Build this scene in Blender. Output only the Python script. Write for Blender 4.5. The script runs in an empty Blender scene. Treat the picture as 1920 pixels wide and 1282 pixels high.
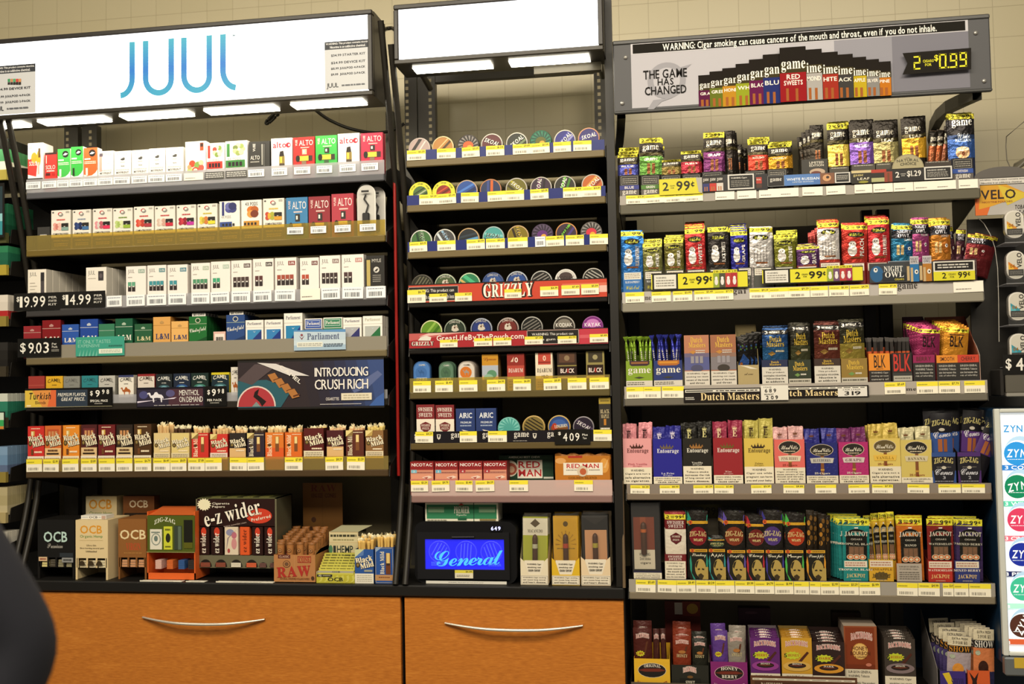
import bpy,bmesh,math,random
from mathutils import Vector,Matrix

# ------------------------------------------------------------------ camera, world, light, exposure
SC=bpy.context.scene
COL=SC.collection
RND=random.Random(11)
YAW,PITCH,ROLL,FPX=0.16471043,0.04355777,-0.01888111,1950.0
DIST,EYE=3.3,1.585
_cy,_sy,_cp,_sp=math.cos(YAW),math.sin(YAW),math.cos(PITCH),math.sin(PITCH)
FWD=Vector((-_sy*_cp,_cy*_cp,_sp))
_r=Vector((_cy,_sy,0))
_u=_r.cross(FWD)
RIGHT=_r*math.cos(ROLL)+_u*math.sin(ROLL)
UP=_u*math.cos(ROLL)-_r*math.sin(ROLL)
cam=bpy.data.cameras.new('camera')
cam.sensor_width=36.0
cam.lens=FPX/1920*36
cam.clip_start=0.05
cam.dof.use_dof=True
cam.dof.focus_distance=3.32
cam.dof.aperture_fstop=3.2
camo=bpy.data.objects.new('camera',cam)
camo.matrix_world=Matrix(((RIGHT.x,UP.x,-FWD.x,0),(RIGHT.y,UP.y,-FWD.y,-DIST),(RIGHT.z,UP.z,-FWD.z,EYE),(0,0,0,1)))
COL.objects.link(camo)
SC.camera=camo
world=bpy.data.worlds.new('store_ambient')
world.use_nodes=True
SC.world=world
world.node_tree.nodes['Background'].inputs[0].default_value=(1.0,0.90,0.74,1)
world.node_tree.nodes['Background'].inputs[1].default_value=0.18
SC.view_settings.view_transform='Standard'
SC.view_settings.look='None'
SC.view_settings.exposure=0.0
SC.view_settings.gamma=1.0
SC.view_settings.use_curve_mapping=False
def area(name,loc,aim,sx,sy,power,col):
 l=bpy.data.lights.new(name,'AREA')
 l.shape='RECTANGLE'
 l.size,l.size_y,l.energy,l.color=sx,sy,power,col
 o=bpy.data.objects.new(name,l)
 o.location=loc
 o.rotation_euler=(Vector(aim)-Vector(loc)).to_track_quat('-Z','Y').to_euler()
 COL.objects.link(o)
WARM=(1.0,0.89,0.70)
area('ceiling_fluorescent_row',(-0.6,-2.3,3.5),(-0.6,-0.9,1.2),4.6,0.5,116,WARM)
area('ceiling_fluorescent_far_row',(-0.4,-3.7,3.6),(-0.4,-1.2,1.2),5.0,0.6,98,WARM)
EMIT_SIGN,EMIT_DOWN,EMIT_SCREEN=2.6,16.0,1.5
def P(x,y,Y=0.0):
 """picture pixel -> world X, Z on the upright plane at depth Y"""
 d=FWD*FPX+RIGHT*(x-960)+UP*(641-y)
 t=(DIST+Y)/d.y
 return d.x*t,EYE+d.z*t

# ------------------------------------------------------------------ materials
def srgb(c):
 c=c.lstrip('#')
 if len(c)==3:
  c=''.join(k*2 for k in c)
 o=[]
 for i in(0,2,4):
  v=int(c[i:i+2],16)/255
  o.append(v/12.92 if v<=0.04045 else((v+0.055)/1.055)**2.4)
 return(o[0],o[1],o[2],1.0)
_cc={}
def lin(c):
 if c not in _cc:
  _cc[c]=srgb(c)
 return _cc[c]
MATS={}
def printed(name,rough,metallic=0.0,spec=0.4,emit=0.0,coat=0.0):
 m=bpy.data.materials.new(name)
 m.use_nodes=True
 nt=m.node_tree
 b=nt.nodes['Principled BSDF']
 a=nt.nodes.new('ShaderNodeVertexColor')
 a.layer_name='Col'
 nt.links.new(a.outputs[0],b.inputs['Base Color'])
 b.inputs['Roughness'].default_value=rough
 b.inputs['Metallic'].default_value=metallic
 b.inputs['Specular IOR Level'].default_value=spec
 b.inputs['Coat Weight'].default_value=coat
 if emit:
  nt.links.new(a.outputs[0],b.inputs['Emission Color'])
  b.inputs['Emission Strength'].default_value=emit
 MATS[name]=m
 return m
printed('card',0.5,0,0.3)
printed('gloss',0.34,0,0.28)
printed('matte',0.8,0,0.15)
printed('metal',0.42,0.85)
m=printed('sign_face',0.4,0,0.3,EMIT_SIGN)
printed('downlight',0.4,0,0.3,EMIT_DOWN)
printed('screen',0.3,0,0.4,EMIT_SCREEN)
for _n,_r,_m in(('foil',0.3,0.55),('film',0.36,0.12)):
 m=printed(_n,_r,_m,0.3)
 nt=m.node_tree
 nz=nt.nodes.new('ShaderNodeTexNoise')
 nz.inputs['Scale'].default_value=55
 nz.inputs['Detail'].default_value=2
 tc=nt.nodes.new('ShaderNodeTexCoord')
 bp=nt.nodes.new('ShaderNodeBump')
 bp.inputs['Strength'].default_value=0.35
 bp.inputs['Distance'].default_value=0.01
 nt.links.new(tc.outputs['Object'],nz.inputs['Vector'])
 nt.links.new(nz.outputs[0],bp.inputs['Height'])
 nt.links.new(bp.outputs[0],nt.nodes['Principled BSDF'].inputs['Normal'])
def clear(name,tint,gl=0.07,rough=0.08,df=0.16):
 m=bpy.data.materials.new(name)
 m.use_nodes=True
 nt=m.node_tree
 nt.nodes.remove(nt.nodes['Principled BSDF'])
 t=nt.nodes.new('ShaderNodeBsdfTransparent')
 t.inputs[0].default_value=lin(tint)
 g=nt.nodes.new('ShaderNodeBsdfGlossy')
 g.inputs['Roughness'].default_value=rough
 d=nt.nodes.new('ShaderNodeBsdfDiffuse')
 d.inputs[0].default_value=lin(tint)
 mx=nt.nodes.new('ShaderNodeMixShader')
 mx.inputs[0].default_value=gl
 m2=nt.nodes.new('ShaderNodeMixShader')
 m2.inputs[0].default_value=df
 nt.links.new(t.outputs[0],mx.inputs[1])
 nt.links.new(g.outputs[0],mx.inputs[2])
 nt.links.new(mx.outputs[0],m2.inputs[1])
 nt.links.new(d.outputs[0],m2.inputs[2])
 nt.links.new(m2.outputs[0],nt.nodes['Material Output'].inputs[0])
 MATS[name]=m
clear('clear_grey','#dedee2',0.08,0.12,0.3)
clear('clear_amber','#ead98a',0.07,0.08,0.14)
clear('clear_pink','#eed6d0',0.09,0.15,0.5)
clear('clear_film','#fafafa',0.03,0.12,0.012)
def wood_material():
 m=bpy.data.materials.new('cherry_wood')
 m.use_nodes=True
 nt=m.node_tree
 L=nt.links.new
 b=nt.nodes['Principled BSDF']
 tc=nt.nodes.new('ShaderNodeTexCoord')
 mp=nt.nodes.new('ShaderNodeMapping')
 mp.inputs['Scale'].default_value=(1.3,1.0,7.5)
 n1=nt.nodes.new('ShaderNodeTexNoise')
 n1.inputs['Scale'].default_value=2.2
 n1.inputs['Detail'].default_value=5
 n1.inputs['Distortion'].default_value=1.6
 w=nt.nodes.new('ShaderNodeMath')
 w.operation='MULTIPLY'
 w.inputs[1].default_value=9.0
 fr=nt.nodes.new('ShaderNodeMath')
 fr.operation='SINE'
 n2=nt.nodes.new('ShaderNodeTexNoise')
 n2.inputs['Scale'].default_value=30
 n2.inputs['Detail'].default_value=4
 ad=nt.nodes.new('ShaderNodeMath')
 ad.operation='MULTIPLY_ADD'
 ad.inputs[1].default_value=0.12
 r=nt.nodes.new('ShaderNodeValToRGB')
 r.color_ramp.elements[0].color=lin('#a8601d')
 r.color_ramp.elements[0].position=0.1
 r.color_ramp.elements[1].color=lin('#d8903c')
 r.color_ramp.elements[1].position=0.95
 e=r.color_ramp.elements.new(0.5)
 e.color=lin('#c27629')
 L(tc.outputs['Object'],mp.inputs[0])
 L(mp.outputs[0],n1.inputs['Vector'])
 L(mp.outputs[0],n2.inputs['Vector'])
 L(n1.outputs[0],w.inputs[0])
 L(w.outputs[0],fr.inputs[0])
 L(fr.outputs[0],ad.inputs[0])
 L(n2.outputs[0],ad.inputs[2])
 L(ad.outputs[0],r.inputs[0])
 L(r.outputs[0],b.inputs['Base Color'])
 b.inputs['Roughness'].default_value=0.42
 MATS['wood']=m
def tile_material():
 """glazed wall tiles with thin grout lines, stacked (not staggered)"""
 m=bpy.data.materials.new('glazed_wall_tile')
 m.use_nodes=True
 nt=m.node_tree
 L=nt.links.new
 b=nt.nodes['Principled BSDF']
 tc=nt.nodes.new('ShaderNodeTexCoord')
 mp=nt.nodes.new('ShaderNodeMapping')
 mp.inputs['Rotation'].default_value=(math.radians(90),0,0)
 mp.inputs['Location'].default_value=(0.05,0.0,0.0)
 br=nt.nodes.new('ShaderNodeTexBrick')
 br.offset=0.0
 br.inputs['Scale'].default_value=1.0
 br.inputs['Brick Width'].default_value=0.108
 br.inputs['Row Height'].default_value=0.108
 br.inputs['Mortar Size'].default_value=0.0012
 br.inputs['Mortar Smooth'].default_value=0.3
 br.inputs['Color1'].default_value=lin('#aea486')
 br.inputs['Color2'].default_value=lin('#aba182')
 br.inputs['Mortar'].default_value=lin('#978e71')
 L(tc.outputs['Object'],mp.inputs[0])
 L(mp.outputs[0],br.inputs['Vector'])
 L(br.outputs[0],b.inputs['Base Color'])
 bp=nt.nodes.new('ShaderNodeBump')
 bp.inputs['Strength'].default_value=0.4
 bp.inputs['Distance'].default_value=0.002
 bp.invert=True
 L(br.outputs[1],bp.inputs['Height'])
 L(bp.outputs[0],b.inputs['Normal'])
 b.inputs['Roughness'].default_value=0.38
 MATS['tile']=m
def rough_metal(name,c0,c1,rough):
 m=bpy.data.materials.new(name)
 m.use_nodes=True
 nt=m.node_tree
 b=nt.nodes['Principled BSDF']
 n=nt.nodes.new('ShaderNodeTexNoise')
 n.inputs['Scale'].default_value=9
 n.inputs['Detail'].default_value=6
 r=nt.nodes.new('ShaderNodeValToRGB')
 r.color_ramp.elements[0].color=lin(c0)
 r.color_ramp.elements[1].color=lin(c1)
 tc=nt.nodes.new('ShaderNodeTexCoord')
 nt.links.new(tc.outputs['Object'],n.inputs['Vector'])
 nt.links.new(n.outputs[0],r.inputs[0])
 nt.links.new(r.outputs[0],b.inputs['Base Color'])
 b.inputs['Roughness'].default_value=rough
 b.inputs['Specular IOR Level'].default_value=0.35
 MATS[name]=m
wood_material()
tile_material()
rough_metal('black_steel','#14120f','#1e1b17',0.45)
rough_metal('grey_steel','#35332f','#413e39',0.4)
rough_metal('olive_panel','#766c50','#857a5c',0.6)
rough_metal('slate_panel','#8f8874','#9c9580',0.6)
rough_metal('grey_panel','#4a4a48','#545350',0.6)  # plain dark grey of the right rack's side panel
rough_metal('navy_panel','#0d2136','#12304c',0.4)
rough_metal('laminate','#0f0e0d','#161412',0.5)
rough_metal('floor_tile','#6b6459','#7b7468',0.4)
rough_metal('navy_cloth','#14151c','#1d1e27',0.9)
rough_metal('skin_tone','#b98a6c','#c49678',0.6)
rough_metal('dark_hair','#17110c','#221912',0.7)
EPS=0.00016

# ------------------------------------------------------------------ mesh helpers
class G:
 """collects coloured polygons; build() links them as ONE mesh object"""
 def __init__(s,M=None):
  s.v,s.f,s.c,s.m,s.mats,s.M,s.sm=[],[],[],[],[],M,[]
  s.kid=None
 def add(s,pts,col='#888',mat='card',smooth=False):
  n=len(s.v)
  if s.M is not None:
   M=s.M
   pts=[M@Vector(p)for p in pts]
  s.v.extend([tuple(p)for p in pts])
  s.f.append(tuple(range(n,n+len(pts))))
  s.fin(col,mat,smooth)
 def fin(s,col,mat,smooth=False):
  if mat not in s.mats:
   s.mats.append(mat)
  s.c.append(lin(col))
  s.m.append(s.mats.index(mat))
  s.sm.append(smooth)
 def grid(s,rows,col,mat='card',smooth=True,closed=False,colf=None):
  """rows: list of equal-length point lists"""
  n0=len(s.v)
  for r in rows:
   for p in r:
    s.v.append(tuple(s.M@Vector(p))if s.M is not None else tuple(p))
  k=len(rows[0])
  for i in range(len(rows)-1):
   for j in range(k if closed else k-1):
    a,b=n0+i*k+j,n0+i*k+(j+1)%k
    s.f.append((a,b,b+k,a+k))
    s.fin(colf(i,j)if colf else col,mat,smooth)
 def box(s,x0,x1,y0,y1,z0,z1,col='#888',mat='card',top=None,side=None,back=None,front=None,bottom=None):
  a,b,c,d=(x0,y0,z0),(x1,y0,z0),(x1,y1,z0),(x0,y1,z0)
  e,f,g,h=(x0,y0,z1),(x1,y0,z1),(x1,y1,z1),(x0,y1,z1)
  s.add([a,b,f,e],front or col,mat)
  s.add([b,c,g,f],side or col,mat)
  s.add([d,a,e,h],side or col,mat)
  s.add([c,d,h,g],back or side or col,mat)
  s.add([e,f,g,h],top or col,mat)
  s.add([d,c,b,a],bottom or col,mat)
 def cbox(s,x0,x1,y0,y1,z0,z1,col='#888',mat='card',b=0.004):
  """box with chamfered edges"""
  bm=bmesh.new()
  for x,sx in((x0,1),(x1,-1)):
   for y,sy in((y0,1),(y1,-1)):
    for z,sz in((z0,1),(z1,-1)):
     bm.verts.new((x,y+sy*b,z+sz*b))
     bm.verts.new((x+sx*b,y,z+sz*b))
     bm.verts.new((x+sx*b,y+sy*b,z))
  bmesh.ops.convex_hull(bm,input=list(bm.verts))
  bmesh.ops.dissolve_limit(bm,angle_limit=0.02,verts=list(bm.verts),edges=list(bm.edges))
  for f in bm.faces:
   s.add([v.co.copy()for v in f.verts],col,mat)
  bm.free()
 def prism(s,prof,a,b,axis='x',col='#888',mat='card',cap=None):
  """profile of 2-D points swept from a to b; axis x: points are (y,z); y: (x,z); z: (x,y)"""
  def q(p,t):
   return{'x':(t,p[0],p[1]),'y':(p[0],t,p[1]),'z':(p[0],p[1],t)}[axis]
  n=len(prof)
  for i in range(n):
   j=(i+1)%n
   s.add([q(prof[i],a),q(prof[j],a),q(prof[j],b),q(prof[i],b)],col,mat)
  s.add([q(p,a)for p in prof][::-1],cap or col,mat)
  s.add([q(p,b)for p in prof],cap or col,mat)
 def tube(s,path,r,col='#222',mat='gloss',n=10,caps=True):
  path=[Vector(p)for p in path]
  rs=r if isinstance(r,(list,tuple))else[r]*len(path)
  rows=[]
  for i,p in enumerate(path):
   t=(path[min(i+1,len(path)-1)]-path[max(i-1,0)]).normalized()
   ref=Vector((1,0,0))if abs(t.x)<0.8 else Vector((0,0,1))
   a=t.cross(ref).normalized()
   b=t.cross(a)
   rows.append([p+(a*math.cos(k*2*math.pi/n)+b*math.sin(k*2*math.pi/n))*rs[i]for k in range(n)])
  s.grid(rows,col,mat,True,True)
  if caps:
   s.add(rows[0][::-1],col,mat)
   s.add(rows[-1],col,mat)
 def lathe(s,prof,col='#888',mat='card',n=16,axis='z',c=(0,0,0),colf=None):
  """prof: (radius, height) pairs"""
  rows=[]
  for r,h in prof:
   row=[]
   for k in range(n):
    t=k*2*math.pi/n
    x,y=r*math.cos(t),r*math.sin(t)
    row.append({'z':(c[0]+x,c[1]+y,c[2]+h),'y':(c[0]+x,c[1]+h,c[2]+y),'x':(c[0]+h,c[1]+x,c[2]+y)}[axis])
   rows.append(row)
  s.grid(rows,col,mat,True,True,colf)
 def build(s,name,parent=None,loc=(0,0,0),rot=(0,0,0)):
  me=bpy.data.meshes.new(name)
  me.from_pydata(s.v,[],s.f)
  for k in s.mats:
   me.materials.append(MATS[k])
  me.polygons.foreach_set('material_index',s.m)
  me.polygons.foreach_set('use_smooth',s.sm)
  at=me.color_attributes.new('Col','FLOAT_COLOR','CORNER')
  buf=[]
  for f,c in zip(s.f,s.c):
   buf.extend(c*len(f))
  at.data.foreach_set('color',buf)
  me.update()
  o=bpy.data.objects.new(name,me)
  o.location=loc
  o.rotation_euler=rot
  o.parent=parent
  COL.objects.link(o)
  if s.kid is not None and s.kid.v:
   s.kid.build('price_band',o)
  return o

# ------------------------------------------------------------------ lettering
_STY={'s':(0x1D400,0x1D41A,0x1D7CE),'sc':(0x1D4D0,0x1D4EA,0x1D7CE)}
_SUB={'s':'ABCDEFGHIJKLMNOPRSTUVWXYZabcdefghiklmnoprstuwyz01235','sc':'BCDGLOPSWabcdefgilnopqrstuvwmhy'}
_CH='ABCDEFGHIJKLMNOPQRSTUVWXYZabcdefghijklmnopqrstuvwxyz0123456789$.,:&-%/!+#'
_txt={}
_glyph={}
def glyphs(st):
 """outlines of every character of one style, cut from a single lettering curve"""
 if st in _glyph:
  return _glyph[st]
 def m(c):
  if st in _STY:
   U,Lw,Dg=_STY[st]
   if 'A'<=c<='Z':
    return chr(U+ord(c)-65)
   if 'a'<=c<='z':
    return chr(Lw+ord(c)-97)
   if '0'<=c<='9':
    return chr(Dg+ord(c)-48)
  return c
 chars='H'+_SUB.get(st,_CH)+'H'
 cu=bpy.data.curves.new('lettering','FONT')
 cu.resolution_u=2
 cu.space_line=4
 cu.offset={'b':0.018,'i':0.018,'n':0.008}.get(st,0.0)
 cu.shear=0.2 if st=='i' else 0.0
 cu.body='\n'.join(m(c)for c in chars)
 ob=bpy.data.objects.new('lettering',cu)
 me=ob.to_mesh()
 vs=[(v.co.x,v.co.y)for v in me.vertices]
 ys=[v[1]for v in vs]
 step=None
 top,low=max(ys),min(ys)
 hh=top-min(y for y in ys if y>top-1.5)
 step=(top-hh-low)/(len(chars)-1)
 out={}
 base0=top-hh
 for p in me.polygons:
  k=tuple(p.vertices)
  yc=sum(vs[i][1]for i in k)/len(k)
  i=int(round((base0+0.3*hh-yc)/step))
  i=min(max(i,0),len(chars)-1)
  out.setdefault(i,[]).append([(vs[j][0],vs[j][1]-base0+i*step)for j in k])
 res={}
 for i,c in enumerate(chars):
  pl=out.get(i,[])
  if not pl:
   continue
  x0=min(q[0]for p in pl for q in p)
  x1=max(q[0]for p in pl for q in p)
  res[c]=([[(q[0]-x0,q[1])for q in p]for p in pl],x1-x0)
 ob.to_mesh_clear()
 bpy.data.objects.remove(ob)
 bpy.data.curves.remove(cu)
 _glyph[st]=(res,hh)
 return _glyph[st]
def letters(t,st):
 key=(t,st)
 if key in _txt:
  return _txt[key]
 res,hh=glyphs(st)
 alt=glyphs('b')[0]if st in _SUB else res
 gap={'sc':-0.03,'m':0.05}.get(st,0.075)*hh*1.4
 x,vs,ff=0.0,[],[]
 for c in t:
  if c==' ':
   x+=0.38*hh
   continue
  if c=='\u00a2':
   pl,w=alt['c']
   for p in pl:
    n=len(vs)
    vs+=[(x+q[0]*0.7,q[1]*0.7+hh*0.35)for q in p]
    ff.append(tuple(range(n,n+len(p))))
   n=len(vs)
   xm=x+w*0.37
   vs+=[(xm-0.03*hh,hh*0.25),(xm+0.03*hh,hh*0.25),(xm+0.03*hh,hh),(xm-0.03*hh,hh)]
   ff.append((n,n+1,n+2,n+3))
   x+=w*0.7+gap
   continue
  if c not in res and c not in alt:
   continue
  pl,w=res.get(c)or alt[c]
  for p in pl:
   n=len(vs)
   vs+=[(x+q[0],q[1])for q in p]
   ff.append(tuple(range(n,n+len(p))))
  x+=w+gap
 if not vs:
  _txt[key]=([],[])
  return _txt[key]
 x0,x1=min(v[0]for v in vs),max(v[0]for v in vs)
 y0,y1=min(v[1]for v in vs),max(v[1]for v in vs)
 _txt[key]=([((v[0]-x0)/max(x1-x0,1e-6),(v[1]-y0)/max(y1-y0,1e-6))for v in vs],ff)
 return _txt[key]
class A:
 """flat print on a front face (towards -Y): unit coordinates u right, v up"""
 def __init__(s,g,w,h,x=0.0,y=0.0,z=0.0,mat='card',surf=None):
  s.g,s.w,s.h,s.x,s.y,s.z,s.mat,s.surf,s.k=g,w,h,x-w/2,y,z,mat,surf,1
 def sub(s,u0,v0,u1,v1):
  b=A(s.g,s.w*(u1-u0),s.h*(v1-v0),s.x+s.w*(u0+u1)/2,s.y,s.z+s.h*v0,s.mat)
  b.k=s.k
  return b
 def pt(s,u,v):
  y=s.y-s.k*EPS
  if s.surf:
   y+=s.surf(u,v)
  return(s.x+u*s.w,y,s.z+v*s.h)
 def R(s,u0,v0,u1,v1,c,mat=None):
  if s.surf:
   n=max(1,int(round((u1-u0)*5)))
   k=max(1,int(round((v1-v0)*7)))
   s.g.grid([[s.pt(u0+(u1-u0)*i/n,v0+(v1-v0)*j/k)for i in range(n+1)]for j in range(k+1)],c,mat or s.mat)
  else:
   s.g.add([s.pt(u0,v0),s.pt(u1,v0),s.pt(u1,v1),s.pt(u0,v1)],c,mat or s.mat)
  s.k+=1
  return s
 def P(s,pts,c,mat=None):
  s.g.add([s.pt(*p)for p in pts],c,mat or s.mat)
  s.k+=1
  return s
 def E(s,cu,cv,ru,rv,c,a0=0,a1=360,n=18,mat=None):
  full=a1-a0>=360
  ts=[math.radians(a0+(a1-a0)*i/n)for i in range(n if full else n+1)]
  s.g.add([s.pt(cu+ru*math.cos(t),cv+rv*math.sin(t))for t in ts],c,mat or s.mat)
  s.k+=1
  return s
 def C(s,cu,cv,r,c,**k):
  return s.E(cu,cv,r,r*s.w/s.h,c,**k)
 def star(s,cu,cv,ru,rv,c,n=14,q=0.75):
  s.g.add([s.pt(cu+ru*(1 if i%2 else q)*math.cos(i*math.pi/n),cv+rv*(1 if i%2 else q)*math.sin(i*math.pi/n))for i in range(2*n)],c,s.mat)
  s.k+=1
  return s
 def T(s,t,u0,v0,u1,v1,c,st='b',rot=0,arch=0.0,shear=0.0,mat=None):
  vv,ff=letters(t,st)
  cu,cv=(u0+u1)/2,(v0+v1)/2
  W,H=(u1-u0)*s.w,(v1-v0)*s.h
  if rot in(90,-90):
   W,H=H,W
  ca,sa=math.cos(math.radians(rot)),math.sin(math.radians(rot))
  n0=len(s.g.v)
  for(a,b)in vv:
   x=(a-0.5)*W+shear*(b-0.5)*H
   z=(b-0.5)*H+arch*H*(1-(2*a-1)**2)
   p=s.pt(cu+(x*ca-z*sa)/s.w,cv+(x*sa+z*ca)/s.h)
   s.g.v.append(tuple(s.g.M@Vector(p))if s.g.M is not None else p)
  for f in ff:
   s.g.f.append(tuple(n0+i for i in f))
   s.g.fin(c,mat or s.mat)
  s.k+=1
  return s
 def L(s,u0,v0,u1,v1,n,c,fill=0.5):
  """rows of small print too fine to read"""
  r=random.Random(int(u0*1000+v0*7777+n))
  step=(v1-v0)/n
  for i in range(n):
   a=u0
   vv=v1-(i+0.5)*step
   while a<u1-0.01:
    b=min(u1,a+(u1-u0)*r.uniform(0.06,0.2))
    s.g.add([s.pt(a,vv-step*fill/2),s.pt(b,vv-step*fill/2),s.pt(b,vv+step*fill/2),s.pt(a,vv+step*fill/2)],c,s.mat)
    a=b+(u1-u0)*0.025
   if r.random()<0.2:
    pass
  s.k+=1
  return s
 def frame(s,u0,v0,u1,v1,t,c):
  tv=t*s.w/s.h
  for q in((u0,v0,u1,v0+tv),(u0,v1-tv,u1,v1),(u0,v0,u0+t,v1),(u1-t,v0,u1,v1)):
   s.g.add([s.pt(q[0],q[1]),s.pt(q[2],q[1]),s.pt(q[2],q[3]),s.pt(q[0],q[3])],c,s.mat)
  s.k+=1
  return s

# ------------------------------------------------------------------ naming
SEEN={}
def tag(o,label,cat,group=None):
 if label in SEEN and(group is None or SEEN[label]!=group):
  print('DUP LABEL',label)
 n=len(label.replace(',','').split())
 if n>16 or n<4:
  print('LABEL LEN',n,label)
 SEEN[label]=group
 o['label']=label
 o['category']=cat
 if group:
  o['group']=group
 return o
def thing(name,label,cat,loc=(0,0,0),rz=0.0,group=None):
 o=bpy.data.objects.new(name,None)
 o.empty_display_size=0.03
 o.location=loc
 o.rotation_euler=(0,0,rz)
 COL.objects.link(o)
 return tag(o,label,cat,group)
def struct(o):
 o['kind']='structure'
 return o
def dup(root,loc,rot,label,group=None):
 r=root.copy()
 COL.objects.link(r)
 r.location=loc
 r.rotation_euler=rot
 for k in('label','group'):
  if k in r:
   del r[k]
 tag(r,label,r['category'],group)
 for ch in list(root.children):
  c=ch.copy()
  COL.objects.link(c)
  c.parent=r
  for g2 in ch.children:
   d=g2.copy()
   COL.objects.link(d)
   d.parent=c
 return r
ORD=['leftmost','second from left','third from left','fourth from left','fifth from left','sixth from left','seventh from left','eighth from left','ninth from left','tenth from left','eleventh from left','twelfth from left','thirteenth from left','fourteenth from left','fifteenth from left','sixteenth from left','seventeenth from left','eighteenth from left','nineteenth from left','twentieth from left','21st from left','22nd from left','23rd from left','24th from left']
def pos(i,n):
 return 'rightmost' if i==n-1 and n>1 else ORD[i]
printed('added_glow',0.4,0,0.3,7.0)  # emitter for the added strips behind the sign boxes
printed('sign_print',0.4,0,0.3,0.18)
class PX(A):
 """print whose coordinates are read off the picture, for a face standing at depth Y"""
 def __init__(s,g,X0,X1,Z0,Z1,Y,mat='card',off=(0,0,0)):
  super().__init__(g,X1-X0,Z1-Z0,(X0+X1)/2-off[0],Y-off[1],Z0-off[2],mat)
  s.X0,s.Z0,s.Y=X0,Z0,Y
 def uv(s,x,y):
  X,Z=P(x,y,s.Y)
  return((X-s.X0)/s.w,(Z-s.Z0)/s.h)
 def box4(s,x0,y0,x1,y1):
  xc,yc=(x0+x1)/2,(y0+y1)/2
  return s.uv(x0,yc)[0],s.uv(xc,y1)[1],s.uv(x1,yc)[0],s.uv(xc,y0)[1]
 def pR(s,x0,y0,x1,y1,c,mat=None):
  u0,v0,u1,v1=s.box4(x0,y0,x1,y1)
  return s.R(max(u0,0),max(v0,0),min(u1,1),min(v1,1),c,mat)
 def pT(s,t,x0,y0,x1,y1,c,st='b',**k):
  return s.T(t,*s.box4(x0,y0,x1,y1),c,st,**k)
 def pE(s,cx,cy,rx,ry,c,**k):
  a,b,d,e=s.box4(cx-rx,cy-ry,cx+rx,cy+ry)
  return s.E((a+d)/2,(b+e)/2,(d-a)/2,(e-b)/2,c,**k)
 def pP(s,pts,c,mat=None):
  return s.P([s.uv(*p)for p in pts],c,mat)
 def pL(s,x0,y0,x1,y1,n,c,fill=0.5):
  return s.L(*s.box4(x0,y0,x1,y1),n,c,fill)
def seg(cx,cy,h,ch,c,a,w=None):
 """one seven-segment digit drawn in picture pixels"""
 w=w or h*0.5
 S={'0':'abcdef','1':'bc','2':'abged','3':'abgcd','4':'fgbc','5':'afgcd','6':'afgedc','9':'abcdfg','8':'abcdefg'}[ch]
 t=h*0.11
 sl=-0.0
 Q={'a':(-w/2,-h/2,w/2,-h/2+t),'d':(-w/2,h/2-t,w/2,h/2),'g':(-w/2,-t/2,w/2,t/2),'f':(-w/2,-h/2,-w/2+t,0),'b':(w/2-t,-h/2,w/2,0),'e':(-w/2,0,-w/2+t,h/2),'c':(w/2-t,0,w/2,h/2)}
 for k in S:
  q=Q[k]
  a.pR(cx+q[0],cy+q[1],cx+q[2],cy+q[3],c)
  a.k-=1
 a.k+=1

# ------------------------------------------------------------------ the setting
WY=0.5
wx,_=P(865,150,WY)
_,wz=P(1207,225.4,WY)
g=G()
g.add([(-4.2,0,-wz),(3.2,0,-wz),(3.2,0,2.2),(-4.2,0,2.2)],'#888','tile')
g.add([(-4.2,0.15,-wz),(-4.2,0.15,2.2),(3.2,0.15,2.2),(3.2,0.15,-wz)],'#888','tile')
g.add([(-4.2,0,2.2),(3.2,0,2.2),(3.2,0.15,2.2),(-4.2,0.15,2.2)],'#888','tile')
struct(g.build('wall_back',None,(wx,WY,wz)))
g=G()
g.box(-4,3,-6,WY,-0.1,0,'#888','floor_tile')
struct(g.build('floor'))

# ------------------------------------------------------------------ shelving
def price_tag(shelf,x0,x1,z0,z1,style,seed,org):
 w,h=x1-x0,z1-z0
 g=G()
 g.box(-w/2,w/2,-0.0012,0,0,h,'#f1ead6','card')
 a=A(g,w,h,0,-0.0012,0)
 r=random.Random(seed)
 if style=='y':
  a.R(0,0.62,1,1,'#eedd3c')
  a.L(0.06,0.68,0.5,0.86,1,'#a39a2a',0.5)
  if r.random()<0.55:
   a.T('$%d.%d9'%(r.randint(1,9),r.randint(0,9)),0.62,0.7,0.94,0.92,'#3d3a20','b')
  b=0.12
  while b<0.75:
   c=b+r.uniform(0.012,0.04)
   a.R(b,0.12,c,0.34,'#77726a')
   a.k-=1
   b=c+r.uniform(0.015,0.05)
 elif style=='w':
  a.R(0,0.0,1,1,'#eef0f2')
  a.L(0.08,0.7,0.92,0.9,1,'#8b93a0',0.4)
  b=0.14
  while b<0.82:
   c=b+r.uniform(0.015,0.05)
   a.R(b,0.16,c,0.55,'#565a60')
   a.k-=1
   b=c+r.uniform(0.015,0.045)
 elif style=='p':
  a.R(0,0,1,1,'#efe9dc')
  a.L(0.08,0.2,0.6,0.4,1,'#8a857c',0.5)
 elif style=='d':
  a.R(0,0,1,1,'#4b4a48')
  a.L(0.05,0.15,0.95,0.9,3,'#c9c8c4',0.5)
 g.build('price_tag',shelf,((x0+x1)/2-org[0],-0.0022,z0-org[1]),(0,r.uniform(-0.02,0.02),0))
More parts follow.
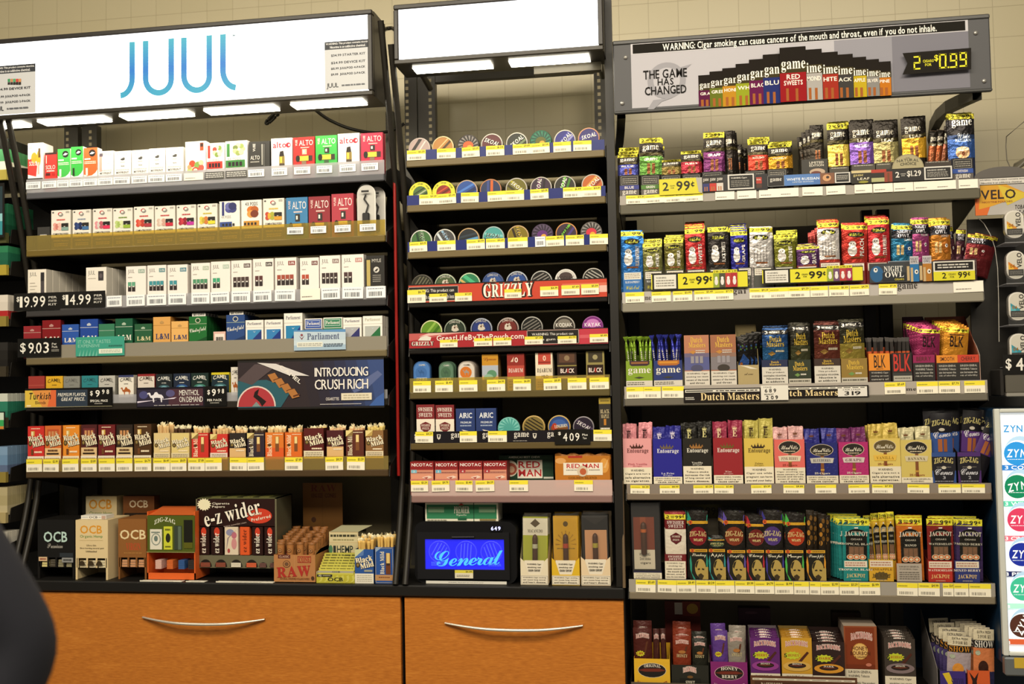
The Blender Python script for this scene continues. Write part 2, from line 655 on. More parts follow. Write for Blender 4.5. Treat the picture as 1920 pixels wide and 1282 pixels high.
def make_shelf(label,X0,X1,zb,lip_h,lip_mat,edge_col,tags=(),tstyle='y',trange=(0.05,0.95),depth=0.335,group=None,lip_col='#888',strip=None,bracket=0.09,edge_h=0.022,deck=0.0):
 W=X1-X0
 g=G()
 g.box(0,W,0.008,depth,deck-0.012,deck,'#888','black_steel')
 s=g.build('shelf',None,(X0,0,zb))
 tag(s,label,'shelf',group)
 g=G()
 g.cbox(0,W,-0.003,0.0085,-edge_h,0.001,edge_col,'gloss',0.003)
 g.build('front_edge',s)
 g=G()
 if lip_mat.startswith('clear'):
  g.box(0,W,0.0,0.0025,0.001,lip_h,lip_col,lip_mat)
 else:
  g.box(0,W,0.0,0.0045,0.001,lip_h,lip_col,lip_mat)
 g.build('front_lip',s)
 if strip:
  g=G()
  g.box(0,W,-0.0006,-0.0001,0.0015,lip_h*strip[1],strip[0],'gloss')
  g.build('price_channel',s)
 for xx in(-0.0035,W+0.0005):
  g=G()
  g.prism([(0.004,-0.022),(depth,-bracket),(depth,0.045),(0.10,0.045),(0.012,0.012)],xx,xx+0.003,'x','#888','black_steel')
  g.build('side_bracket',s)
 for i,t in enumerate(tags):
  x0,x1=t[0],t[1]
  st=t[2]if len(t)>2 else tstyle
  _,zt=P((x0+x1)/2,0)
  a,b=trange
  yy=800-(zb-1.3)*590
  z0,z1=zb+lip_h*a,zb+lip_h*b
  price_tag(s,P(x0,yy)[0],P(x1,yy)[0],z0,z1,st,int(x0*13+zb*1000),(X0,zb))
 return s
LX0,LX1=-2.268,-0.966
MX0,MX1=-0.890,-0.237
RX0,RX1=-0.192,0.888
LZ=[2.298,2.095,1.884,1.716,1.556,1.324]
MZ=[2.337,2.188,2.034,1.866,1.714,1.568,1.397,1.238]
RZ=[2.156,1.837,1.5345,1.232,0.932,0.640]
CZ=0.952
def pairs(*a):
 return[(a[i],a[i+1])for i in range(0,len(a),2)]
L1T=[(p+('w',))for p in pairs(50,77,80,107,108,130,131,156,157,183,184,212,213,244,247,276,278,309,311,341)]+[(345,381,'p'),(384,420,'d'),(423,463,'d')]+[(p+('w',))for p in pairs(465,495,509,538,551,581,593,622,636,666,677,708)]
make_shelf("top shelf of left rack with clear grey lip and white tags",LX0,LX1,LZ[0],0.048,'clear_grey','#55555a',L1T,'w',(0.28,0.80))
L2T=pairs(538,568,582,611,627,657,674,704)
make_shelf("second shelf of left rack with amber tinted clear lip",LX0,LX1,LZ[1],0.052,'clear_amber','#6b5a2a',L2T,'w',(0.3,0.75))
L3T=pairs(201,229,238,272,276,312,316,349,359,393,395,430,434,469,475,509,515,553)+[(563,600,'p')]+pairs(602,637,641,680,686,722)
make_shelf("third shelf of left rack with row of white barcode tags",LX0,LX1,LZ[2],0.042,'clear_grey','#3c3a3a',L3T,'w',(0.1,1.0))
make_shelf("fourth shelf of left rack with beige grey price channel",LX0,LX1,LZ[3],0.046,'gloss','#6e6246',(),'y',lip_col='#8a8476')
make_shelf("fifth shelf of left rack behind the dark promotional signs",LX0,LX1,LZ[4],0.03,'clear_grey','#2a2621',(),'y')
L6T=pairs(51,80,82,111,118,148,153,182,186,216,219,249,253,284,288,319,320,350,353,384,385,416,431,463,464,495,534,567,610,643,650,683)
make_shelf("lowest shelf of left rack with yellow and white price tags",LX0,LX1,LZ[5],0.045,'clear_amber','#4a3a26',L6T,'y',(0.0,0.95))
BLUE='#18266c'
M1T=pairs(762,797,818,853,865,898,910,944,960,994,994,1029,1036,1069,1073,1107)
M2T=pairs(785,819,819,854,863,896,913,946,946,981,993,1027,1054,1090,1090,1125)
M3T=pairs(767,800,819,853,874,908,910,945,951,988,1022,1056,1059,1093,1104,1138)+[(1002,1021,'w')]
make_shelf("top shelf of middle rack with blue and yellow price strip",MX0,MX1,MZ[0],0.034,'gloss','#6d5f3e',M1T,'y',(0.02,0.98),lip_col=BLUE)
make_shelf("second shelf of middle rack with blue price strip and yellow tags",MX0,MX1,MZ[1],0.034,'gloss','#6d5f3e',M2T,'y',(0.02,0.98),lip_col=BLUE)
make_shelf("third shelf of middle rack, blue price strip with a purple tag",MX0,MX1,MZ[2],0.034,'gloss','#6d5f3e',M3T,'y',(0.02,0.98),lip_col=BLUE)
make_shelf("fourth shelf of middle rack behind the orange red bear banner",MX0,MX1,MZ[3],0.05,'matte','#17130f',(),lip_col='#1a1512',edge_h=0.015)
make_shelf("fifth shelf of middle rack behind the dark red banner",MX0,MX1,MZ[4],0.05,'matte','#17130f',(),lip_col='#1a1512',edge_h=0.015)
M6T=pairs(774,807,815,848,860,894,912,946,961,994,1018,1051,1063,1098,1104,1140)
make_shelf("sixth shelf of middle rack with olive tinted clear lip",MX0,MX1,MZ[5]+0.006,0.046,'clear_amber','#5c5130',M6T,'y',(0.0,0.8))
M7T=pairs(778,811,861,893,914,949,1111,1145)
make_shelf("seventh shelf of middle rack behind the black lettered strip",MX0,MX1,MZ[6]+0.012,0.036,'gloss','#5d4f30',M7T,'y',(0.05,1.02),lip_col='#17151a')
M8T=pairs(770,802,809,842,853,885,891,926,954,989,1075,1110)
make_shelf("lowest shelf of middle rack with pinkish clear lip",MX0,MX1,MZ[7],0.05,'clear_pink','#8a6d68',M8T,'y',(0.3,1.0))
R1T=[p+('y',)for p in pairs(1172,1207,1207,1244,1244,1280,1280,1316)]+[p+('p',)for p in pairs(1339,1375,1380,1416,1421,1459,1459,1495,1502,1540,1547,1583,1600,1633,1635,1672,1673,1710,1711,1752,1752,1790,1795,1831)]
R2T=pairs(1171,1206,1220,1256,1260,1296,1300,1337,1337,1373,1403,1440,1440,1476,1476,1516,1517,1550,1552,1589,1591,1627,1645,1679)+[(1785,1841,'p')]
R3T=pairs(1173,1205,1205,1237,1239,1280,1656,1695,1716,1756,1757,1797,1805,1844)
R4T=pairs(1180,1216,1235,1272,1298,1335,1337,1373,1406,1444,1466,1505,1526,1565,1588,1627,1632,1671,1698,1739,1756,1798,1800,1843)
R5T=pairs(1190,1227,1231,1266,1267,1302,1303,1339,1340,1375,1376,1412,1413,1449,1450,1485,1486,1514,1515,1535,1536,1570,1571,1607,1608,1647,1678,1717,1718,1758,1764,1784,1785,1812,1813,1854)
make_shelf("top shelf of right rack with pale strip of price tags",RX0,RX1,RZ[0],0.03,'gloss','#5b5748',R1T,'y',(0.08,0.98),lip_col='#a09a92',edge_h=0.03,deck=0.028)
make_shelf("second shelf of right rack with white tags and shiny grey edge",RX0,RX1,RZ[1]+0.006,0.036,'gloss','#8b8678',R2T,'y',(0.05,0.95),lip_col='#b0aba6',edge_h=0.028,deck=0.034)
s3=make_shelf("third shelf of right rack with bare warm grey edge",RX0,RX1,RZ[2]+0.006,0.04,'gloss','#6a655a',R3T,'y',(0.05,0.95),lip_col='#a9a198',edge_h=0.022,deck=0.038)
make_shelf("fourth shelf of right rack with spaced tags on taupe strip",RX0,RX1,RZ[3]+0.012,0.03,'gloss','#77695a',R4T,'y',(0.02,0.9),lip_col='#857a70',edge_h=0.02,deck=0.028)
make_shelf("fifth shelf of right rack with unbroken yellow tag strip",RX0,RX1,RZ[4]+0.006,0.04,'gloss','#7a705e',R5T,'y',(0.02,0.98),lip_col='#9b958c',edge_h=0.022,deck=0.038)
make_shelf("bottom shelf of right rack, cut off by the picture's lower edge",RX0,RX1,RZ[5],0.02,'gloss','#4a4133',(),'y',lip_col='#5b5044')
for nm,z,x0,y0,x1,y1,t in(('strip_lettering',0,1373,541,1399,553,'gai'),('strip_lettering',1,1683,532,1720,545,'game'),('strip_lettering',1,1209,556,1220,562,'me'),('strip_lettering',2,1694,726,1718,732,'ime')):
 par=[o for o in bpy.data.objects if o.get('label','').startswith(('second shelf of right','second shelf of right','third shelf of right')[z])][0]
 g=G()
 a=PX(g,RX0,RX1,par.location.z,par.location.z+0.05,-0.001,off=tuple(par.location))
 a.pT(t,x0,y0,x1,y1,'#3a3330','s')
 g.build(nm,par)
def rack_frame(name,label,X0,X1,ztop,mat,posts,z0=0.956,zp=None):
 t=thing(name,label,'shelf rack',((X0+X1)/2,0.36,z0))
 L=t.location
 g=G()
 g.box(X0-L.x,X1-L.x,0.012,0.02,0,(zp or ztop)-z0,'#888',mat)
 g.build('back_panel',t)
 for(x,w,zt,slots)in posts:
  g=G()
  slotted_post(g,x-L.x,w,0.0,0,zt-z0,slots)
  g.build('upright_post',t)
 return t
BY=0.36
def px_x(x,y,Y=BY):
 return P(x,y,Y)[0]
def slotted_post(g,x,w,y,z0,z1,slots,col='grey_steel'):
 g.box(x,x+w,y-0.02,y+0.012,z0,z1,'#888',col)
 for sx in slots:
  z=z1-0.018
  while z>z1-0.32:
   g.add([(x+sx,y-0.0206,z-0.012),(x+sx+0.011,y-0.0206,z-0.012),(x+sx+0.011,y-0.0206,z),(x+sx,y-0.0206,z)],'#a79c80','card')
   z-=0.024
lf=rack_frame('shelf_rack','left black steel rack frame with dark back panel and slotted uprights',-2.29,-1.03,2.31,'olive_panel',[(px_x(126,240),0.058,2.62,(0.008,)),(px_x(159,240),0.062,2.62,(0.03,)),(px_x(727,300),0.03,2.60,())])
mt_=P(800,142,BY)[1]
mf=rack_frame('shelf_rack','middle black steel rack frame with crossbar below the blank lit sign',-0.93,-0.205,2.35,'olive_panel',[(px_x(761,180),0.046,mt_,(0.004,)),(px_x(786,180),0.064,mt_,(0.040,)),(px_x(1114,140),0.046,P(1122,117,BY)[1],(0.012,))],zp=2.346)
g=G()
L=mf.location
zc=P(960,141,BY)[1]-L.z
g.cbox(px_x(818,150)-L.x,px_x(1116,133)-L.x,-0.025,0.0,zc-0.017,zc+0.013,'#888','grey_steel',0.003)
g.build('crossbar',mf)
rf=rack_frame('shelf_rack','right rack frame with brown grey back panel and dark uprights',-0.20,0.66,2.12,'slate_panel',[(-0.205,0.05,2.16,()),(0.60,0.035,2.16,(0.012,)),(0.65,0.04,2.16,(0.012,))],z0=0.3)
g=G()
L=rf.location
g.box(0.69-L.x,1.10-L.x,-0.02,0.0,0.0,1.44-L.z,'#888','navy_panel')
g.build('blue_side_panel',rf)
g=G()
g.box(0.69-L.x,1.10-L.x,-0.02,0.0,1.441-L.z,1.66-L.z,'#888','grey_panel')
g.build('grey_side_panel',rf)
def bow(x,label,y_top,ztop,zbot=0.954):
 pts=[]
 for i in range(25):
  t=i/24
  z=zbot+(ztop-zbot)*t
  if t<0.30:
   y=-0.01+0.125*math.sin(t/0.30*math.pi/2)
  elif t<0.55:
   y=0.115
  else:
   q=(t-0.55)/0.45
   y=0.115+(y_top-0.115)*q**1.3
  pts.append((x,y,z))
 g=G()
 g.tube(pts,0.0105,'#26231e','gloss',8)
 o=g.build('sign_pole',None)
 tag(o,label,'pole')
bow(-0.945,'dark bowed sign pole at right end of left rack',-0.09,2.78)
bow(-0.912,'dark bowed sign pole at left end of middle rack',-0.09,2.70)
bow(-2.318,'dark bowed sign pole left of left rack, outer one of the pair',-0.075,2.54)
bow(-2.285,'dark bowed sign pole at left end of left rack, inner one of pair',-0.075,2.54)
g=G()
g.box(-0.013,0.013,0,0.02,0,1.88,'#888','black_steel')
o=g.build('sign_pole',None,(-0.2175,-0.004,0.954))
tag(o,'straight flat black post between middle rack and right rack','post')
g=G()
g.tube([(0,0,0),(0,0.03,0.33)],0.005,'#9b8468','metal',8)
o=g.build('chrome_rod',None,(-0.206,-0.014,0.954))
tag(o,'thin chrome rod at lower right corner of middle rack','rod')
g=G()
x0,z0=P(747,860,0.05)
g.tube([(x0,0.05,1.30),(x0,0.05,P(745,340,0.05)[1])],0.0055,'#8e1a16','gloss',8)
o=g.build('red_rod',None)
tag(o,'thin red upright rod in the gap between left and middle racks','rod')

# ------------------------------------------------------------------ worktop and drawers
g=G()
zt=CZ
zl=P(740,1119,-0.01)[1]
g.cbox(-2.295,-0.205,-0.012,0.305,zl+0.002,zt,'#888','laminate',0.004)
o=g.build('worktop')
tag(o,'long black laminate worktop above the orange wood drawers','worktop')
xs=P(755,1180,0.0)[0]
def drawer_unit(label,X0,X1,hx0,hx1,hy):
 t=thing('drawer_cabinet',label,'cabinet',((X0+X1)/2,0.0,0.08))
 L=t.location
 g=G()
 g.box(X0-L.x,X1-L.x,0.022,0.30,0.02,zl-L.z,'#1a1512','black_steel')
 g.build('carcass',t)
 d=G()
 d.cbox(X0+0.004-L.x,X1-0.004-L.x,0.0,0.02,0.5,zl-0.002-L.z,'#888','wood',0.0015)
 dr=d.build('drawer',t)
 d=G()
 d.cbox(X0+0.004-L.x,X1-0.004-L.x,0.0,0.02,0.02,0.494,'#888','wood',0.0015)
 d.build('drawer',t)
 n=22
 xa,za=P(hx0,hy[0],-0.02)
 xb,zb=P(hx1,hy[1],-0.02)
 dz=P((hx0+hx1)/2,(hy[0]+hy[1])/2,-0.03)[1]-P((hx0+hx1)/2,hy[2],-0.03)[1]
 rows=[]
 for i in range(n+1):
  t_=i/n
  k=4*t_*(1-t_)
  x=xa+(xb-xa)*t_-L.x
  z=za+(zb-za)*t_-dz*k-L.z
  y=-0.001-0.026*min(1,k*1.15)
  hh=0.0035+0.003*k
  rows.append([(x,y-0.006,z-hh*0.5),(x,y-0.008,z+hh*0.3),(x,y-0.004,z+hh),(x,y+0.002,z+hh*0.8),(x,y+0.003,z-hh*0.7)])
 h=G()
 h.grid(rows,'#e6e0d2','metal',True,True)
 h.build('handle',dr)
drawer_unit('wide orange wood drawer unit with arched handle under left rack',-2.285,xs-0.003,263,493,(1159,1163,1170))
drawer_unit('narrower orange wood drawer unit with arched handle under middle rack',xs+0.003,P(1173,1200)[0],832,1092,(1170,1175,1181))

# ------------------------------------------------------------------ lit signs
SY=-0.10
def sign_box(label,x0,x1,top,bot,Ys,depth,fr=0.016,lights=4,name='lightbox_sign'):
 """x0,x1 world; top/bot world z of the outer frame"""
 t=thing(name,label,'sign',((x0+x1)/2,Ys,bot))
 L=t.location
 W,H=x1-x0,top-bot
 g=G()
 b=0.005
 g.cbox(-W/2,W/2,-0.002,0.02,H-fr,H,'#2a2724','gloss',0.003)
 g.cbox(-W/2,W/2,-0.002,0.02,0,fr,'#2e2a22','gloss',0.003)
 g.cbox(-W/2,-W/2+fr,-0.002,0.02,fr,H-fr,'#2a2724','gloss',0.003)
 g.cbox(W/2-fr,W/2,-0.002,0.02,fr,H-fr,'#2a2724','gloss',0.003)
 g.box(-W/2,W/2,0.02,depth,0.001,H,'#25221f','gloss')
 g.build('housing',t)
 g=G()
 g.box(-W/2+fr,W/2-fr,0.004,0.018,fr,H-fr,'#ffffff','sign_face')
 face=g.build('face',t)
 n=lights
 for i in range(n):
  a=-W/2+0.02+(W-0.04)*i/n+0.03
  c=-W/2+0.02+(W-0.04)*(i+1)/n-0.03
  g=G()
  g.box(a,c,0.04,depth-0.05,-0.004,0.0,'#fff6df','downlight')
  g.build('downlight',t)
 g=G()
 g.box(-W/2+0.05,W/2-0.05,depth,depth+0.004,0.012,0.05,'#fff2d0','added_glow')
 g.build('added_rear_glow',t)  # added glowing strip, unseen from the front, brightens the wall below the sign
 return t,face
tz,bz=P(697,17,SY)[1],P(697,178,SY)[1]
xr=P(698.5,100,SY)[0]
js,jf=sign_box('wide lit white sign with tall blue lettering over the left rack',-2.85,xr,tz,bz,SY,0.15,0.016,6)
L=js.location
g=G()
def stroke(px,wpx,c0,c1,Y):
 pts=[P(x,y,Y)for x,y in px]
 ww=wpx*3.75/1950/2
 zs=[p[1]for p in pts]
 za,zb_=max(zs),min(zs)
 Ls,Rs=[],[]
 for i,p in enumerate(pts):
  a,b=pts[max(i-1,0)],pts[min(i+1,len(pts)-1)]
  d=Vector((b[0]-a[0],b[1]-a[1])).normalized()
  Ls.append((p[0]-d.y*ww-L.x,Y-L.y,p[1]+d.x*ww-L.z))
  Rs.append((p[0]+d.y*ww-L.x,Y-L.y,p[1]-d.x*ww-L.z))
 A0,A1=srgb(c0),srgb(c1)
 for i in range(len(pts)-1):
  g.add([Ls[i],Rs[i],Rs[i+1],Ls[i+1]],'#000','sign_print')
  t=((pts[i][1]+pts[i+1][1])/2-zb_)/(za-zb_)
  k=max(0,1-abs(t-0.45)*1.7)
  g.c[-1]=tuple(A0[j]+(A1[j]-A0[j])*k for j in range(4))
def arc(cx,cy,rx,ry,a0,a1,n=14):
 return[(cx+rx*math.cos(math.radians(a0+(a1-a0)*i/n)),cy+ry*math.sin(math.radians(a0+(a1-a0)*i/n)))for i in range(n+1)]
def ln(x0,y0,x1,y1,n=12):
 return[(x0+(x1-x0)*i/n,y0+(y1-y0)*i/n)for i in range(n+1)]
C0,C1='#3aa0b8','#1a6cc0'
SF=SY+0.003
def letter(nm='letter'):
 global g
 g.build(nm,jf)
 g=G()
stroke(ln(247.8,78.5,247.8,146)+arc(225,146,22.8,33,4,88),10.5,C0,C1,SF)
letter()
stroke(ln(273,76.5,273,148)+[(297-(q[0]-297),q[1])for q in arc(297,148,24,26,2,178)]+ln(321,147,321,72),10.5,C0,C1,SF)
letter()
stroke(ln(344.8,70.5,344.8,143)+[(368.6-(q[0]-368.6),q[1])for q in arc(368.6,143,23.8,26,2,178)]+ln(392.3,142,392.3,66),10.5,C0,C1,SF)
letter()
stroke(ln(418,64,418,132)+[(443-(q[0]-443),q[1])for q in arc(443,132,25,32,4,88)],10.5,C0,C1,SF)
letter()
a=PX(g,-2.85,xr,bz,tz,SF,'sign_print',off=tuple(L))
a.pT('TM',431,64,441,69,'#7b94a0')
g.build('trademark_sign',jf)
for(x0,y0,x1,y1,w_,lines)in((609,76,695.5,170,1,('$34.99 STARTER KIT','$24.99 DEVICE KIT','$15.99 JUULPOD 4-PACK','$9.99  JUULPOD 2-PACK')),(-18,122,67,214,0,('$34.99 DEVICE KIT','$15.99 JUULPOD 4-PACK','$9.99  JUULPOD 2-PACK'))):
 g=G()
 a=PX(g,-2.85,xr,bz,tz,SF,'card',off=tuple(L))
 a.k=6
 a.pR(x0,y0,x1,y1,'#c3c5c8')
 a.pR(x0,y0,x1,y0+15,'#33363c')
 a.pT('WARNING: This product contains nicotine.',x0+2,y0+2.5,x1-2,y0+7,'#e6e6e6')
 a.pT('Nicotine is an addictive chemical.',x0+10,y0+8.5,x1-10,y0+13,'#e6e6e6')
 yy=y0+24
 if not w_:
  for i in range(5):
   a.pR(x0+33+i*5.2,yy+2,x0+37.5+i*5.2,yy+8,('#3f8f5a','#b9855a','#4f9f6a','#c0453a','#c98a55')[i])
   a.pR(x0+33+i*5.2,yy+8.5,x0+37.5+i*5.2,yy+13,'#2a2522')
  yy+=18
 for i,t in enumerate(lines):
  a.pT(t,x0+12,yy,x0+76,yy+5,'#3a3c42')
  yy+=14 if i<1 else 11
 a.pT('JUUL',x0+4,y1-14,x0+26,y1-3,'#2c2d31','l')
 a.pL(x0+32,y1-14,x1-3,y1-9,1,'#63666c',0.5)
 g.build('price_notice',jf)
tz2,bz2=P(940,0,SY)[1]+0.012,P(940,107,SY)[1]
x0,x1=P(738,60,SY)[0],P(1131,60,SY)[0]
ms,mface=sign_box('blank glowing white sign box over the middle rack',x0,x1,tz2,bz2,SY,0.15,0.016,2)
for sx in(-2.0,-1.05):
 g=G()
 g.tube([(sx-L.x,0.15,0.08),(sx-L.x,0.28,0.05)],0.012,'#1f1c18','gloss',8)
 g.build('support_arm',js)
g=G()
g.box(0.10,0.32,0.12,0.15,-0.025,0.001,'#4a4538','gloss')
g.build('ballast_box',ms)
for sx in(-0.85,-0.25):
 g=G()
 q=ms.location
 g.tube([(sx-q.x,0.15,0.02),(sx-q.x,0.28,-0.0)],0.011,'#1f1c18','gloss',8)
 g.build('support_arm',ms)
def cable(px,label,Y,r=0.006):
 pts=[]
 ctrl=[(P(x,y,yy)[0],yy,P(x,y,yy)[1])for x,y,yy in px]
 n=len(ctrl)
 for i in range(n-1):
  p0,p1,p2,p3=[Vector(ctrl[min(max(k,0),n-1)])for k in(i-1,i,i+1,i+2)]
  for j in range(8):
   t=j/8
   pts.append(0.5*((2*p1)+(p2-p0)*t+(2*p0-5*p1+4*p2-p3)*t*t+(3*p1-p0-3*p2+p3)*t**3))
 pts.append(Vector(ctrl[-1]))
 g=G()
 g.tube(pts,r,'#1c1a16','gloss',8)
 o=g.build('power_cable',None)
 tag(o,label,'cable')
cable([(570,183,.15),(590,205,.18),(620,226,.22),(660,242,.25),(705,249,.28),(740,243,.3),(757,232,.32)],'long black cable sagging from left sign towards the middle rack',.2)
cable([(495,187,.15),(505,196,.2),(540,190,.25),(520,208,.28),(500,227,.3),(503,231,.3),(522,214,.3),(548,188,.25)],'short looped black cable hanging under the left sign',.2)
cable([(575,188,.2),(600,196,.25),(625,195,.25),(632,184,.2)],'small coil of black cable under right end of left sign',.2)
cable([(110,218,.15),(125,230,.2),(150,236,.25),(168,228,.3),(178,210,.33)],'black cable looped in front of left uprights',.2)
cable([(717,58,.06),(725,54,.1),(735,53,.1),(742,57,.06)],'short black cable bridging the two lit signs',.06,0.007)
cable([(785,128,.12),(800,134,.15),(820,134,.15),(838,128,.12)],'black cable sagging under the blank lit sign',.1,0.005)

# ------------------------------------------------------------------ printed cigar sign over the right rack
GY=-0.06
GX0,GX1=P(1150,146,GY)[0],P(1858,100,GY)[0]
GZ0,GZ1=P(1500,192,GY)[1],P(1500,53,GY)[1]
gs=thing('header_sign','long silver printed sign with fan of cigar pouches over right rack','sign',((GX0+GX1)/2,GY,GZ0))
L=gs.location
W,H=GX1-GX0,GZ1-GZ0
g=G()
g.cbox(-W/2,W/2,0.0,0.02,0,H,'#4b4b4e','card',0.004)
g.cbox(-W/2,W/2,-0.004,0.01,H-0.012,H+0.002,'#3a3a3a','gloss',0.003)
g.cbox(-W/2,W/2,-0.004,0.01,-0.002,0.008,'#3a3a3a','gloss',0.003)
g.build('panel',gs)
for(bx,by)in((1173,108),(1167,194),(1829,62),(1845,152)):
 X,Z=P(bx,by,GY)
 g=G()
 g.lathe([(0.0005,-0.007),(0.005,-0.006),(0.0065,-0.003),(0.0065,0)],'#c9c6c0','metal',12,'y',(X-L.x,0,Z-L.z))
 g.build('screw',gs)
g=G()
a=PX(g,GX0,GX1,GZ0,GZ1,GY-0.0005,'matte',off=tuple(L))
a.R(0.0505,0.06,0.945,0.955,'#b4b2b9')
a.R(0.60,0.06,0.945,0.80,'#908f98')
a.R(0.75,0.06,0.945,0.80,'#797882')
a.R(0.0505,0.8,0.945,0.955,'#c2c0c5')
a.R(0.056,0.812,0.938,0.94,'#1c1a16')
a.pT('WARNING: Cigar smoking can cause cancers of the mouth and throat, even if you do not inhale.',1242,64,1757,81,'#ece9e2')
a.pE(1250,151,36,34,'#97969d',n=28)
a.pE(1250,151,25,24,'#b4b2b9',n=28)
a.pP([(1270,128),(1297,120),(1278,136)],'#97969d')
a.pP([(1213,207),(1225,188),(1262,183),(1240,191),(1225,206)],'#97969d')
a.pT('THE GAME',1206,130,1288,147,'#1f1d1c','b')
a.pT('HAS',1233,147,1263,160,'#1f1d1c','b')
a.pT('CHANGED',1209,161,1287,177,'#1f1d1c','b')
def dim(c,k=.78):
 return '#%02x%02x%02x'%tuple(int(int(c[i:i+2],16)*k)for i in(1,3,5))
fan=[(1310,1335,141,202,'#6d2150','GRA','gan'),(1331,1360,134,201,'#7d8a2a','GREE','gan'),(1355,1385,128,200,'#e8a72c','HONE','gan'),(1380,1411,120,199,'#b5c22e','WHI','gan'),(1405,1436,112,197,'#7b1f5a','BLAC','gan'),(1431,1463,103,196,'#2d3a86','BLU','gan'),(1645,1670,117,181,'#ee8f25','PINE','ime'),(1622,1648,113,182,'#a9a6a2','SILVER','ime'),(1597,1624,109,184,'#eacb2a','APPLE','ime'),(1568,1599,104,186,'#4c4a48','ACK','ime'),(1540,1571,100,188,'#c33a2a','HITE','ime'),(1509,1541,95,190,'#d0cdc8','MOND','ime'),(1462,1511,91,193,'#b71f26','RED','game')]
for(fx0,fx1,fy0,fy1,c,t,gt)in fan:
 hh=fy1-fy0
 a.pR(fx0,fy0,fx1,fy1,'#1d1813')
 a.pR(fx0,fy0+hh*0.3,fx1,fy0+hh*0.47,'#3c351d')
 a.pR(fx0,fy0+hh*0.47,fx1,fy1,dim(c))
 m=2
 a.pT(gt,fx0+m,fy0+hh*0.26,fx1-m,fy0+hh*0.46,'#eeeae2','s')
 if t=='RED':
  a.pT('RED',fx0+12,fy0+hh*0.50,fx1-12,fy0+hh*0.59,'#f0e6de')
  a.pT('SWEETS',fx0+7,fy0+hh*0.61,fx1-7,fy0+hh*0.70,'#f0e6de')
 else:
  a.pT(t,fx0+3,fy0+hh*0.53,fx1-3,fy0+hh*0.62,'#efe6da')
 cx=(fx0+fx1)/2
 for q in(-0.22,0.14):
  cx2=cx+q*(fx1-fx0)
  a.pR(cx2-2.5,fy0+hh*0.76,cx2+2.5,fy1-1,'#9a5a2c')
a.pP([(1690,103),(1818,93),(1818,133),(1690,143),(1699,122)],'#1f1c18')
YL='#e2dc3a'
seg(1717,121,25,'2',YL,a)
a.pT('CIGARS',1728,115,1748,120,YL)
a.pT('FOR',1732,122,1744,127,YL)
a.pT('$',1749,106,1757,119,YL)
seg(1765,118,27,'0',YL,a)
a.pR(1774,128,1777,131,YL)
seg(1785,117,27,'9',YL,a)
seg(1803,115,27,'9',YL,a)
g.build('printed_face',gs)
for(pp)in([(1832,176,-.05),(1805,188,0.02),(1780,200,.1),(1762,216,.2),(1752,235,.28),(1748,268,.33)],[(1165,212,-.05),(1164,235,.05),(1162,262,.1),(1158,285,.14)]):
 ctrl=[Vector((P(x,y,yy)[0],yy,P(x,y,yy)[1]))for x,y,yy in pp]
 g=G()
 rows=[]
 for i,p in enumerate(ctrl):
  t=(ctrl[min(i+1,len(ctrl)-1)]-ctrl[max(i-1,0)]).normalized()
  n=t.cross(Vector((1,0,0))).normalized()
  q=p-L
  rows.append([q+Vector((-0.013,0,0))+n*0.018,q+Vector((0.013,0,0))+n*0.018,q+Vector((0.013,0,0))-n*0.018,q+Vector((-0.013,0,0))-n*0.018])
 g.grid(rows,'#33322f','gloss',False,True)
 g.build('support_arm',gs)

# ------------------------------------------------------------------ printed designs
def bar(a,u0,v0,u1,v1,c):
 return a.R(u0,v0,u1,v1,c)
def band(a,v0,v1,n='2',p='99\u00a2',c='#e6df3a'):
 g0=a.g
 if g0.kid is not None:
  a.g=g0.kid
 a.R(0,v0,1,v1,c)
 h=v1-v0
 a.T(n,0.08,v0+h*0.2,0.22,v1-h*0.2,'#23220f','b')
 a.T('CIGARS',0.27,v0+h*0.52,0.47,v1-h*0.26,'#3b3a16')
 a.T('FOR',0.31,v0+h*0.24,0.44,v0+h*0.47,'#3b3a16')
 a.T(p,0.5,v0+h*0.2,0.93,v1-h*0.2,'#23220f','b')
 a.g=g0
def warn(a,v0,v1,lines=('WARNING:','This product','contains nicotine.','Nicotine is an','addictive'),bg='#e7dfcc',ink='#35322c',u0=0.0,u1=1.0):
 a.R(u0,v0,u1,v1,bg)
 n=len(lines)
 st=(v1-v0)/(n+0.6)
 for i,t in enumerate(lines):
  v=v1-st*(i+1.15)
  w=min(0.44,0.030*len(t))*(u1-u0)
  um=(u0+u1)/2
  a.T(t,um-w,v,um+w,v+st*0.62,ink,'b')
CIGW=('WARNING: Cigar','smoking can','cause cancers of','the mouth and','throat, even if')
def solo_wave(a):
 a.R(0,0,1,1,'#f3efe9')
 a.P([(0,.2),(.55,.14),(.62,.4),(.5,.52),(.3,.62),(.12,.58),(0,.6)],'#df3b34')
 a.E(.42,.62,.2,.14,'#e89a2e').E(.72,.6,.14,.2,'#e8a32e')
 a.R(.7,.62,.83,.86,'#5b431c').R(.66,.2,.77,.5,'#cdb0a4')
 a.T('SOLO',.1,.42,.62,.53,'#f6efe9','l')
 a.R(0,.0,1,.1,'#2a211e').L(.08,.85,.3,.95,2,'#a8a29a')
def solo_red(a):
 a.R(0,0,1,1,'#d23730').R(0,.93,1,1,'#3a2320')
 a.T('SOLO',.08,.42,.86,.56,'#f4e3de','l').L(.15,.32,.8,.4,1,'#f1d5cf')
 a.R(.1,.62,.16,.9,'#f0d9d2')
 a.R(.08,.2,.45,.29,'#501d1a').R(.6,.2,.85,.3,'#b42a26').L(.1,.02,.9,.1,1,'#5b1f1c',.8)
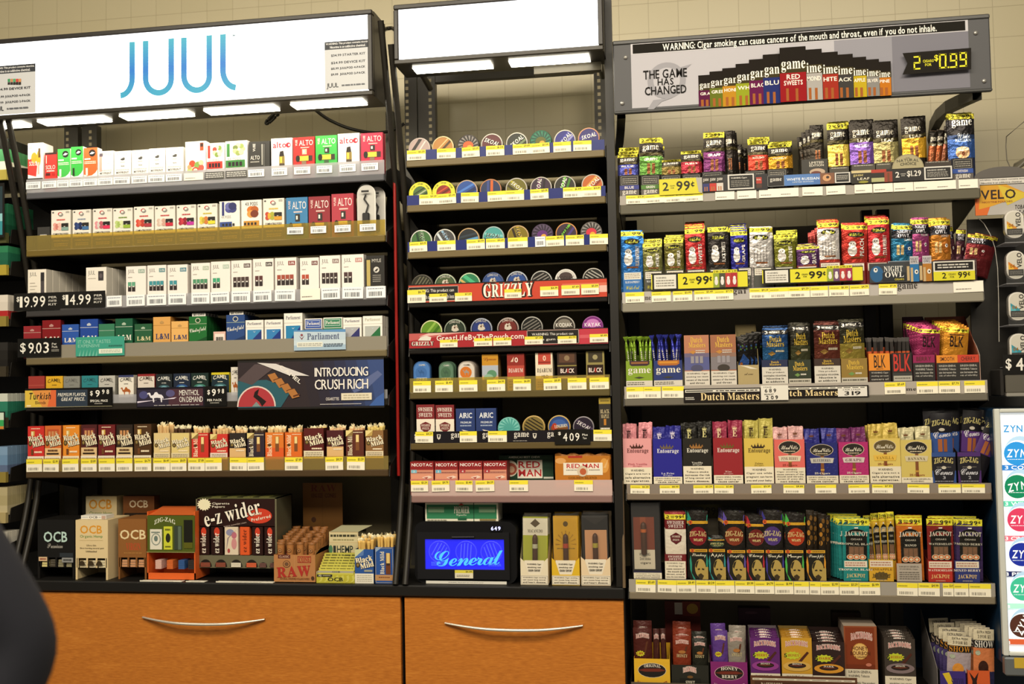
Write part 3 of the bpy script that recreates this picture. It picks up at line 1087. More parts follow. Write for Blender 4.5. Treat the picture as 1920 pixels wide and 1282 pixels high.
def puff(c,dev):
 def f(a):
  a.R(0,0,1,1,'#f2f0ea')
  a.P([(0,1),(1,1),(1,.3),(.85,.2),(.6,.12),(.25,.1),(0,.16)],c)
  a.C(.62,.83,.25,'#1d1c1b').P([(.42,.8),(.6,.87),(.82,.84),(.62,.79)],'#e9ece6')
  a.L(.06,.6,.5,.69,1,'#e9f3e4').L(.06,.48,.9,.58,2,'#d8efd0')
  a.R(.14,.12,.3,.36,dev).R(.12,.02,.85,.06,'#b9b5ac')
 return f
def myle(strip=None):
 def f(a):
  a.R(0,0,1,1,'#f0eeea')
  if strip:
   a.R(.06,.25,.24,.88,'#d9a598').R(.08,.8,.3,.92,'#5f5660')
  a.T('MYLE',.32 if strip else .18,.84,.9 if strip else .82,.92,'#a9a8a8','l')
  if strip:
   a.C(.66,.6,.13,'#c9c8c8').C(.66,.6,.11,'#f0eeea')
  else:
   a.E(.5,.68,.13,.04,'#4a4947').E(.56,.72,.08,.03,'#5c5b58')
   a.L(.35,.54,.65,.6,1,'#b4b2ad').T('Nicotine',.4,.4,.62,.46,'#3a3937')
  a.L(.1,.26,.9,.31,1,'#b7b4ae',.5)
  a.T('MYPRINT',.12,.14,.88,.22,'#5c5a58','b')
 return f
def fruit_box(a):
 a.R(0,0,1,1,'#f4f0ea').R(.72,.7,.9,.95,'#c9522e').R(.74,.82,.88,.93,'#3d2a22')
 a.E(.34,.3,.16,.11,'#cf4a2e').E(.62,.24,.18,.12,'#7fa350').E(.78,.16,.14,.1,'#d45a4a').E(.25,.1,.16,.08,'#b9cf7a')
 a.E(.5,.1,.16,.09,'#c8392d').E(.5,.1,.1,.05,'#e8d9c2').E(.78,.32,.12,.08,'#e1c8a0').E(.2,.2,.1,.07,'#e59a6a')
def pods4(c,fr,txt='4X PODS'):
 def f(a):
  a.R(0,0,1,1,'#f1eee8').R(.06,.48,.2,.92,c)
  for i in range(7):
   t=i*0.9
   a.E(.62+.18*math.cos(t),.72+.13*math.sin(t),.12,.08,fr[i%len(fr)])
  a.T(txt,.1,.36,.72,.45,'#8f9096','l')
  a.R(.02,.12,.9,.36,c)
  for i in range(4):
   a.R(.14+i*.17,.16,.26+i*.17,.3,'#2a1d22')
 return f
def alto_black(a):
 a.R(0,0,1,1,'#33322f').R(.56,.12,.8,.93,'#1f1e1c').R(.6,.16,.68,.9,'#8d8b84').R(.7,.1,.78,.9,'#4b4a46')
 a.T('ALTO',.08,.36,.52,.5,'#e4e0d8','l').T('VUSE',.2,.65,.32,.92,'#d4d0c8',rot=90).L(.08,.24,.5,.32,1,'#a7a39b')
def alto_white(a):
 a.R(0,0,1,1,'#f1ede8').T('alto',.08,.68,.72,.88,'#c4273a','b').E(.82,.76,.12,.085,'#c4273a').E(.86,.76,.05,.035,'#f1ede8')
 a.P([(.42,.56),(.58,.58),(.62,.4),(.38,.4)],'#2a221e').R(.38,.16,.64,.4,'#8f7a3c').R(.42,.18,.52,.38,'#e0c34a').R(.38,.08,.64,.16,'#4a3d30')
def alto(c):
 def f(a):
  a.R(0,0,1,1,c).T('ALTO',.28,.72,.93,.9,'#f2e4de','l').T('VUSE',.1,.72,.2,.92,'#f2d9d2',rot=90).L(.35,.62,.75,.68,1,'#f0d2c8')
  a.R(.42,.42,.64,.6,'#2e2a26' if c!='#cf2f2c' else '#d9b59a').R(.46,.47,.54,.56,'#e6e2da')
  a.R(.14,.2,.9,.38,'#3a3026').R(.3,.21,.72,.37,'#e2cd45').R(.4,.1,.62,.2,'#3c5c3a' if c=='#3fae4a' else '#8a6f5a')
  a.E(.22,.29,.1,.11,'#221d1a')
 return f
def low_strip(a):
 a.R(0,0,1,.3,'#55502f').T('WARNING: This product',.1,.2,.9,.245,'#c9bf8c').L(.15,.08,.85,.17,2,'#b9af7c')
def jc_pod(c,fr,pod):
 def f(a):
  low_strip(a)
  a=a.sub(0,.3,1,1)
  a.R(0,0,1,1,'#e9e4da')
  a.E(.46,.86,.12,.07,'#b9393a').E(.5,.83,.12,.07,'#8d8a86').E(.47,.86,.07,.04,'#e9e4da')
  a.E(.1,.92,.05,.03,'#4e4b48').L(.75,.88,.93,.96,2,'#8b8780')
  a.L(.28,.62,.72,.68,1,c,.8)
  for i in range(6):
   a.E(.2+.12*(i%3),.34+.1*(i//3)+.03*(i%2),.1,.075,fr[i%len(fr)])
  a.R(.54,.26,.9,.52,'#262320').R(.54,.26,.9,.38,pod).R(.66,.39,.74,.41,'#e2dcd2')
  a.T('COMPATIBLE PODS',.1,.1,.9,.17,'#2a2725','b')
 return f
def pods_photo(c,fr,txt,band_c):
 def f(a):
  low_strip(a)
  a=a.sub(0,.3,1,1)
  a.R(0,0,1,1,'#eeebe4')
  if band_c[1]=='c':
   a.T(txt,.2,.8,.8,.93,'#3a3836')
  else:
   a.R(.12,.5,.24,.98,c).T(txt,.1,.4,.56,.5,'#6b6a70','l')
  for i in range(4):
   a.E(.48+.17*(i%2),.66-.14*(i//2)if band_c[1]=='c' else .72+.1*(i//2),.2,.13,fr[i%len(fr)])
  a.E(.66,.5 if band_c[1]=='c' else .75,.09,.06,fr[-1])
  a.R(.02 if band_c[1]!='c' else .12,.1,.62 if band_c[1]!='c' else .88,.28,band_c)
  for i in range(4):
   a.R(.14+i*.17,.13,.24+i*.17,.22,'#2c2a28')
 return f
def juul(n,c,t='5.0%',tagc='#5a4a48'):
 def f(a):
  a.R(0,0,1,1,'#ece6e0').T('JUUL',.1,.8,.42,.92,'#5e5b5a','l').R(.62,.82,.94,.92,tagc).T(t,.66,.84,.9,.9,'#e9e6e2')
  a.L(.1,.7,.32,.74,1,'#aaa5a0')
  for i in range(n):
   u=.1+i*.2
   a.R(u,.36,u+.17,.6,'#2f2626').R(u,.49,u+.17,.6,c).R(u+.04,.47,u+.13,.5,'#dcd8d2')
  a.R(.02,0,.98,.2,'#e6e3e6').L(.1,.2,.9,.26,1,'#c0bbb6')
 return f
def juul_starter(a):
 a.R(0,0,1,1,'#e9e2d4').T('JUUL',.1,.8,.48,.93,'#6a6660','l').R(.7,.08,.9,.92,'#4b4648').R(.7,.7,.9,.92,'#2e2b2d')
 for i in range(6):
  a.R(.12,.25+i*.08,.5-.1*(i%2),.265+i*.08,'#b3aca0')
def juul_device(a):
 a.R(0,0,1,1,'#e9e3d8').T('JUUL',.1,.78,.44,.92,'#6a6660','l').R(.6,.66,.86,.9,'#3b3638').E(.73,.78,.08,.06,'#5e5559').L(.1,.7,.5,.74,1,'#b3aca0')
def myle_black(a):
 a.R(0,0,1,1,'#24221f').R(0.02,.28,.22,.9,'#b7a45e').T('MYLE',.32,.84,.82,.92,'#c9c6be','l').C(.56,.66,.16,'#d0cdc6').P([(.44,.62),(.56,.68),(.68,.69),(.58,.62)],'#2a2725')
 a.L(.35,.36,.8,.55,4,'#8a8780').R(0.02,.18,.95,.27,'#d8d3c6').T('WARNING',.1,.2,.85,.25,'#3a3733')
 a.R(.0,0,1,.18,'#c9cdd2')
def pack(c,lid_line='#c9bfae',emb=None,name=None,ncol='#efe8dc',nst='s',body=None):
 def f(a):
  a.R(0,0,1,1,c)
  if body:
   a.R(0,0,1,.68,body)
  a.R(0,.665,1,.685,lid_line)
  if emb:
   a.E(.5,.8,.07,.05,emb).E(.42,.78,.04,.04,emb).E(.58,.78,.04,.04,emb).R(.42,.74,.58,.76,emb)
  if name:
   a.T(name,.14,.14,.94,.36,ncol,nst)
 return f
def chesterfield(c,c2):
 def f(a):
  a.R(0,0,1,1,c).R(0,.7,1,.715,'#a9b79a').E(.5,.84,.15,.1,'#c9c6b0').E(.5,.84,.11,.07,c2)
  a.T('Chesterfield',.04,.34,.98,.56,'#e9e6da','sc',rot=8).P([(.3,0),(1,.2),(1,0)],c2)
  a.R(.18,1.0,.95,1.13,'#d6d3cc').T('$1 OFF',.26,1.02,.88,1.11,'#2b2a28')
 return f
def parliament(top,chev,name='#4a4660'):
 def f(a):
  a.R(0,0,1,1,'#ece9e2').R(0,.0,1,.02,'#bfbcb4')
  if top:
   a.R(.04,.52,.96,.95,top).frame(.1,.6,.9,.9,.02,'#dfe6e6').T('Parliament',.14,.68,.86,.84,'#f0eee6','s')
   a.R(0,.5,1,.52,'#b5b2aa').R(0,0,1,.48,'#3c4f80' if chev=='#2c4f9e' else top)
  else:
   a.T('Parliament',.1,.76,.9,.9,name,'s').R(0,.62,1,.635,'#bfbbb2')
   a.R(.1,0,.9,.52,chev[0]).P([(.9,.5),(.35,0),(.9,0)],chev[1]).P([(.42,.45),(.5,.38),(.6,.46),(.5,.42)],'#b9c8d0')
 return f
def camel(c,top,ncol,glow=None,art=False):
 def f(a):
  a.R(0,0,1,1,c)
  if top:
   a.R(.0,.92,1,1,top)
  if glow:
   a.E(.5,.48,.38,.14,glow).E(.5,.48,.24,.09,'#7fb0c0')
  a.T('CAMEL',.1,.74,.9,.87,ncol,'b',arch=.4)
  a.L(.36,.66,.64,.7,1,ncol,.6)
  if art:
   camel_beast(a,.5,.42,.36,.15,'#a65a2a')
   a.L(.2,.1,.8,.16,1,'#b9b3a4')
  a.R(0,.03,1,.045,'#bdb6a6')
 return f
def camel_beast(a,cu,cv,ru,rv,c):
 """small standing dromedary emblem"""
 q=[(-1,.55),(-.98,.8),(-.72,.92),(-.62,.72),(-.55,.3),(-.3,.42),(-.12,.95),(.1,1.0),(.3,.55),(.62,.45),(.8,.1),(.86,-.3),(.76,-.3),(.7,-.05),(.66,-1),(.56,-1),(.5,-.2),(.1,-.12),(-.22,-.2),(-.2,-1),(-.32,-1),(-.4,-.2),(-.62,-.1),(-.78,.4),(-.8,.6)]
 a.P([(cu+x*ru,cv+y*rv)for x,y in q],c)
BM_TXT='#efe3c4'
def bm_word(a,v=.5,dark='#2a1a14',w=.92):
 for dx,dy in((-.025,-.008),(.025,-.008),(.02,-.016)):
  a.T('Black',.03+dx,v+dy,.93+dx,v+.17+dy,dark,'s',rot=13)
  a.k-=.8
  a.T('Mild',.28+dx,v-.16+dy,1.0+dx,v+.005+dy,dark,'s',rot=13)
  a.k-=.8
 for dx in(-.006,.008):
  a.T('Black',.03+dx,v,.93+dx,v+.17,BM_TXT,'s',rot=13)
  a.T('Mild',.28+dx,v-.16,1.0+dx,v+.005,BM_TXT,'s',rot=13)
  a.k-=1
 a.k+=2
 a.E(.16,v-.08,.11,.075,'#4b3a1e').E(.16,v-.08,.06,.04,'#8f7a44')
def bm_a(c,low='#e8dfcf',wc='#eee4d0',win=None,dark='#2a1a14',label='#f1e0c0'):
 """closed box with diagonal wordmark"""
 def f(a):
  a.R(0,0,1,1,c)
  if win:
   a.R(.14,.55,.86,.9,win).R(0,0,1,.36,wc)
   for i in range(3):
    a.R(.22+i*.2,.62,.36+i*.2,.84,'#c58c5a')
  else:
   a.L(.2,.91,.75,.95,1,label).R(.2,.72,.42,.86,'#c9a24a').R(.22,.74,.34,.84,'#e9d9b0')
  bm_word(a,.58,dark)
  if win:
   a.L(.2,.26,.8,.32,1,'#5a3a24',.8).R(.12,.18,.88,.22,'#2a1c14')
  else:
   a.R(.22,.17,.36,.33,'#6a4020').L(.42,.22,.9,.28,1,label,.8)
  a.R(0,0,1,.13,low).L(.08,.03,.92,.1,1,'#b5a992',.5)
 return f
def bm_tray(c,c2=None,diag=True,vert=False,low=None,lab='#f1e0c0'):
 """open tray front with torn corner"""
 def f(a):
  a.R(0,0,1,1,c)
  if c2:
   a.R(0,.0,1,.42,c2)
  if vert:
   a.T('Black Mild',.1,.1,.36,.9,BM_TXT,'s',rot=90)
   a.E(.23,.52,.1,.05,'#4b3a1e').R(.55,.28,.75,.84,'#7a4a26').R(.57,.58,.73,.84,'#e8cf8c').L(.42,.9,.95,.95,1,lab)
  else:
   bm_word(a,.62)
   a.L(.4,.3,.92,.36,1,lab,.8)
  if diag:
   a.P([(0,1),(.42,1),(0,.78)],'#e2cf8a').P([(.42,1),(.38,.8),(0,.78)],'#b99a55' if not vert else '#8a7040')
  if low:
   a.R(0,0,1,.26,low).L(.08,.04,.92,.22,3,'#8f8470',.5)
 return f

# ------------------------------------------------------------------ product builders
def card_box(name,w,h,d,art,side='#e8e4da',top=None,mat='card',back=None,parts=None,ext=0.0):
 g=G()
 g.box(-w/2,w/2,0,d,0,h,side,mat,top=top or side)
 if art:
  art(A(g,w,h,0,0,0,mat))
 o=g.build(name)
 return o
def lidded_pack(w,h,d,art,side,top=None,zl=.675):
 """cigarette pack: body plus hinged flip top"""
 g=G()
 g.box(-w/2,w/2,0,d,0,h*zl,side,'gloss')
 a=A(g,w,h,0,0,0,'gloss')
 art(a)
 o=g.build('cigarette_pack')
 g=G()
 g.box(-w/2-.0004,w/2+.0004,.0003,d,h*zl+.0004,h,side,'gloss',top=top or side)
 g.build('flip_top',o)
 return o
def place(o,x0,x1,y,Y,zb,rz=0.0):
 o.location=((P(x0,y,Y)[0]+P(x1,y,Y)[0])/2,Y,zb)
 o.rotation_euler=(0,0,rz)
 return o
def dims(x0,x1,yt,Y,zb,k=0.975):
 xm=(x0+x1)/2
 return(P(x1,yt,Y)[0]-P(x0,yt,Y)[0])*k,P(xm,yt,Y)[1]-zb
YF=0.014
def row(ctx,zb,items,d=0.03,Y=YF,name='vape_box',cat='box',mat='card',group=None,jit=0.02,maker=None,lip=0.0):
 """items: (x0, x1, ytop, art, side colour, description)"""
 n=len(items)
 out=[]
 for i,it in enumerate(items):
  x0,x1,yt,art,side,desc=it[:6]
  kw=it[6]if len(it)>6 else{}
  w,h=dims(x0,x1,yt,Y,zb+.001)
  w=min(w,kw.get('wmax',9))
  dd=kw.get('d',d)
  if lip and not kw.get('full'):
   art=(lambda f_,q:(lambda a:f_(a.sub(0,q,1,1))))(art,lip/h)
  if maker:
   o=maker(w,h,dd,art,side,kw.get('top'))
  else:
   o=card_box(kw.get('name',name),w,h,dd,art,side,kw.get('top'),mat)
  place(o,x0,x1,yt,Y,zb+.001,RND.uniform(-jit,jit)*0.5)
  grp=group
  same=sum(1 for q in items if q[5]==desc)
  tag(o,'%s, %s on %s'%(desc,pos(i,n),ctx)if same>1 else '%s on %s'%(desc,ctx),kw.get('cat',cat),grp)
  out.append(o)
  st=kw.get('stack')
  if st:
   cnt,dy,sdesc,sgrp=st
   for k in range(cnt):
    dup(o,(o.location.x,Y+(k+1)*(dd+dy),zb+.001),(0,0,RND.uniform(-.01,.01)),sdesc,sgrp)
 return out

# ------------------------------------------------------------------ left rack, shelf by shelf
C1="left rack's top shelf"
row(C1,LZ[0],[(52,81,268,solo_wave,'#efe9e2','white box with red wave and gold device',{'d':.06}),(84,107,286,solo_red,'#c8332c','small solid red box',{'d':.03}),(108,132,279,puff('#41b04c','#dfe8da'),'#eeece6','bright green and white box with pale device'),(133,156,275,puff('#3bb047','#23301f'),'#eeece6','bright green and white box with dark device'),(157,183,277,puff('#e4622c','#e9ddd2'),'#eeece6','orange and white box'),(184,213,283,myle(True),'#efece8','plain white box with pink strip'),(214,246,283,myle(),'#efece8','plain white box with tiny leaf emblem',{'top':'#f3f1ee'}),(247,279,281,myle(),'#efece8','plain white box with tiny leaf emblem'),(279,310,278,myle(),'#efece8','plain white box with tiny leaf emblem'),(311,344,276,myle(),'#efece8','plain white box with tiny leaf emblem'),(347,386,265,fruit_box,'#f1ede6','white box with mixed fruit along the bottom'),(387,421,268,pods4('#c8392d',('#cfd8a8','#7f9a48','#e9c0b8','#c8493d')),'#efece6','white box with red pod stripe'),(422,464,264,pods4('#3f7f3f',('#b8c48a','#8f9f58','#d9cda0','#6f7f48')),'#efece6','white box with green pod stripe'),(466,506,265,alto_black,'#2a2926','charcoal box with silver device'),(508,548,259,alto_white,'#eeeae4','white box with red lettering and upright device'),(549,590,257,alto('#cf2f2c'),'#b02a26','red box with yellow device'),(591,632,254,alto('#3fae4a'),'#2f8a3a','green box with yellow device'),(633,674,250,alto_white,'#eeeae4','white box with red lettering and upright device'),(676,718,249,alto('#c3304c'),'#a02a40','crimson pink box with yellow device')],lip=.040)
C2="left rack's second shelf"
RD=('#c4483c','#d9705a','#a83a34')
o2=row(C2,LZ[1],[(96,133,394,jc_pod('#d0504a',('#e0a094','#c97a70','#e8b8ac'),'#7f9f98'),'#d8d3c6','cream pod box with pink peach picture'),(136,171,393,jc_pod('#7f8fa8',('#26386a','#33487f','#1d2a54'),'#3f6da0'),'#d8d3c6','cream pod box with blueberry picture'),(174,211,391,jc_pod('#c8384c',('#d98f98','#cfcac4','#b95a68'),'#d8305a'),'#d8d3c6','cream pod box with pink and grey fruit picture'),(212,249,390,jc_pod('#6f8f3a',('#b8cc80','#9fb860','#d2dca8'),'#8fae3a'),'#d8d3c6','cream pod box with pale green fruit picture'),(251,289,387,jc_pod('#c0383a',('#cf4a3a','#d86a50','#b83a30'),'#a83a44'),'#d8d3c6','cream pod box with watermelon picture'),(290,329,386,jc_pod('#c0484a',('#d0b8a8','#e0d0c4','#c9a090'),'#c02a3e'),'#d8d3c6','cream pod box with pale nut coloured fruit'),(331,368,384,jc_pod('#b83a40',('#a8283a','#c43a44','#8f1f30'),'#b8309a'),'#d8d3c6','cream pod box with dark red berry picture'),(370,408,382,jc_pod('#c8b83a',('#d8c850','#c0a83a','#c9783a'),'#d8d03a'),'#d8d3c6','cream pod box with yellow fruit picture'),(411,450,377,pods_photo('#3a3f7a',('#54589a','#3f4480','#6a6fae','#33386a'),'4X PODS','#3a4f90'),'#e2dfd6','white pod box with blue violet fruit'),(452,491,375,pods_photo('#d88a3a',('#d87a2e','#b8602a','#e09a4a','#7a3a24'),'4X PODS','#c9903a'),'#e2dfd6','white pod box with sliced peach picture'),(493,533,372,jc_pod('#d8b84a',('#c04a3a','#d8a83a','#a8a83a'),'#d8962e'),'#d8d3c6','cream pod box with mango picture'),(536,577,370,alto('#3f7fb0'),'#2f6a98','blue box with yellow device'),(578,619,368,alto('#8f2a34'),'#7a242c','dark wine box with yellow device'),(621,663,363,alto('#b03a48'),'#98303c','dusty red box with yellow device')])
for k,(bx0,bx1,yt,yy,ds)in enumerate(((668,704,346,0.014,'clear blister pack with black charger in front'),(688,722,350,0.06,'clear blister pack partly hidden behind another blister'))):
 w,h=dims(bx0,bx1,yt,yy,LZ[1]+.001)
 g=G()
 n=12
 out=[(-w/2,0)]+[(w/2,0)]+[(w/2*math.cos(t*math.pi/n),h-w/2+w/2*math.sin(t*math.pi/n))for t in range(n+1)]
 g.prism(out,0.004,0.005,'y','#dcdad4','gloss')
 o=g.build('blister_pack')
 g=G()
 inn=[(p[0]*.86,.01+p[1]*.95)for p in out]
 g.prism(inn,-.010,0.0038,'y','#e8e8e8','clear_film')
 g.build('clear_blister',o)
 g=G()
 g.cbox(-.012,.012,-.008,.003,h*.12,h*.45,'#1b1a19','gloss',.003)
 g.tube([(0,-.002,h*.45),(.008,-.002,h*.6),(-.006,-.002,h*.72),(0,-.002,h*.8)],.003,'#1f1e1d','gloss',6)
 g.build('charger',o)
 g=G()
 g.cbox(-.013,.013,-.0108,-.0102,h*.84,h*.88,'#2a2826','gloss',.0001)
 g.build('hang_hole',o)
 place(o,bx0,bx1,yt,yy,LZ[1]+.001)
 tag(o,ds+", right end of left rack's second shelf",'blister pack')
g=G()
w,h=dims(70,94,426,.03,LZ[1])
g.box(-w/2,w/2,0,.05,0,h,'#3b3a38','card')
a=A(g,w,h)
a.L(.2,.6,.75,.72,1,'#c9c6c0')
o=place(g.build('small_box'),70,94,426,.03,LZ[1]+.001)
tag(o,"small dark grey box at left end of left rack's second shelf",'box')
C3="left rack's third shelf"
TE,GN,MT='#3f8f9a','#5f9f80','#7fae90'
row(C3,LZ[2],[(52,87,505,juul_starter,'#ddd6c8','white box with dark upright device',{'d':.036,'stack':(6,.004,'white box lined up behind the device box at left end of third shelf','boxes queued behind the device box')}),(161,200,501,juul_device,'#e2dccf','white box with black square emblem',{'d':.036,'stack':(5,.004,'white box lined up behind the black emblem box on third shelf','boxes queued behind the emblem box')}),(236,274,499,juul(2,GN,'5.0%','#8fa89a'),'#e6e0da','off white pod box showing two green pods'),(276,312,497,juul(4,TE,'5.0%','#3f8088'),'#e6e0da','off white pod box showing four teal pods'),(314,352,496,juul(2,TE,'5.0%','#3f7f90'),'#e6e0da','off white pod box showing two teal pods'),(358,394,493,juul(4,'#4f8f6a','5.0%','#a8b8a4'),'#e6e0da','off white pod box showing four green pods'),(395,432,490,juul(2,'#3fa078','5.0%','#a8beb0'),'#e6e0da','off white pod box showing two bright green pods'),(433,472,488,juul(4,'#4a3a38'),'#e6e0da','off white pod box showing four dark brown pods'),(474,513,485,juul(2,'#5a3434','5.0%','#3a3432'),'#e6e0da','off white pod box showing two dark brown pods'),(515,556,483,juul(4,'#a04a3a','5.0%','#8a3430'),'#e6e0da','off white pod box showing four red brown pods'),(562,598,483,juul(2,'#b04a34','5.0%','#6a3434'),'#e6dcdc','pinkish white pod box showing two red pods'),(599,638,479,juul(4,'#3a2c2c','5.0%','#8a7470'),'#e6e0da','off white pod box showing four near black pods'),(640,682,477,juul(2,'#4a3234','5.0%','#c08a84'),'#e6e0da','off white pod box showing two near black pods'),(686,721,479,myle_black,'#1f1d1a','black box with gold strip')],lip=.006)
C4="left rack's fourth shelf"
RED4,BLU4,GRN4,GLD4='#8a2228','#2a4a9a','#1f5a3e','#cf9a4e'
pk=lambda w,h,d,art,side,top:lidded_pack(w,h,d,art,side,top)
row(C4,LZ[3],[(44,77,611,pack('#8f2a30','#b8a094','#b88a84','L&M'),'#7a2024','short dark red cigarette pack'),(79,114,600,pack('#7f1c20','#b8a094','#b88a84','L&M'),'#6a181c','tall dark red cigarette pack'),(116,148,608,pack('#2f56a8','#c0c4cc','#b8c0cc','L&M'),'#24468c','short blue cigarette pack'),(150,184,598,pack('#27489a','#c0c4cc','#b8c0cc','L&M'),'#1f3c80','tall blue cigarette pack',{'stack':(3,.002,'blue cigarette pack queued behind the tall blue pack on fourth shelf','blue packs in the queue')}),(185,215,607,pack('#3a7a5c','#a8b8ac',None,'L&M'),'#2a5a44','short pale green cigarette pack'),(216,249,597,pack('#225a40','#b8c4b4','#a8bca8','L&M'),'#1a4a34','tall dark green cigarette pack',{'stack':(4,.002,'green cigarette pack queued behind the tall green pack on fourth shelf','green packs in the queue')}),(252,285,607,pack('#2a5a3c','#a8b8a0','#a8bca8','L&M','#d9cfa0'),'#1f4a30','short dark green cigarette pack'),(287,320,594,pack('#d8a25a','#b08040','#b89058','L&M','#2a3a6a'),'#b88440','tall gold cigarette pack',{'stack':(4,.002,'gold cigarette pack queued behind the tall gold pack on fourth shelf','gold packs in the queue')}),(321,353,602,pack('#e0ae66','#b08040','#b89058','L&M','#2a3a6a'),'#b88440','short gold cigarette pack'),(354,388,593,chesterfield('#256a34','#1a4a26'),'#1d5a2c','green cigarette pack with discount tab on top',{'stack':(4,.002,'green cigarette pack queued behind the green discount pack','discount packs in green')}),(424,459,590,chesterfield('#2f4a80','#223660'),'#223a6a','blue cigarette pack with discount tab on top',{'stack':(4,.002,'blue cigarette pack queued behind the blue discount pack','discount packs in blue')}),(460,494,600,parliament(None,('#3f86b8','#2a3a78')),'#d8d4ca','white cigarette pack with light blue chevron'),(496,530,599,parliament(None,('#3a7fb8','#243a80')),'#d8d4ca','white cigarette pack with light blue chevron'),(532,567,587,parliament(None,('#2f80b0','#243a80')),'#d8d4ca','tall white cigarette pack with blue chevron',{'stack':(4,.002,'white cigarette pack queued behind the tall blue chevron pack','white packs in the queue')}),(571,604,597,parliament('#3350a0','#2c4f9e'),'#d8d4ca','white and royal blue cigarette pack'),(606,642,595,parliament('#2f7a56','#2f7a56'),'#d8d4ca','white and green cigarette pack'),(643,678,595,parliament(None,('#a9a9ae','#35366a')),'#d8d4ca','white cigarette pack with silver chevron'),(680,717,592,parliament(None,('#b0b4b0','#2a6a40'),'#a8a890'),'#d8d4ca','white cigarette pack with silver green chevron',{'stack':(2,.002,'white cigarette pack queued behind the silver green pack at right end','white packs at right end')})],d=.022,cat='cigarette pack',mat='gloss',maker=pk,lip=.043)
w,h=dims(400,423,622,.012,LZ[3])
g=G()
g.box(-w/2,w/2,0,.002,0,h,'#d8b0a4','card')
A(g,w,h).R(.12,.3,.9,.9,'#e8dcd2').L(.2,.4,.8,.8,1,'#4a4440',.8)
o=place(g.build('code_card'),400,423,622,.012,LZ[3]+.001)
tag(o,'small pink card with barcode between the two discount packs','card')
C5="left rack's fifth shelf"
row(C5,LZ[4],[(53,84,705,pack('#9a3a34','#b8584a',None,None),'#7a2c28','rust red cigarette pack',{'top':'#c9bca4'}),(86,118,705,camel('#d8a82c',None,'#4a3a1a'),'#b8902a','golden yellow cigarette pack',{'top':'#c9bca4'}),(119,150,705,camel('#84857f',None,'#6a6a66'),'#6a6a64','grey cigarette pack',{'top':'#c9bca4'}),(153,184,704,camel('#2f7f86',None,'#2a5a60'),'#246268','teal cigarette pack',{'top':'#c9bca4'}),(185,216,704,camel('#b9b7b0',None,'#4a4844'),'#9a988f','silver grey cigarette pack',{'top':'#d9d4c4'}),(222,251,703,camel('#e2ddd2','#3a3f66','#4a4844',None,True),'#c9c4b6','white cigarette pack with full camel emblem'),(258,290,701,camel('#d9cfc4','#8a2a2c','#4a3a36',None,False),'#8a2a2c','white cigarette pack with dark red edges',{'top':'#c9bca4'}),(292,323,701,camel('#22272a',None,'#d9d8d2','#3f5f68'),'#1a1e20','black cigarette pack with grey glow'),(325,357,700,camel('#232c3e',None,'#d9d8d2','#2f558f'),'#1a2030','black cigarette pack with blue glow'),(358,391,699,camel('#20302c',None,'#d9d8d2','#3f7a6a'),'#182420','black cigarette pack with green glow'),(396,430,698,camel('#1f2f38','#c9b92c','#e0dcc8','#3f6a70'),'#c9b92c','black cigarette pack with yellow top'),(433,449,688,camel('#dcd6cc',None,'#4a4844',None,True),'#c9c4b6','white camel pack half hidden by the large banner')],d=.022,cat='cigarette pack',mat='gloss',maker=pk)
C6="left rack's lowest shelf"
BR='#7a5a2c'
BM=[(52,83,799,bm_a('#c9302a'),'#a82820','closed red cigar box'),(84,115,798,bm_a('#cf6a30',wc='#e3b880',win='#b8502a'),'#a8501f','closed orange cigar box with window'),(118,149,797,bm_a('#e08a2a',low='#e8d9b8'),'#b8641c','closed orange yellow cigar box'),(152,182,796,bm_a('#4a1c1e',wc='#d8b888',win='#6a2a2c'),'#3a1618','closed dark wine cigar box with cream base'),(184,216,796,bm_a('#6a1e20',low='#e3dac8'),'#561a1c','closed maroon cigar box'),(218,249,796,bm_a('#2a2019',wc='#d8c090',win='#3a2c20'),'#241a14','closed black cigar box with cream base'),(251,284,795,bm_a('#4a3018',low='#e3dac8'),'#3a2614','closed dark brown cigar box')]
row(C6,LZ[5],BM,d=.04,name='cigar_box',cat='cigar box',lip=.036)
BT=[(288,319,812,bm_tray('#d8c088',diag=False,low='#d9c9a0'),'#c9ae74','cream','#d9b47c',808-22),(321,355,812,bm_tray('#d9c480',diag=False,low='#d9c9a0'),'#c9ae74','pale yellow','#4a3220',792),(359,391,812,bm_tray('#c8322a',diag=True,vert=True),'#a82820','bright red','#d9b47c',792),(394,427,814,bm_tray('#cc382e',diag=True,low='#e3cfc4'),'#a82820','poppy red','#dcb880',792),(430,461,812,bm_tray('#2c2420',c2='#d8b078',diag=False),'#241c18','black and cream','#e0bc88',794),(463,496,812,bm_tray('#2f2530',diag=True,vert=True),'#241c24','dark plum','#4a3626',793),(497,532,811,bm_tray('#d8762a',c2='#d85a26',diag=False,vert=True),'#b85a1c','flame orange','#dcbc84',792),(534,566,811,bm_tray('#d86a26',diag=False,vert=True),'#b8541c','plain orange','#dcb47c',792),(569,607,803,bm_tray('#571a18',diag=False,low='#ddd2b4'),'#461614','maroon','#d0b060',792),(612,644,807,bm_tray('#4a1a1e',c2='#d8b078',diag=False),'#3a1618','wine and cream','#d8b084',791),(648,682,807,bm_tray('#5a2a1e',diag=True,vert=True),'#4a2018','reddish brown','#d4a878',790),(685,719,807,bm_tray('#8a643a',diag=True,low='#d8c8a8'),'#6a4a2a','bronze brown','#d9c070',788)]
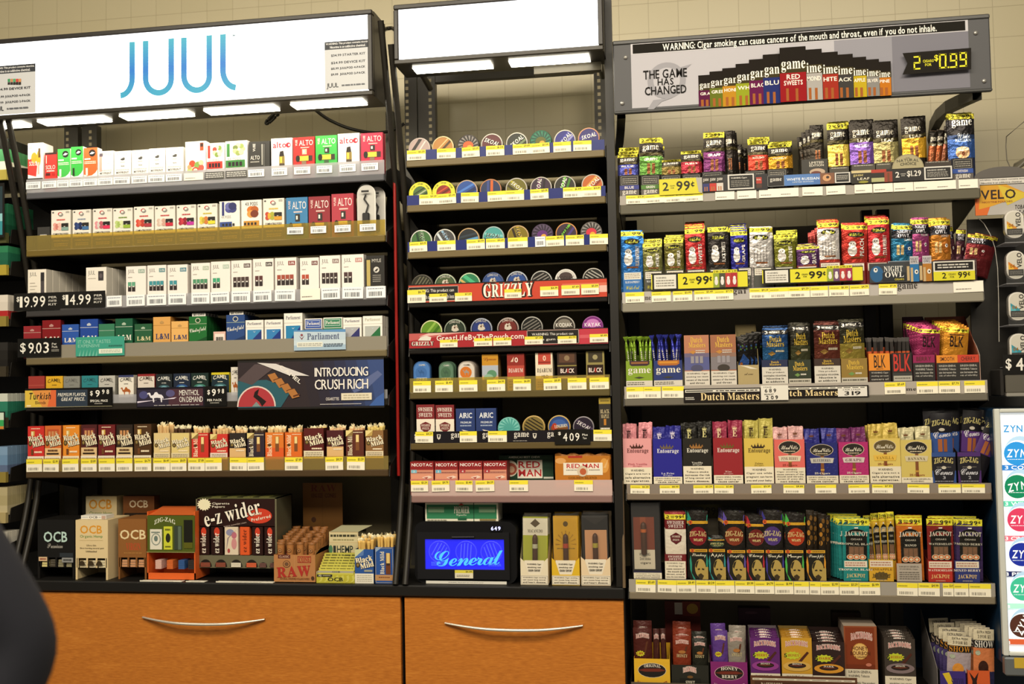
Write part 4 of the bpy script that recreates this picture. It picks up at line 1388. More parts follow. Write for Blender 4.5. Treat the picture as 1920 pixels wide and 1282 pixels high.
def cigar_mesh(tip,L=.115,body='#6a3f22',wrapper=True):
 g=G()
 g.lathe([(.0048,0),(.0048,L*.62),(.004,L*.64)],body,'card',9)
 g.lathe([(.0044,L*.63),(.005,L*.8),(.0068,L*.9),(.0068,L*.935),(.0005,L*.94)],tip,'card',9)
 if wrapper:
  g.add([(-.006,0,L*.92),(.006,0,L*.92),(.0085,.001,L*1.02),(.003,-.001,L*.99),(-.003,.001,L*1.03),(-.0085,-.001,L*.99)],'#e9dfb8','gloss')
 return g
_cig={}
def cigar(tip,body='#6a3f22'):
 k=(tip,body)
 if k not in _cig:
  o=cigar_mesh(tip,1.0*.115,body).build('cigar')
  _cig[k]=o
  return o
 o=_cig[k].copy()
 COL.objects.link(o)
 for q in('label','group'):
  if q in o:
   del o[q]
 return o
def tray_box(w,h,d,art,side,name='cigar_tray',wall=.0012,back_h=None,mat='card'):
 """open-topped counter tray with printed front"""
 g=G()
 bh=back_h or h
 g.box(-w/2,w/2,wall,d-wall,0,.002,side,mat)
 for sx in(-1,1):
  x=sx*w/2
  g.prism([(wall,0),(d-wall,0),(d-wall,bh),(wall,h)],min(x,x-sx*wall),max(x,x-sx*wall),'x',side,mat)
 o=g.build(name)
 g=G()
 g.box(-w/2,w/2,0,wall-.0001,0,h,side,mat)
 if art:
  art(A(g,w,h,0,0,0,mat))
 g.build('front_panel',o)
 g=G()
 g.box(-w/2,w/2,d-wall,d,0,bh,side,mat)
 g.build('back_panel',o)
 return o
for i,(x0,x1,yt,art,side,cn,tip,ycig)in enumerate(BT):
 w,h=dims(x0,x1,yt,YF,LZ[5])
 o=tray_box(w,h,.05,(lambda f_,q:(lambda a:f_(a.sub(0,q,1,1))))(art,.036/h),side)
 place(o,x0,x1,yt,YF,LZ[5]+.001)
 tag(o,"open %s cigar tray on %s"%(cn,C6),'cigar tray')
 ztop=P((x0+x1)/2,ycig,YF+.02)[1]-.013
 gl='thin cigar sticking out of the open %s tray on the left rack'%cn
 for r in range(2):
  nn=5
  for k in range(nn):
   c=cigar(tip)
   hh=.115
   zt_=ztop-LZ[5]+RND.uniform(-.006,.002)+r*.003
   cx=o.location.x+(k+.5-nn/2)*(w-.012)/nn+RND.uniform(-.0015,.0015)
   c.location=(cx,YF+.013+r*.022,LZ[5]+max(.004,zt_-hh))
   c.rotation_euler=(RND.uniform(-.03,.03),RND.uniform(-.05,.05),RND.uniform(0,3))
   tag(c,gl,'cigar','cigars in the %s tray'%cn)

# ------------------------------------------------------------------ signs clipped to the left rack
def plate(name,label,px,Y,bg,fn,cat='sign',th=.002,mat='gloss',tilt=0.0,z=None):
 """px: x0,y0,x1,y1 box in the picture (upright plate)"""
 x0,y0,x1,y1=px
 yc,xc=(y0+y1)/2,(x0+x1)/2
 X0,X1=P(x0,yc,Y)[0],P(x1,yc,Y)[0]
 Z0,Z1=P(xc,y1,Y)[1],P(xc,y0,Y)[1]
 g=G()
 g.box(-(X1-X0)/2,(X1-X0)/2,0,th,0,Z1-Z0,bg,mat)
 a=A(g,X1-X0,Z1-Z0,0,0,0,mat)
 fn(a)
 o=g.build(name,None,((X0+X1)/2,Y,Z0))
 tag(o,label,cat)
 return o
def price_art(t,small,u1=.68):
 def f(a):
  a.T('$',.06,.5,.12,.82,'#e8e5dc','b')
  n=len(t)
  u=.13
  for c in t:
   if c=='.':
    a.R(u,.2,u+.02,.28,'#e8e5dc')
    u+=.035
   else:
    wv=.06 if c=='1' else .12
    a.T(c,u,.2,u+wv,.82,'#e8e5dc','n')
    u+=wv+.035
  for i,s_ in enumerate(small):
   a.T(s_,.76,.66-i*.2,.94,.78-i*.2,'#cfccc4','b')
 return f
plate('price_sign',"black starter kit price sign at left end of left rack's third shelf",(26,549,112,582),-.006,'#191816',price_art('19.99',('PER','STARTER','KIT')))
plate('price_sign',"black device kit price sign beside the starter kit price sign",(112,546,197,577),-.006,'#191816',price_art('14.99',('PER','DEVICE','KIT')))
def p903(a):
 for c,u in(('$',.06),('9',.25),('0',.43),('3',.6)):
  a.T(c,u,.2,u+.13,.78,'#e8e5dc','n')
 a.R(.395,.2,.415,.28,'#e8e5dc')
 a.T('Per',.8,.62,.91,.74,'#cfccc4').T('Pack',.8,.46,.93,.58,'#cfccc4').L(.79,.26,.96,.4,2,'#9a978f')
plate('price_sign',"black per pack price sign at left end of left rack's fourth shelf",(33,634,114,669),-.006,'#151412',p903)
def teal_card(a):
 a.T('IT ONLY TASTES',.05,.66,.72,.84,'#8fc4b4','l').T('EXPENSIVE',.05,.46,.5,.62,'#8fc4b4','l')
 a.R(.48,.12,.96,.36,'#dfe4d4').L(.52,.16,.92,.32,2,'#a8b4a4').L(.68,.46,.96,.56,2,'#2a5a50')
 for i in range(6):
  a.P([(.06+i*.07,0),(.1+i*.07,0),(.11+i*.07,.36)],'#6fb8a4')
plate('shelf_card',"teal green slogan card clipped on left rack's fourth shelf",(142,631,233,667),-.006,'#3f9a86',teal_card)
def parl_card(a):
 a.R(0,.5,1,1,'#b9cbd8').R(0,.0,1,.25,'#9fb8cc').P([(0,1),(1,1),(1,.86),(0,.94)],'#5f8fbf')
 a.P([(.1,.74),(.155,.6),(.21,.74),(.155,.52)],'#7a4a50').E(.155,.76,.025,.06,'#8a4a50')
 a.T('Parliament',.26,.52,.88,.84,'#4f5878','s').R(.06,.16,.56,.4,'#dfe0d4').L(.08,.2,.54,.36,2,'#9a9a94').L(.58,.14,.95,.32,3,'#4a5868')
plate('shelf_card',"pale blue brand card clipped near right of left rack's fourth shelf",(551,618,648,656),-.006,'#c2d2dc',parl_card)
def turkish(a):
 a.R(0,0.03,.36,.9,'#d88f48').P([(0,.03),(.2,.03),(.08,.9),(0,.9)],'#d8b848').P([(.26,.03),(.36,.03),(.36,.9),(.3,.9)],'#d8683c')
 a.T('Turkish',.05,.42,.3,.78,'#2a2522','i').T('Blends',.12,.18,.24,.34,'#5a3a24','l').R(.02,.06,.07,.14,'#e8d8b0')
 a.R(.36,.03,.72,.9,'#2f3a48').T('PREMIUM FLAVOR.',.38,.56,.7,.74,'#e2dfd6','i').T('GREAT PRICE.',.42,.32,.69,.5,'#e2dfd6','i')
 a.R(.72,0.03,.99,.97,'#12110f').T('$',.75,.55,.78,.82,'#e8e5dc').T('9',.81,.5,.86,.86,'#e8e5dc').T('9 8',.885,.64,.965,.88,'#e8e5dc')
 a.T('SPECIAL PRICE',.75,.24,.95,.36,'#e0ddd4').L(.8,.12,.9,.2,1,'#a8a59c')
 a.R(0,0,1,.03,'#8a8468')
plate('promotion_sign',"orange and navy sign with price, left end of fifth shelf",(47,727,211,763),-.006,'#12110f',turkish)
def menthol(a):
 a.R(.01,.04,.74,.9,'#2f2a3a').R(.36,.04,.74,.9,'#4a2f38').P([(.01,.3),(.42,.4),(.45,.48),(.01,.22)],'#d8cfe0').E(.08,.62,.05,.2,'#4a4a78').E(.38,.68,.05,.18,'#54507a')
 camel_beast(a,.22,.5,.1,.26,'#e0dde4')
 a.T('MENTHOL',.48,.56,.7,.84,'#e2dfd8','l').T('ON DEMAND',.48,.22,.74,.5,'#e2dfd8','l')
 a.R(.76,0,1,1,'#12110f').T('$',.79,.56,.82,.82,'#e8e5dc').T('9',.84,.5,.885,.86,'#e8e5dc').T('9 8',.905,.62,.975,.86,'#e8e5dc').T('PER PACK',.79,.24,.95,.36,'#e0ddd4').L(.82,.12,.92,.2,1,'#a8a59c')
 a.L(.2,.05,.7,.11,1,'#b8b4b4')
plate('promotion_sign',"dark plum sign with white camel and price on fifth shelf",(256,725,425,762),-.006,'#191620',menthol)
def crush(a):
 a.R(0,.04,1,.96,'#332b2e')
 for i in range(7):
  a.P([(.5+i*.075,.04),(1,.04),(1,.96),(.44+i*.075,.96)],('#302a30','#2f2b36','#2f2e40','#30334c','#323a5a','#36446c','#3a4c7c')[i])
 a.P([(.8,.3),(.9,.42),(.99,.66),(.96,.74),(.86,.56),(.78,.4)],'#5a6690').P([(.9,.04),(1,.04),(1,.3),(.95,.2)],'#3f5f9e')
 a.P([(0,.04),(.3,.04),(.38,.4),(.2,.6),(0,.58)],'#2f5a66').P([(.0,.6),(.12,.92),(.3,.94),(.1,.5)],'#54484a')
 a.E(.13,.04,.14,.0,'#000',n=4)
 pts=[(.13+.135*math.cos(math.radians(t)),.06+.42*math.sin(math.radians(t)))for t in range(0,181,12)]
 a.P(pts,'#d9c8c0')
 a.P([(.13+(x-.13)*.93,.06+(y-.06)*.93)for x,y in pts],'#a83a40')
 a.P([(.12,.36),(.15,.42),(.14,.3),(.2,.16),(.17,.06),(.15,.16),(.11,.26)],'#241c1c').P([(.13,.16),(.16,.06),(.1,.06)],'#7a8a8a')
 for i in range(4):
  u=.21+i*.045
  a.P([(u,.7-i*.11),(u+.05,.74-i*.11),(u+.085,.58-i*.11),(u+.035,.54-i*.11)],'#a9703c')
  a.P([(u+.04,.6-i*.11),(u+.085,.64-i*.11),(u+.088,.61-i*.11),(u+.043,.57-i*.11)],'#5a3420')
 a.P([(.14,.95),(.27,.92),(.5,.66),(.36,.68)],'#d2cdcb').T('CAMEL',.28,.66,.46,.74,'#e2dcd4','b',rot=-38)
 a.T('INTRODUCING',.535,.64,.895,.82,'#e6e1da','l').T('INTRODUCING',.537,.642,.897,.822,'#e6e1da','l')
 a.T('CRUSH RICH',.535,.38,.895,.58,'#e6e1da','l').T('CRUSH RICH',.537,.382,.897,.582,'#e6e1da','l')
 a.T('CIGARETTES',.61,.16,.7,.22,'#cfc8c4').R(.715,.16,.92,.3,'#dcd3bc').L(.73,.18,.905,.28,2,'#b0a890').R(.57,.08,.85,.09,'#c9c4c0')
o=plate('promotion_banner',"large dark banner with red disc and cigarettes over fifth shelf",(446,673,720,766),-.012,'#22201f',crush)

# ------------------------------------------------------------------ round tins, middle rack
def tin(r,dep,rim,art,side='#3a3632',name='round_tin'):
 """flat round tin standing on edge, lid towards the aisle"""
 g=G()
 g.lathe([(0.0005,dep),(r*.97,dep),(r,dep-.002),(r,.008),(r*.985,.007),(r*.985,.006)],side,'gloss',28,'y',(0,0,r))
 o=g.build(name)
 g=G()
 g.lathe([(r*.985,.0062),(r,.005),(r,.0015),(r*.97,0.0),(r*.9,0.0)],rim,'gloss',28,'y',(0,0,r))
 a=A(g,2*r,2*r,0,0.0012,0,'gloss')
 a.k=3
 art(a)
 g.build('lid',o)
 return o
def disc(a,c,r=.46):
 a.E(.5,.5,r,r,c,n=28)
def strip_in(a,ang,off,wd,c,r=.44):
 """stripe clipped to the lid disc"""
 ca,sa=math.cos(math.radians(ang)),math.sin(math.radians(ang))
 n=8
 up,lo=[],[]
 for e,lst in((off+wd/2,up),(off-wd/2,lo)):
  e=max(-r+.002,min(r-.002,e))
  L_=math.sqrt(r*r-e*e)
  lst+=[(-L_,e),(L_,e)]
 q=[lo[0],lo[1],up[1],up[0]]
 a.P([(.5+x*ca-y*sa,.5+x*sa+y*ca)for x,y in q],c)
def sk(base,s1=None,s2=None,text='SKOAL',tcol='#e9e6de',ang=35,ink='#1a1815',stripes=((.12,.1),(-.12,.1)),tr=None):
 def f(a):
  disc(a,base)
  cs=[s1,s2]
  for i,(o_,w_)in enumerate(stripes):
   if cs[i%2]:
    strip_in(a,ang,o_,w_,cs[i%2])
  if text:
   cu,cv=(.5,.62)if tr is None else tr
   a.T(text,cu-.33,cv-.1,cu+.35,cv+.1,ink,'i',rot=ang)
   a.T(text,cu-.34,cv-.085,cu+.34,cv+.11,tcol,'i',rot=ang)
 return f
def wl(ang=35,c='#2a2622',ink='#b9b4a8',acc=None):
 """warning-text lid: slanted rows of small print"""
 def f(a):
  disc(a,c)
  for i in range(5):
   strip_in(a,ang,.28-i*.13,.05,ink,.40)
  if acc:
   strip_in(a,ang,-.3,.2,acc,.42)
 return f
def rays(c1,c2,mid):
 def f(a):
  disc(a,c1)
  for i in range(16):
   t=i*math.pi/8
   a.P([(.5+.2*math.cos(t),.5+.2*math.sin(t)),(.5+.455*math.cos(t+.16),.5+.455*math.sin(t+.16)),(.5+.455*math.cos(t+.36),.5+.455*math.sin(t+.36))],c2)
   a.k-=1
  a.k+=1
  if mid:
   a.E(.5,.5,.24,.2,mid)
   a.E(.56,.42,.12,.1,'#d8a03a')
 return f
def bear(c,c2,tcol='#d9d4c8'):
 def f(a):
  disc(a,c)
  a.E(.5,.5,.4,.4,c2,n=24)
  a.P([(.34,.5),(.36,.66),(.44,.74),(.5,.7),(.58,.76),(.62,.66),(.68,.5),(.56,.44),(.44,.44)],'#c8beb0')
  a.P([(.44,.62),(.5,.56),(.54,.66),(.5,.68)],'#5a3a28').P([(.56,.7),(.6,.6),(.64,.62)],'#6a4a34')
  a.T('LONG CUT',.26,.78,.74,.88,tcol,'l',arch=.5)
 return f
def word(c,text,tcol,c2=None):
 def f(a):
  disc(a,c)
  if c2:
   a.E(.5,.66,.3,.2,c2)
  a.T(text,.12,.5,.88,.68,tcol,'b')
 return f
def promo(c1,c2,c3):
 def f(a):
  disc(a,'#d9d63a',.5)
  for i in range(3):
   t=math.radians(140-i*50)
   cu,cv=.5+.41*math.cos(t),.5+.41*math.sin(t)
   a.T('1.50 OFF',cu-.11,cv-.035,cu+.11,cv+.035,'#3a3a1c','b',rot=90-i*50-50+0)
  a.E(.5,.5,.32,.32,c1)
  for i in range(3):
   strip_in(a,30,.12-i*.12,.06,(c2,c3,c2)[i],.3)
 return f
def tin_row(ctx,zb,items,Y=0.012):
 n=len(items)
 for i,it in enumerate(items):
  cx,yt,rim,art,desc=it[:5]
  wpx=it[5]if len(it)>5 else 41
  r=(P(cx+wpx/2,yt+15,Y)[0]-P(cx-wpx/2,yt+15,Y)[0])/2
  zc=P(cx,yt,Y)[1]
  o=tin(r,.024,rim,art)
  X=P(cx,yt+15,Y)[0]
  tilt=0
  o.location=(X,Y,max(zb+.001,zc-2*r))
  same=sum(1 for q in items if q[4]==desc)
  tag(o,('%s, %s on %s'%(desc,pos(i,n),ctx))if same>1 else '%s on %s'%(desc,ctx),'tin')
def cx4(a,x0=740,s=4.274):
 return x0+a/s
SIL='#b9b4aa'
D1="middle rack's top shelf"
tin_row(D1,MZ[0],[(cx4(197),258,'#b8aaa4',sk('#b09a94','#2a2422','#d8ccc6',None,ang=55,stripes=((.2,.14),(-.04,.06))),'grey pink tin with black diagonal print'),(cx4(385),255,'#c9b488',sk('#b07a3a','#d9b880','#4a3418',None,ang=45,stripes=((.1,.05),(-.06,.1))),'bronze tin with gold rim'),(cx4(588),252,'#3a3432',rays('#2a2624','#8a8480','#c85a2a'),'black rayed tin with orange centre'),(cx4(778),250,SIL,sk('#5a2a2c','#3a1c1e',None,'SKOAL',ang=-22,tr=(.5,.6)),'maroon tin with white slanted lettering'),(cx4(978),248,SIL,sk('#2a2e28','#3f4a3c','#6a7a5a','SKOAL',ang=38,tr=(.5,.58)),'dark green black tin with white lettering'),(cx4(1170),244,'#1f5a44',rays('#1c4a3a','#2f7a5c','#5a5a1f'),'green tin with jagged rays'),(cx4(1363),243,SIL,sk('#2c2c78','#3f3f9a','#8a8ac0','SKOAL',ang=48,tr=(.52,.56)),'navy violet tin with steep lettering'),(cx4(1555),239,'#c08a6a',sk('#2f2a6a','#4a3f8a',None,'SKOAL',ang=14,tr=(.5,.6)),'indigo tin with copper rim')])
D2="middle rack's second shelf"
tin_row(D2,MZ[1],[(cx4(205),341,'#d6d43c',promo('#4a6a3a','#2a3a24','#a8b08a'),'yellow ringed tin with green centre',43),(cx4(392),339,'#d6d43c',promo('#8a2a20','#c04a2a','#5a1a18'),'yellow ringed tin with dark red centre',43),(cx4(577),337,'#b8a088',sk('#2a4f98','#4a7ac8','#1c2f60',None,ang=28,stripes=((.12,.1),(-.1,.16))),'blue tin with bronze rim'),(cx4(768),335,'#b07a54',sk('#28365a','#c8602a','#3a4a8a',None,ang=88,stripes=((-.05,.12),(.12,.1))),'navy tin with orange upright stripe'),(cx4(975),333,SIL,sk('#6a6420','#b0a83a','#3a3412','SKOAL','#e8e4d4',ang=-40,tr=(.56,.56)),'mustard olive tin with slanted lettering'),(cx4(1172),331,SIL,sk('#3a2a3c','#6a2f66','#1f181f','SKOAL',ang=82,tr=(.4,.56)),'black and purple tin with upright lettering'),(cx4(1363),329,SIL,sk('#2c2a24','#6ab83a','#3f7a24','SKOAL',ang=72,tr=(.42,.56)),'black tin with bright green stripe'),(cx4(1583),326,SIL,sk('#b8602a','#d8a04a','#8a3420','SKOAL',ang=45,tr=(.54,.56)),'orange tin with dark slanted lettering')])
D3="middle rack's third shelf"
tin_row(D3,MZ[2],[(cx4(212),431,'#c9c9c2',sk('#3f6a3a','#8ab08a','#24402a','SKOAL','#20221c',ang=-78,ink='#c9d0c0',tr=(.56,.56)),'pale green tin with upright dark lettering'),(cx4(400),429,'#c9c9c2',sk('#4a4a4a','#8ab0cc','#c9d4da','SKOAL','#20242a',ang=-58,ink='#c9d0d8',tr=(.62,.55)),'grey tin with light blue stripe'),(cx4(592),427,'#b89a70',sk('#22262a','#5a94c0','#2f3a44',None,ang=12,stripes=((-.06,.14),(.16,.1))),'black tin with blue band and tan rim'),(cx4(790),424,'#9ab0b0',sk('#4a9a98','#7ac0bc','#2f6a6a','SKOAL','#181c1c',ang=-10,ink='#cfe0dc',tr=(.5,.56)),'teal tin with dark slanted lettering'),(cx4(987),422,'#b89a70',sk('#7a6a1a','#b89a2a','#2a2210','SKOAL','#181410',ang=-72,ink='#d8c890',tr=(.56,.55)),'gold olive tin with steep dark lettering'),(cx4(1183),419,'#3a2a44',rays('#2f2436','#5a4a66','#5f2f74'),'black rayed tin with purple centre'),(cx4(1375),417,'#c0844a',sk('#3a2a3a','#6ab03a','#4a3a7a','SKOAL','#16140f',ang=52,tr=(.38,.55)),'dark tin with green stripe and orange rim'),(cx4(1575),415,'#5a5452',rays('#3a3634','#8f8a88','#c83444'),'grey rayed tin with red centre')])
gx=lambda v:740+v/4.571
D4="middle rack's fourth shelf"
BK='#8f8a82'
tin_row(D4,MZ[3],[(gx(235),514,'#4a463c',wl(55,'#2c2b20','#6a6854'),'dark olive tin with slanted print'),(gx(434),513,'#a8b098',bear('#2f4a38','#4a5a3a'),'dark green tin with silver rim and bear'),(gx(640),511,'#b8c8a8',sk('#2f7a54','#4ab080','#c8a860',None,ang=-38,stripes=((.14,.16),(-.1,.1))),'shiny emerald tin'),(gx(842),510,'#3a4a78',bear('#2c4272','#34508c'),'blue tin with bear and no bright rim'),(gx(1047),508,'#a8b0bc',bear('#26325a','#2c4a8a'),'navy tin with silver rim and bear'),(gx(1257),507,'#a8a8a4',wl(28,'#1c1a18','#8a8680','#8a2a26'),'black tin with slanted print and red corner'),(gx(1466),504,'#d8d4ce',word('#c9c5c0','KODIAK','#3a2e2c','#4a3c3a'),'silver white tin'),(gx(1702),502,'#a8a49c',wl(-32,'#24221f','#a8a49c','#dcd8d0'),'black tin with slanted print and white corner')])
D5="middle rack's fifth shelf"
tin_row(D5,MZ[4],[(gx(313),600,'#c8c89a',sk('#5f8a2a','#8ab04a','#3f6a1c',None,ang=50,stripes=((.1,.1),(-.14,.12))),'lime green tin'),(gx(516),598,'#8a9484',bear('#1f2a20','#2c382c'),'black green tin with bear'),(gx(742),596,'#9aa0b0',bear('#20284a','#2a3874'),'navy blue tin with bear'),(gx(970),595,'#a89a94',bear('#3a1c1a','#6a2a26'),'dark red brown tin with bear'),(gx(1176),593,'#9a9892',wl(30,'#1c1b19','#77736c'),'black tin with slanted print'),(gx(1452),592,'#a8a49c',word('#3a342e','KODIAK','#d8d4cc','#7a746a'),'charcoal tin with pale lettering'),(gx(1697),592,'#8a4a8a',word('#7a2a7a','KAYAK','#e8e0e8','#c07ab8'),'bright purple tin',40)])
def grz1(a):
 a.R(0,0,1,.94,'#bf4430').R(.78,.45,1,.75,'#cc6a54').R(.95,.25,1,.6,'#e0b4a8')
 a.R(.0,.06,.258,.86,'#24211f').frame(0,.06,.258,.86,.0025,'#c9a8a0')
 a.T('WARNING: This product can',.02,.5,.235,.72,'#dcd8d2','n').T('cause mouth cancer and tooth loss',.02,.18,.235,.4,'#dcd8d2','n')
 a.T('GRIZZLY',.377,.13,.644,.95,'#1c1613','s').T('GRIZZLY',.381,.1,.638,.9,'#1c1613','s').T('GRIZZLY',.385,.16,.634,.88,'#ece8da','s').T('GRIZZLY',.387,.16,.632,.88,'#ece8da','s')
def bstick(a,px0,px1,X0,X1,Y,yref,v0,v1,seed):
 u0,u1=[(P(x,yref,Y)[0]-X0)/(X1-X0)for x in(px0,px1)]
 r=random.Random(seed)
 a.R(u0,v0,u1,v1,'#ece4d0').R(u0,v0+(v1-v0)*.62,u1,v1,'#e4d646')
 a.k-=1
 b=u0+(u1-u0)*.15
 while b<u0+(u1-u0)*.8:
  c=b+r.uniform(.001,.003)
  a.R(b,v0+(v1-v0)*.15,c,v0+(v1-v0)*.4,'#6a665e')
  a.k-=1
  b=c+r.uniform(.0012,.003)
 a.k+=2
 a.T('$%d.%d9'%(r.randint(5,7),r.randint(0,9)),u0+(u1-u0)*.6,v0+(v1-v0)*.7,u0+(u1-u0)*.95,v0+(v1-v0)*.92,'#3d3a20')
 a.k-=1
def grz2(a):
 a.R(0,.05,1,.95,'#a02a30').P([(.0,.5),(.08,.62),(.3,.95),(0,.95)],'#b85a58').P([(.0,.55),(.05,.75),(.3,.95),(.1,.95)],'#dcb0a8').R(.86,.05,1,.95,'#b83a48').R(.86,.4,1,.6,'#c85a64')
 a.P([(.045,.52),(.06,.72),(.09,.8),(.115,.7),(.11,.5)],'#d8d4c8').T('GRIZZLY',.01,.18,.13,.46,'#1c1613','s').T('GRIZZLY',.014,.2,.126,.45,'#e8e4d8','s')
 a.T('GreatLifeByThePouch.com',.142,.36,.585,.8,'#e8d8d0','b')
 a.R(.6,.1,.858,.95,'#24211f').frame(.6,.1,.858,.95,.0025,'#c9a8a0')
 a.T('WARNING: This product can',.625,.58,.83,.78,'#d6d2cc','n').T('cause gum disease',.625,.28,.83,.46,'#d6d2cc','n')
for(fn,py,tagsx,lab)in((grz1,(527,562,544,549),((764,798,.0,.7),(805,838,.0,.45),(853,885,.0,.46),(946,978,.08,.56),(1013,1047,.12,.64),(1053,1087,.14,.66),(1090,1123,.14,.68)),'orange red banner with bear brand lettering under fourth shelf tins'),(grz2,(619,650,634,638),((825,858,.06,.52),(889,923,.08,.56),(925,959,.08,.56),(984,1018,.1,.58),(1046,1081,.1,.55),(1106,1140,.12,.62)),'dark red banner with web address under fifth shelf tins')):
 def art(a,fn=fn,tx=tagsx,py=py):
  fn(a)
  for k,q in enumerate(tx):
   bstick(a,q[0],q[1],MX0+.002,MX1-.002,-.006,py[2],q[2],q[3],k+int(q[0]))
 x0,x1=MX0+.002,MX1-.002
 Zb,Zt=P(950,py[1],-.006)[1],P(950,py[0],-.006)[1]
 g=G()
 g.box(-(x1-x0)/2,(x1-x0)/2,0,.002,0,Zt-Zb,'#1c1714','gloss')
 art(A(g,x1-x0,Zt-Zb,0,0,0,'gloss'))
 o=g.build('shelf_banner',None,((x0+x1)/2,-.006,Zb))
 tag(o,lab,'banner')
D6="middle rack's sixth shelf"
def snus(c,c2,art_c,lab):
 def mk(x0,x1,yt,Y,d,rz,lab):
  w,h=dims(x0,x1,yt,Y,MZ[5]+.008)
  def outl(k):
   r=w*.42*k
   W=w/2*k
   pts=[(-W,0),(W,0)]
   pts+=[(W-r+r*math.cos(t*math.pi/12),h*(1-(1-k)/2)-r+r*math.sin(t*math.pi/12))for t in range(7)]
   pts+=[(-W+r+r*math.cos(t*math.pi/12),h*(1-(1-k)/2)-r+r*math.sin(t*math.pi/12))for t in range(6,13)]
   return pts
  g=G()
  g.prism(outl(1),0.003,d,'y',c2,'gloss')
  o=g.build('hinged_tin')
  g=G()
  g.prism(outl(.985),0,.0028,'y',c2,'gloss')
  a=A(g,w,h,0,0,0,'gloss')
  a.P([(.5+p[0]/w*.9,p[1]/h*.97)for p in outl(.985)],c)
  a.E(.46,.62,.34,.2,art_c)
  camel_beast(a,.48,.62,.2,.1,c2)
  a.R(.2,.34,.8,.46,'#c9d0d4' if c2!='#9a9088' else c).T('SNUS',.22,.35,.78,.45,c2 if c2!='#9a9088' else '#e0d8d0','b')
  a.T('CAMEL',.34,.85,.72,.9,'#d9d8d2' if c2!='#9a9088' else '#5a4638','b')
  g.build('lid',o)
  place(o,x0,x1,yt,Y,MZ[5]+.008,rz)
  tag(o,lab,'tin')
  return o
 return mk
snus('#4a78b8','#345a90','#3f6aa8','')(774,807,677,.014,.018,0.0,"blue hinged tin with rounded top on middle rack's sixth shelf")
for k,(a_,b_)in enumerate(((822,851),(825,855))):
 snus('#5a7a64','#3f5a48','#48684f','')(a_,b_,678-k,.014+.02*k,.018,0.05,("green hinged tin in front","green hinged tin tucked behind the first")[k]+" on middle rack's sixth shelf")
for k in range(4):
 snus('#cfc8c0','#9a9088','#c8702a','')(858+k*2.2,891+k*2.2,677-k*.5,.014+.021*k,.018,0.02,"silver hinged tin with orange disc, "+('foremost','second','third','last')[k]+" of four on middle rack's sixth shelf")
def djarum_a(a):
 a.R(0,0,1,1,'#c9b0a0').R(0,.7,1,1,'#c08a2a').T('Djarum',.1,.8,.9,.92,'#8a4a1a','sc').R(0,.42,1,.69,'#a8b0bc').E(.6,.45,.3,.12,'#5a8a6a').E(.4,.36,.3,.1,'#8ab09a').R(0,0,1,.3,'#7a7a98')
def djarum_b(a):
 a.R(0,0,1,1,'#b0483c').R(0,.68,1,1,'#8a2f28').T('0',.44,.76,.64,.9,'#e8dcd0').P([(.2,.78),(.4,.92),(.36,.78)],'#d8b8a0').T('DJARUM',.08,.48,.92,.6,'#ecdcd0','s').R(0,0,1,.36,'#d8ccb8').L(.1,.06,.9,.28,3,'#9a8a78')
def djarum_c(a):
 a.R(0,0,1,1,'#e0d4bc').R(.16,.68,.9,1,'#b8483a').R(.16,.72,.9,.76,'#8a2f28').T('0',.44,.78,.62,.92,'#e8d0b8').T('DJARUM',.1,.46,.94,.58,'#4a3c34','s').T('MILD',.36,.32,.74,.4,'#7a6a5c','l').L(.1,.06,.9,.24,3,'#a89a84')
def djarum_d(a):
 a.R(0,0,1,1,'#3a2a22').R(.1,.72,.9,.96,'#5a3f30').C(.5,.84,.14,'#8a7458').R(0,.62,1,.65,'#8f8448').R(0,.36,1,.62,'#2a1c18').T('BLACK',.16,.44,.88,.56,'#ecdcd4','b').R(.5,.44,.6,.56,'#8a2a24').R(0,0,1,.34,'#2f2a44').R(0,.28,1,.34,'#ded8c8')
def djarum_e(a):
 a.R(0,0,1,1,'#8f8450').R(.12,.7,.9,.98,'#3f382a').C(.5,.84,.14,'#9a9068').R(.06,.36,.94,.64,'#2f211a').T('BLACK',.14,.44,.86,.56,'#ecdcd4','b').R(.46,.44,.56,.56,'#8a2a24').R(0,.28,1,.34,'#e0d8c0').L(.1,.04,.9,.26,3,'#6a6238')
row(D6,MZ[5]+.006,[(903,934,664,djarum_a,'#8a6a34','gold and pastel landscape pack',{'d':.03,'stack':(1,.003,'gold and pastel pack standing behind the landscape pack','second landscape pack')}),(950,983,663,djarum_b,'#8a342c','brick red pack'),(1003,1036,661,djarum_c,'#cfc2aa','cream pack with red flag panel',{'d':.03,'stack':(1,.003,'cream pack standing behind the red flag panel pack','second cream pack')}),(1044,1081,660,djarum_d,'#2a1e18','dark brown pack with blue foot',{'d':.03}),(1098,1133,658,djarum_e,'#7a7044','olive and dark brown pack',{'d':.03})],name='cigarette_pack',cat='pack',mat='gloss',jit=.12)
D7="middle rack's seventh shelf"
hx=lambda v:740+v/3.286
hy=lambda v:730+v/3.286
def swisher_box(a):
 a.R(0,0,1,1,'#e6dccb').R(0,.58,1,1,'#7a2226').T('SWISHER',.1,.8,.9,.92,'#e9ddd2','s').T('SWEETS',.14,.64,.86,.76,'#e9ddd2','s')
 a.P([(.2,.42),(.32,.46),(.5,.5),(.68,.46),(.8,.42),(.76,.28),(.5,.18),(.24,.28)],'#6a1f22').T('SWISHER',.26,.36,.74,.43,'#e0cfc0','s').T('SWEETS',.3,.27,.7,.34,'#e0cfc0','s').L(.04,.0,.96,.08,1,'#7a2226',.8)
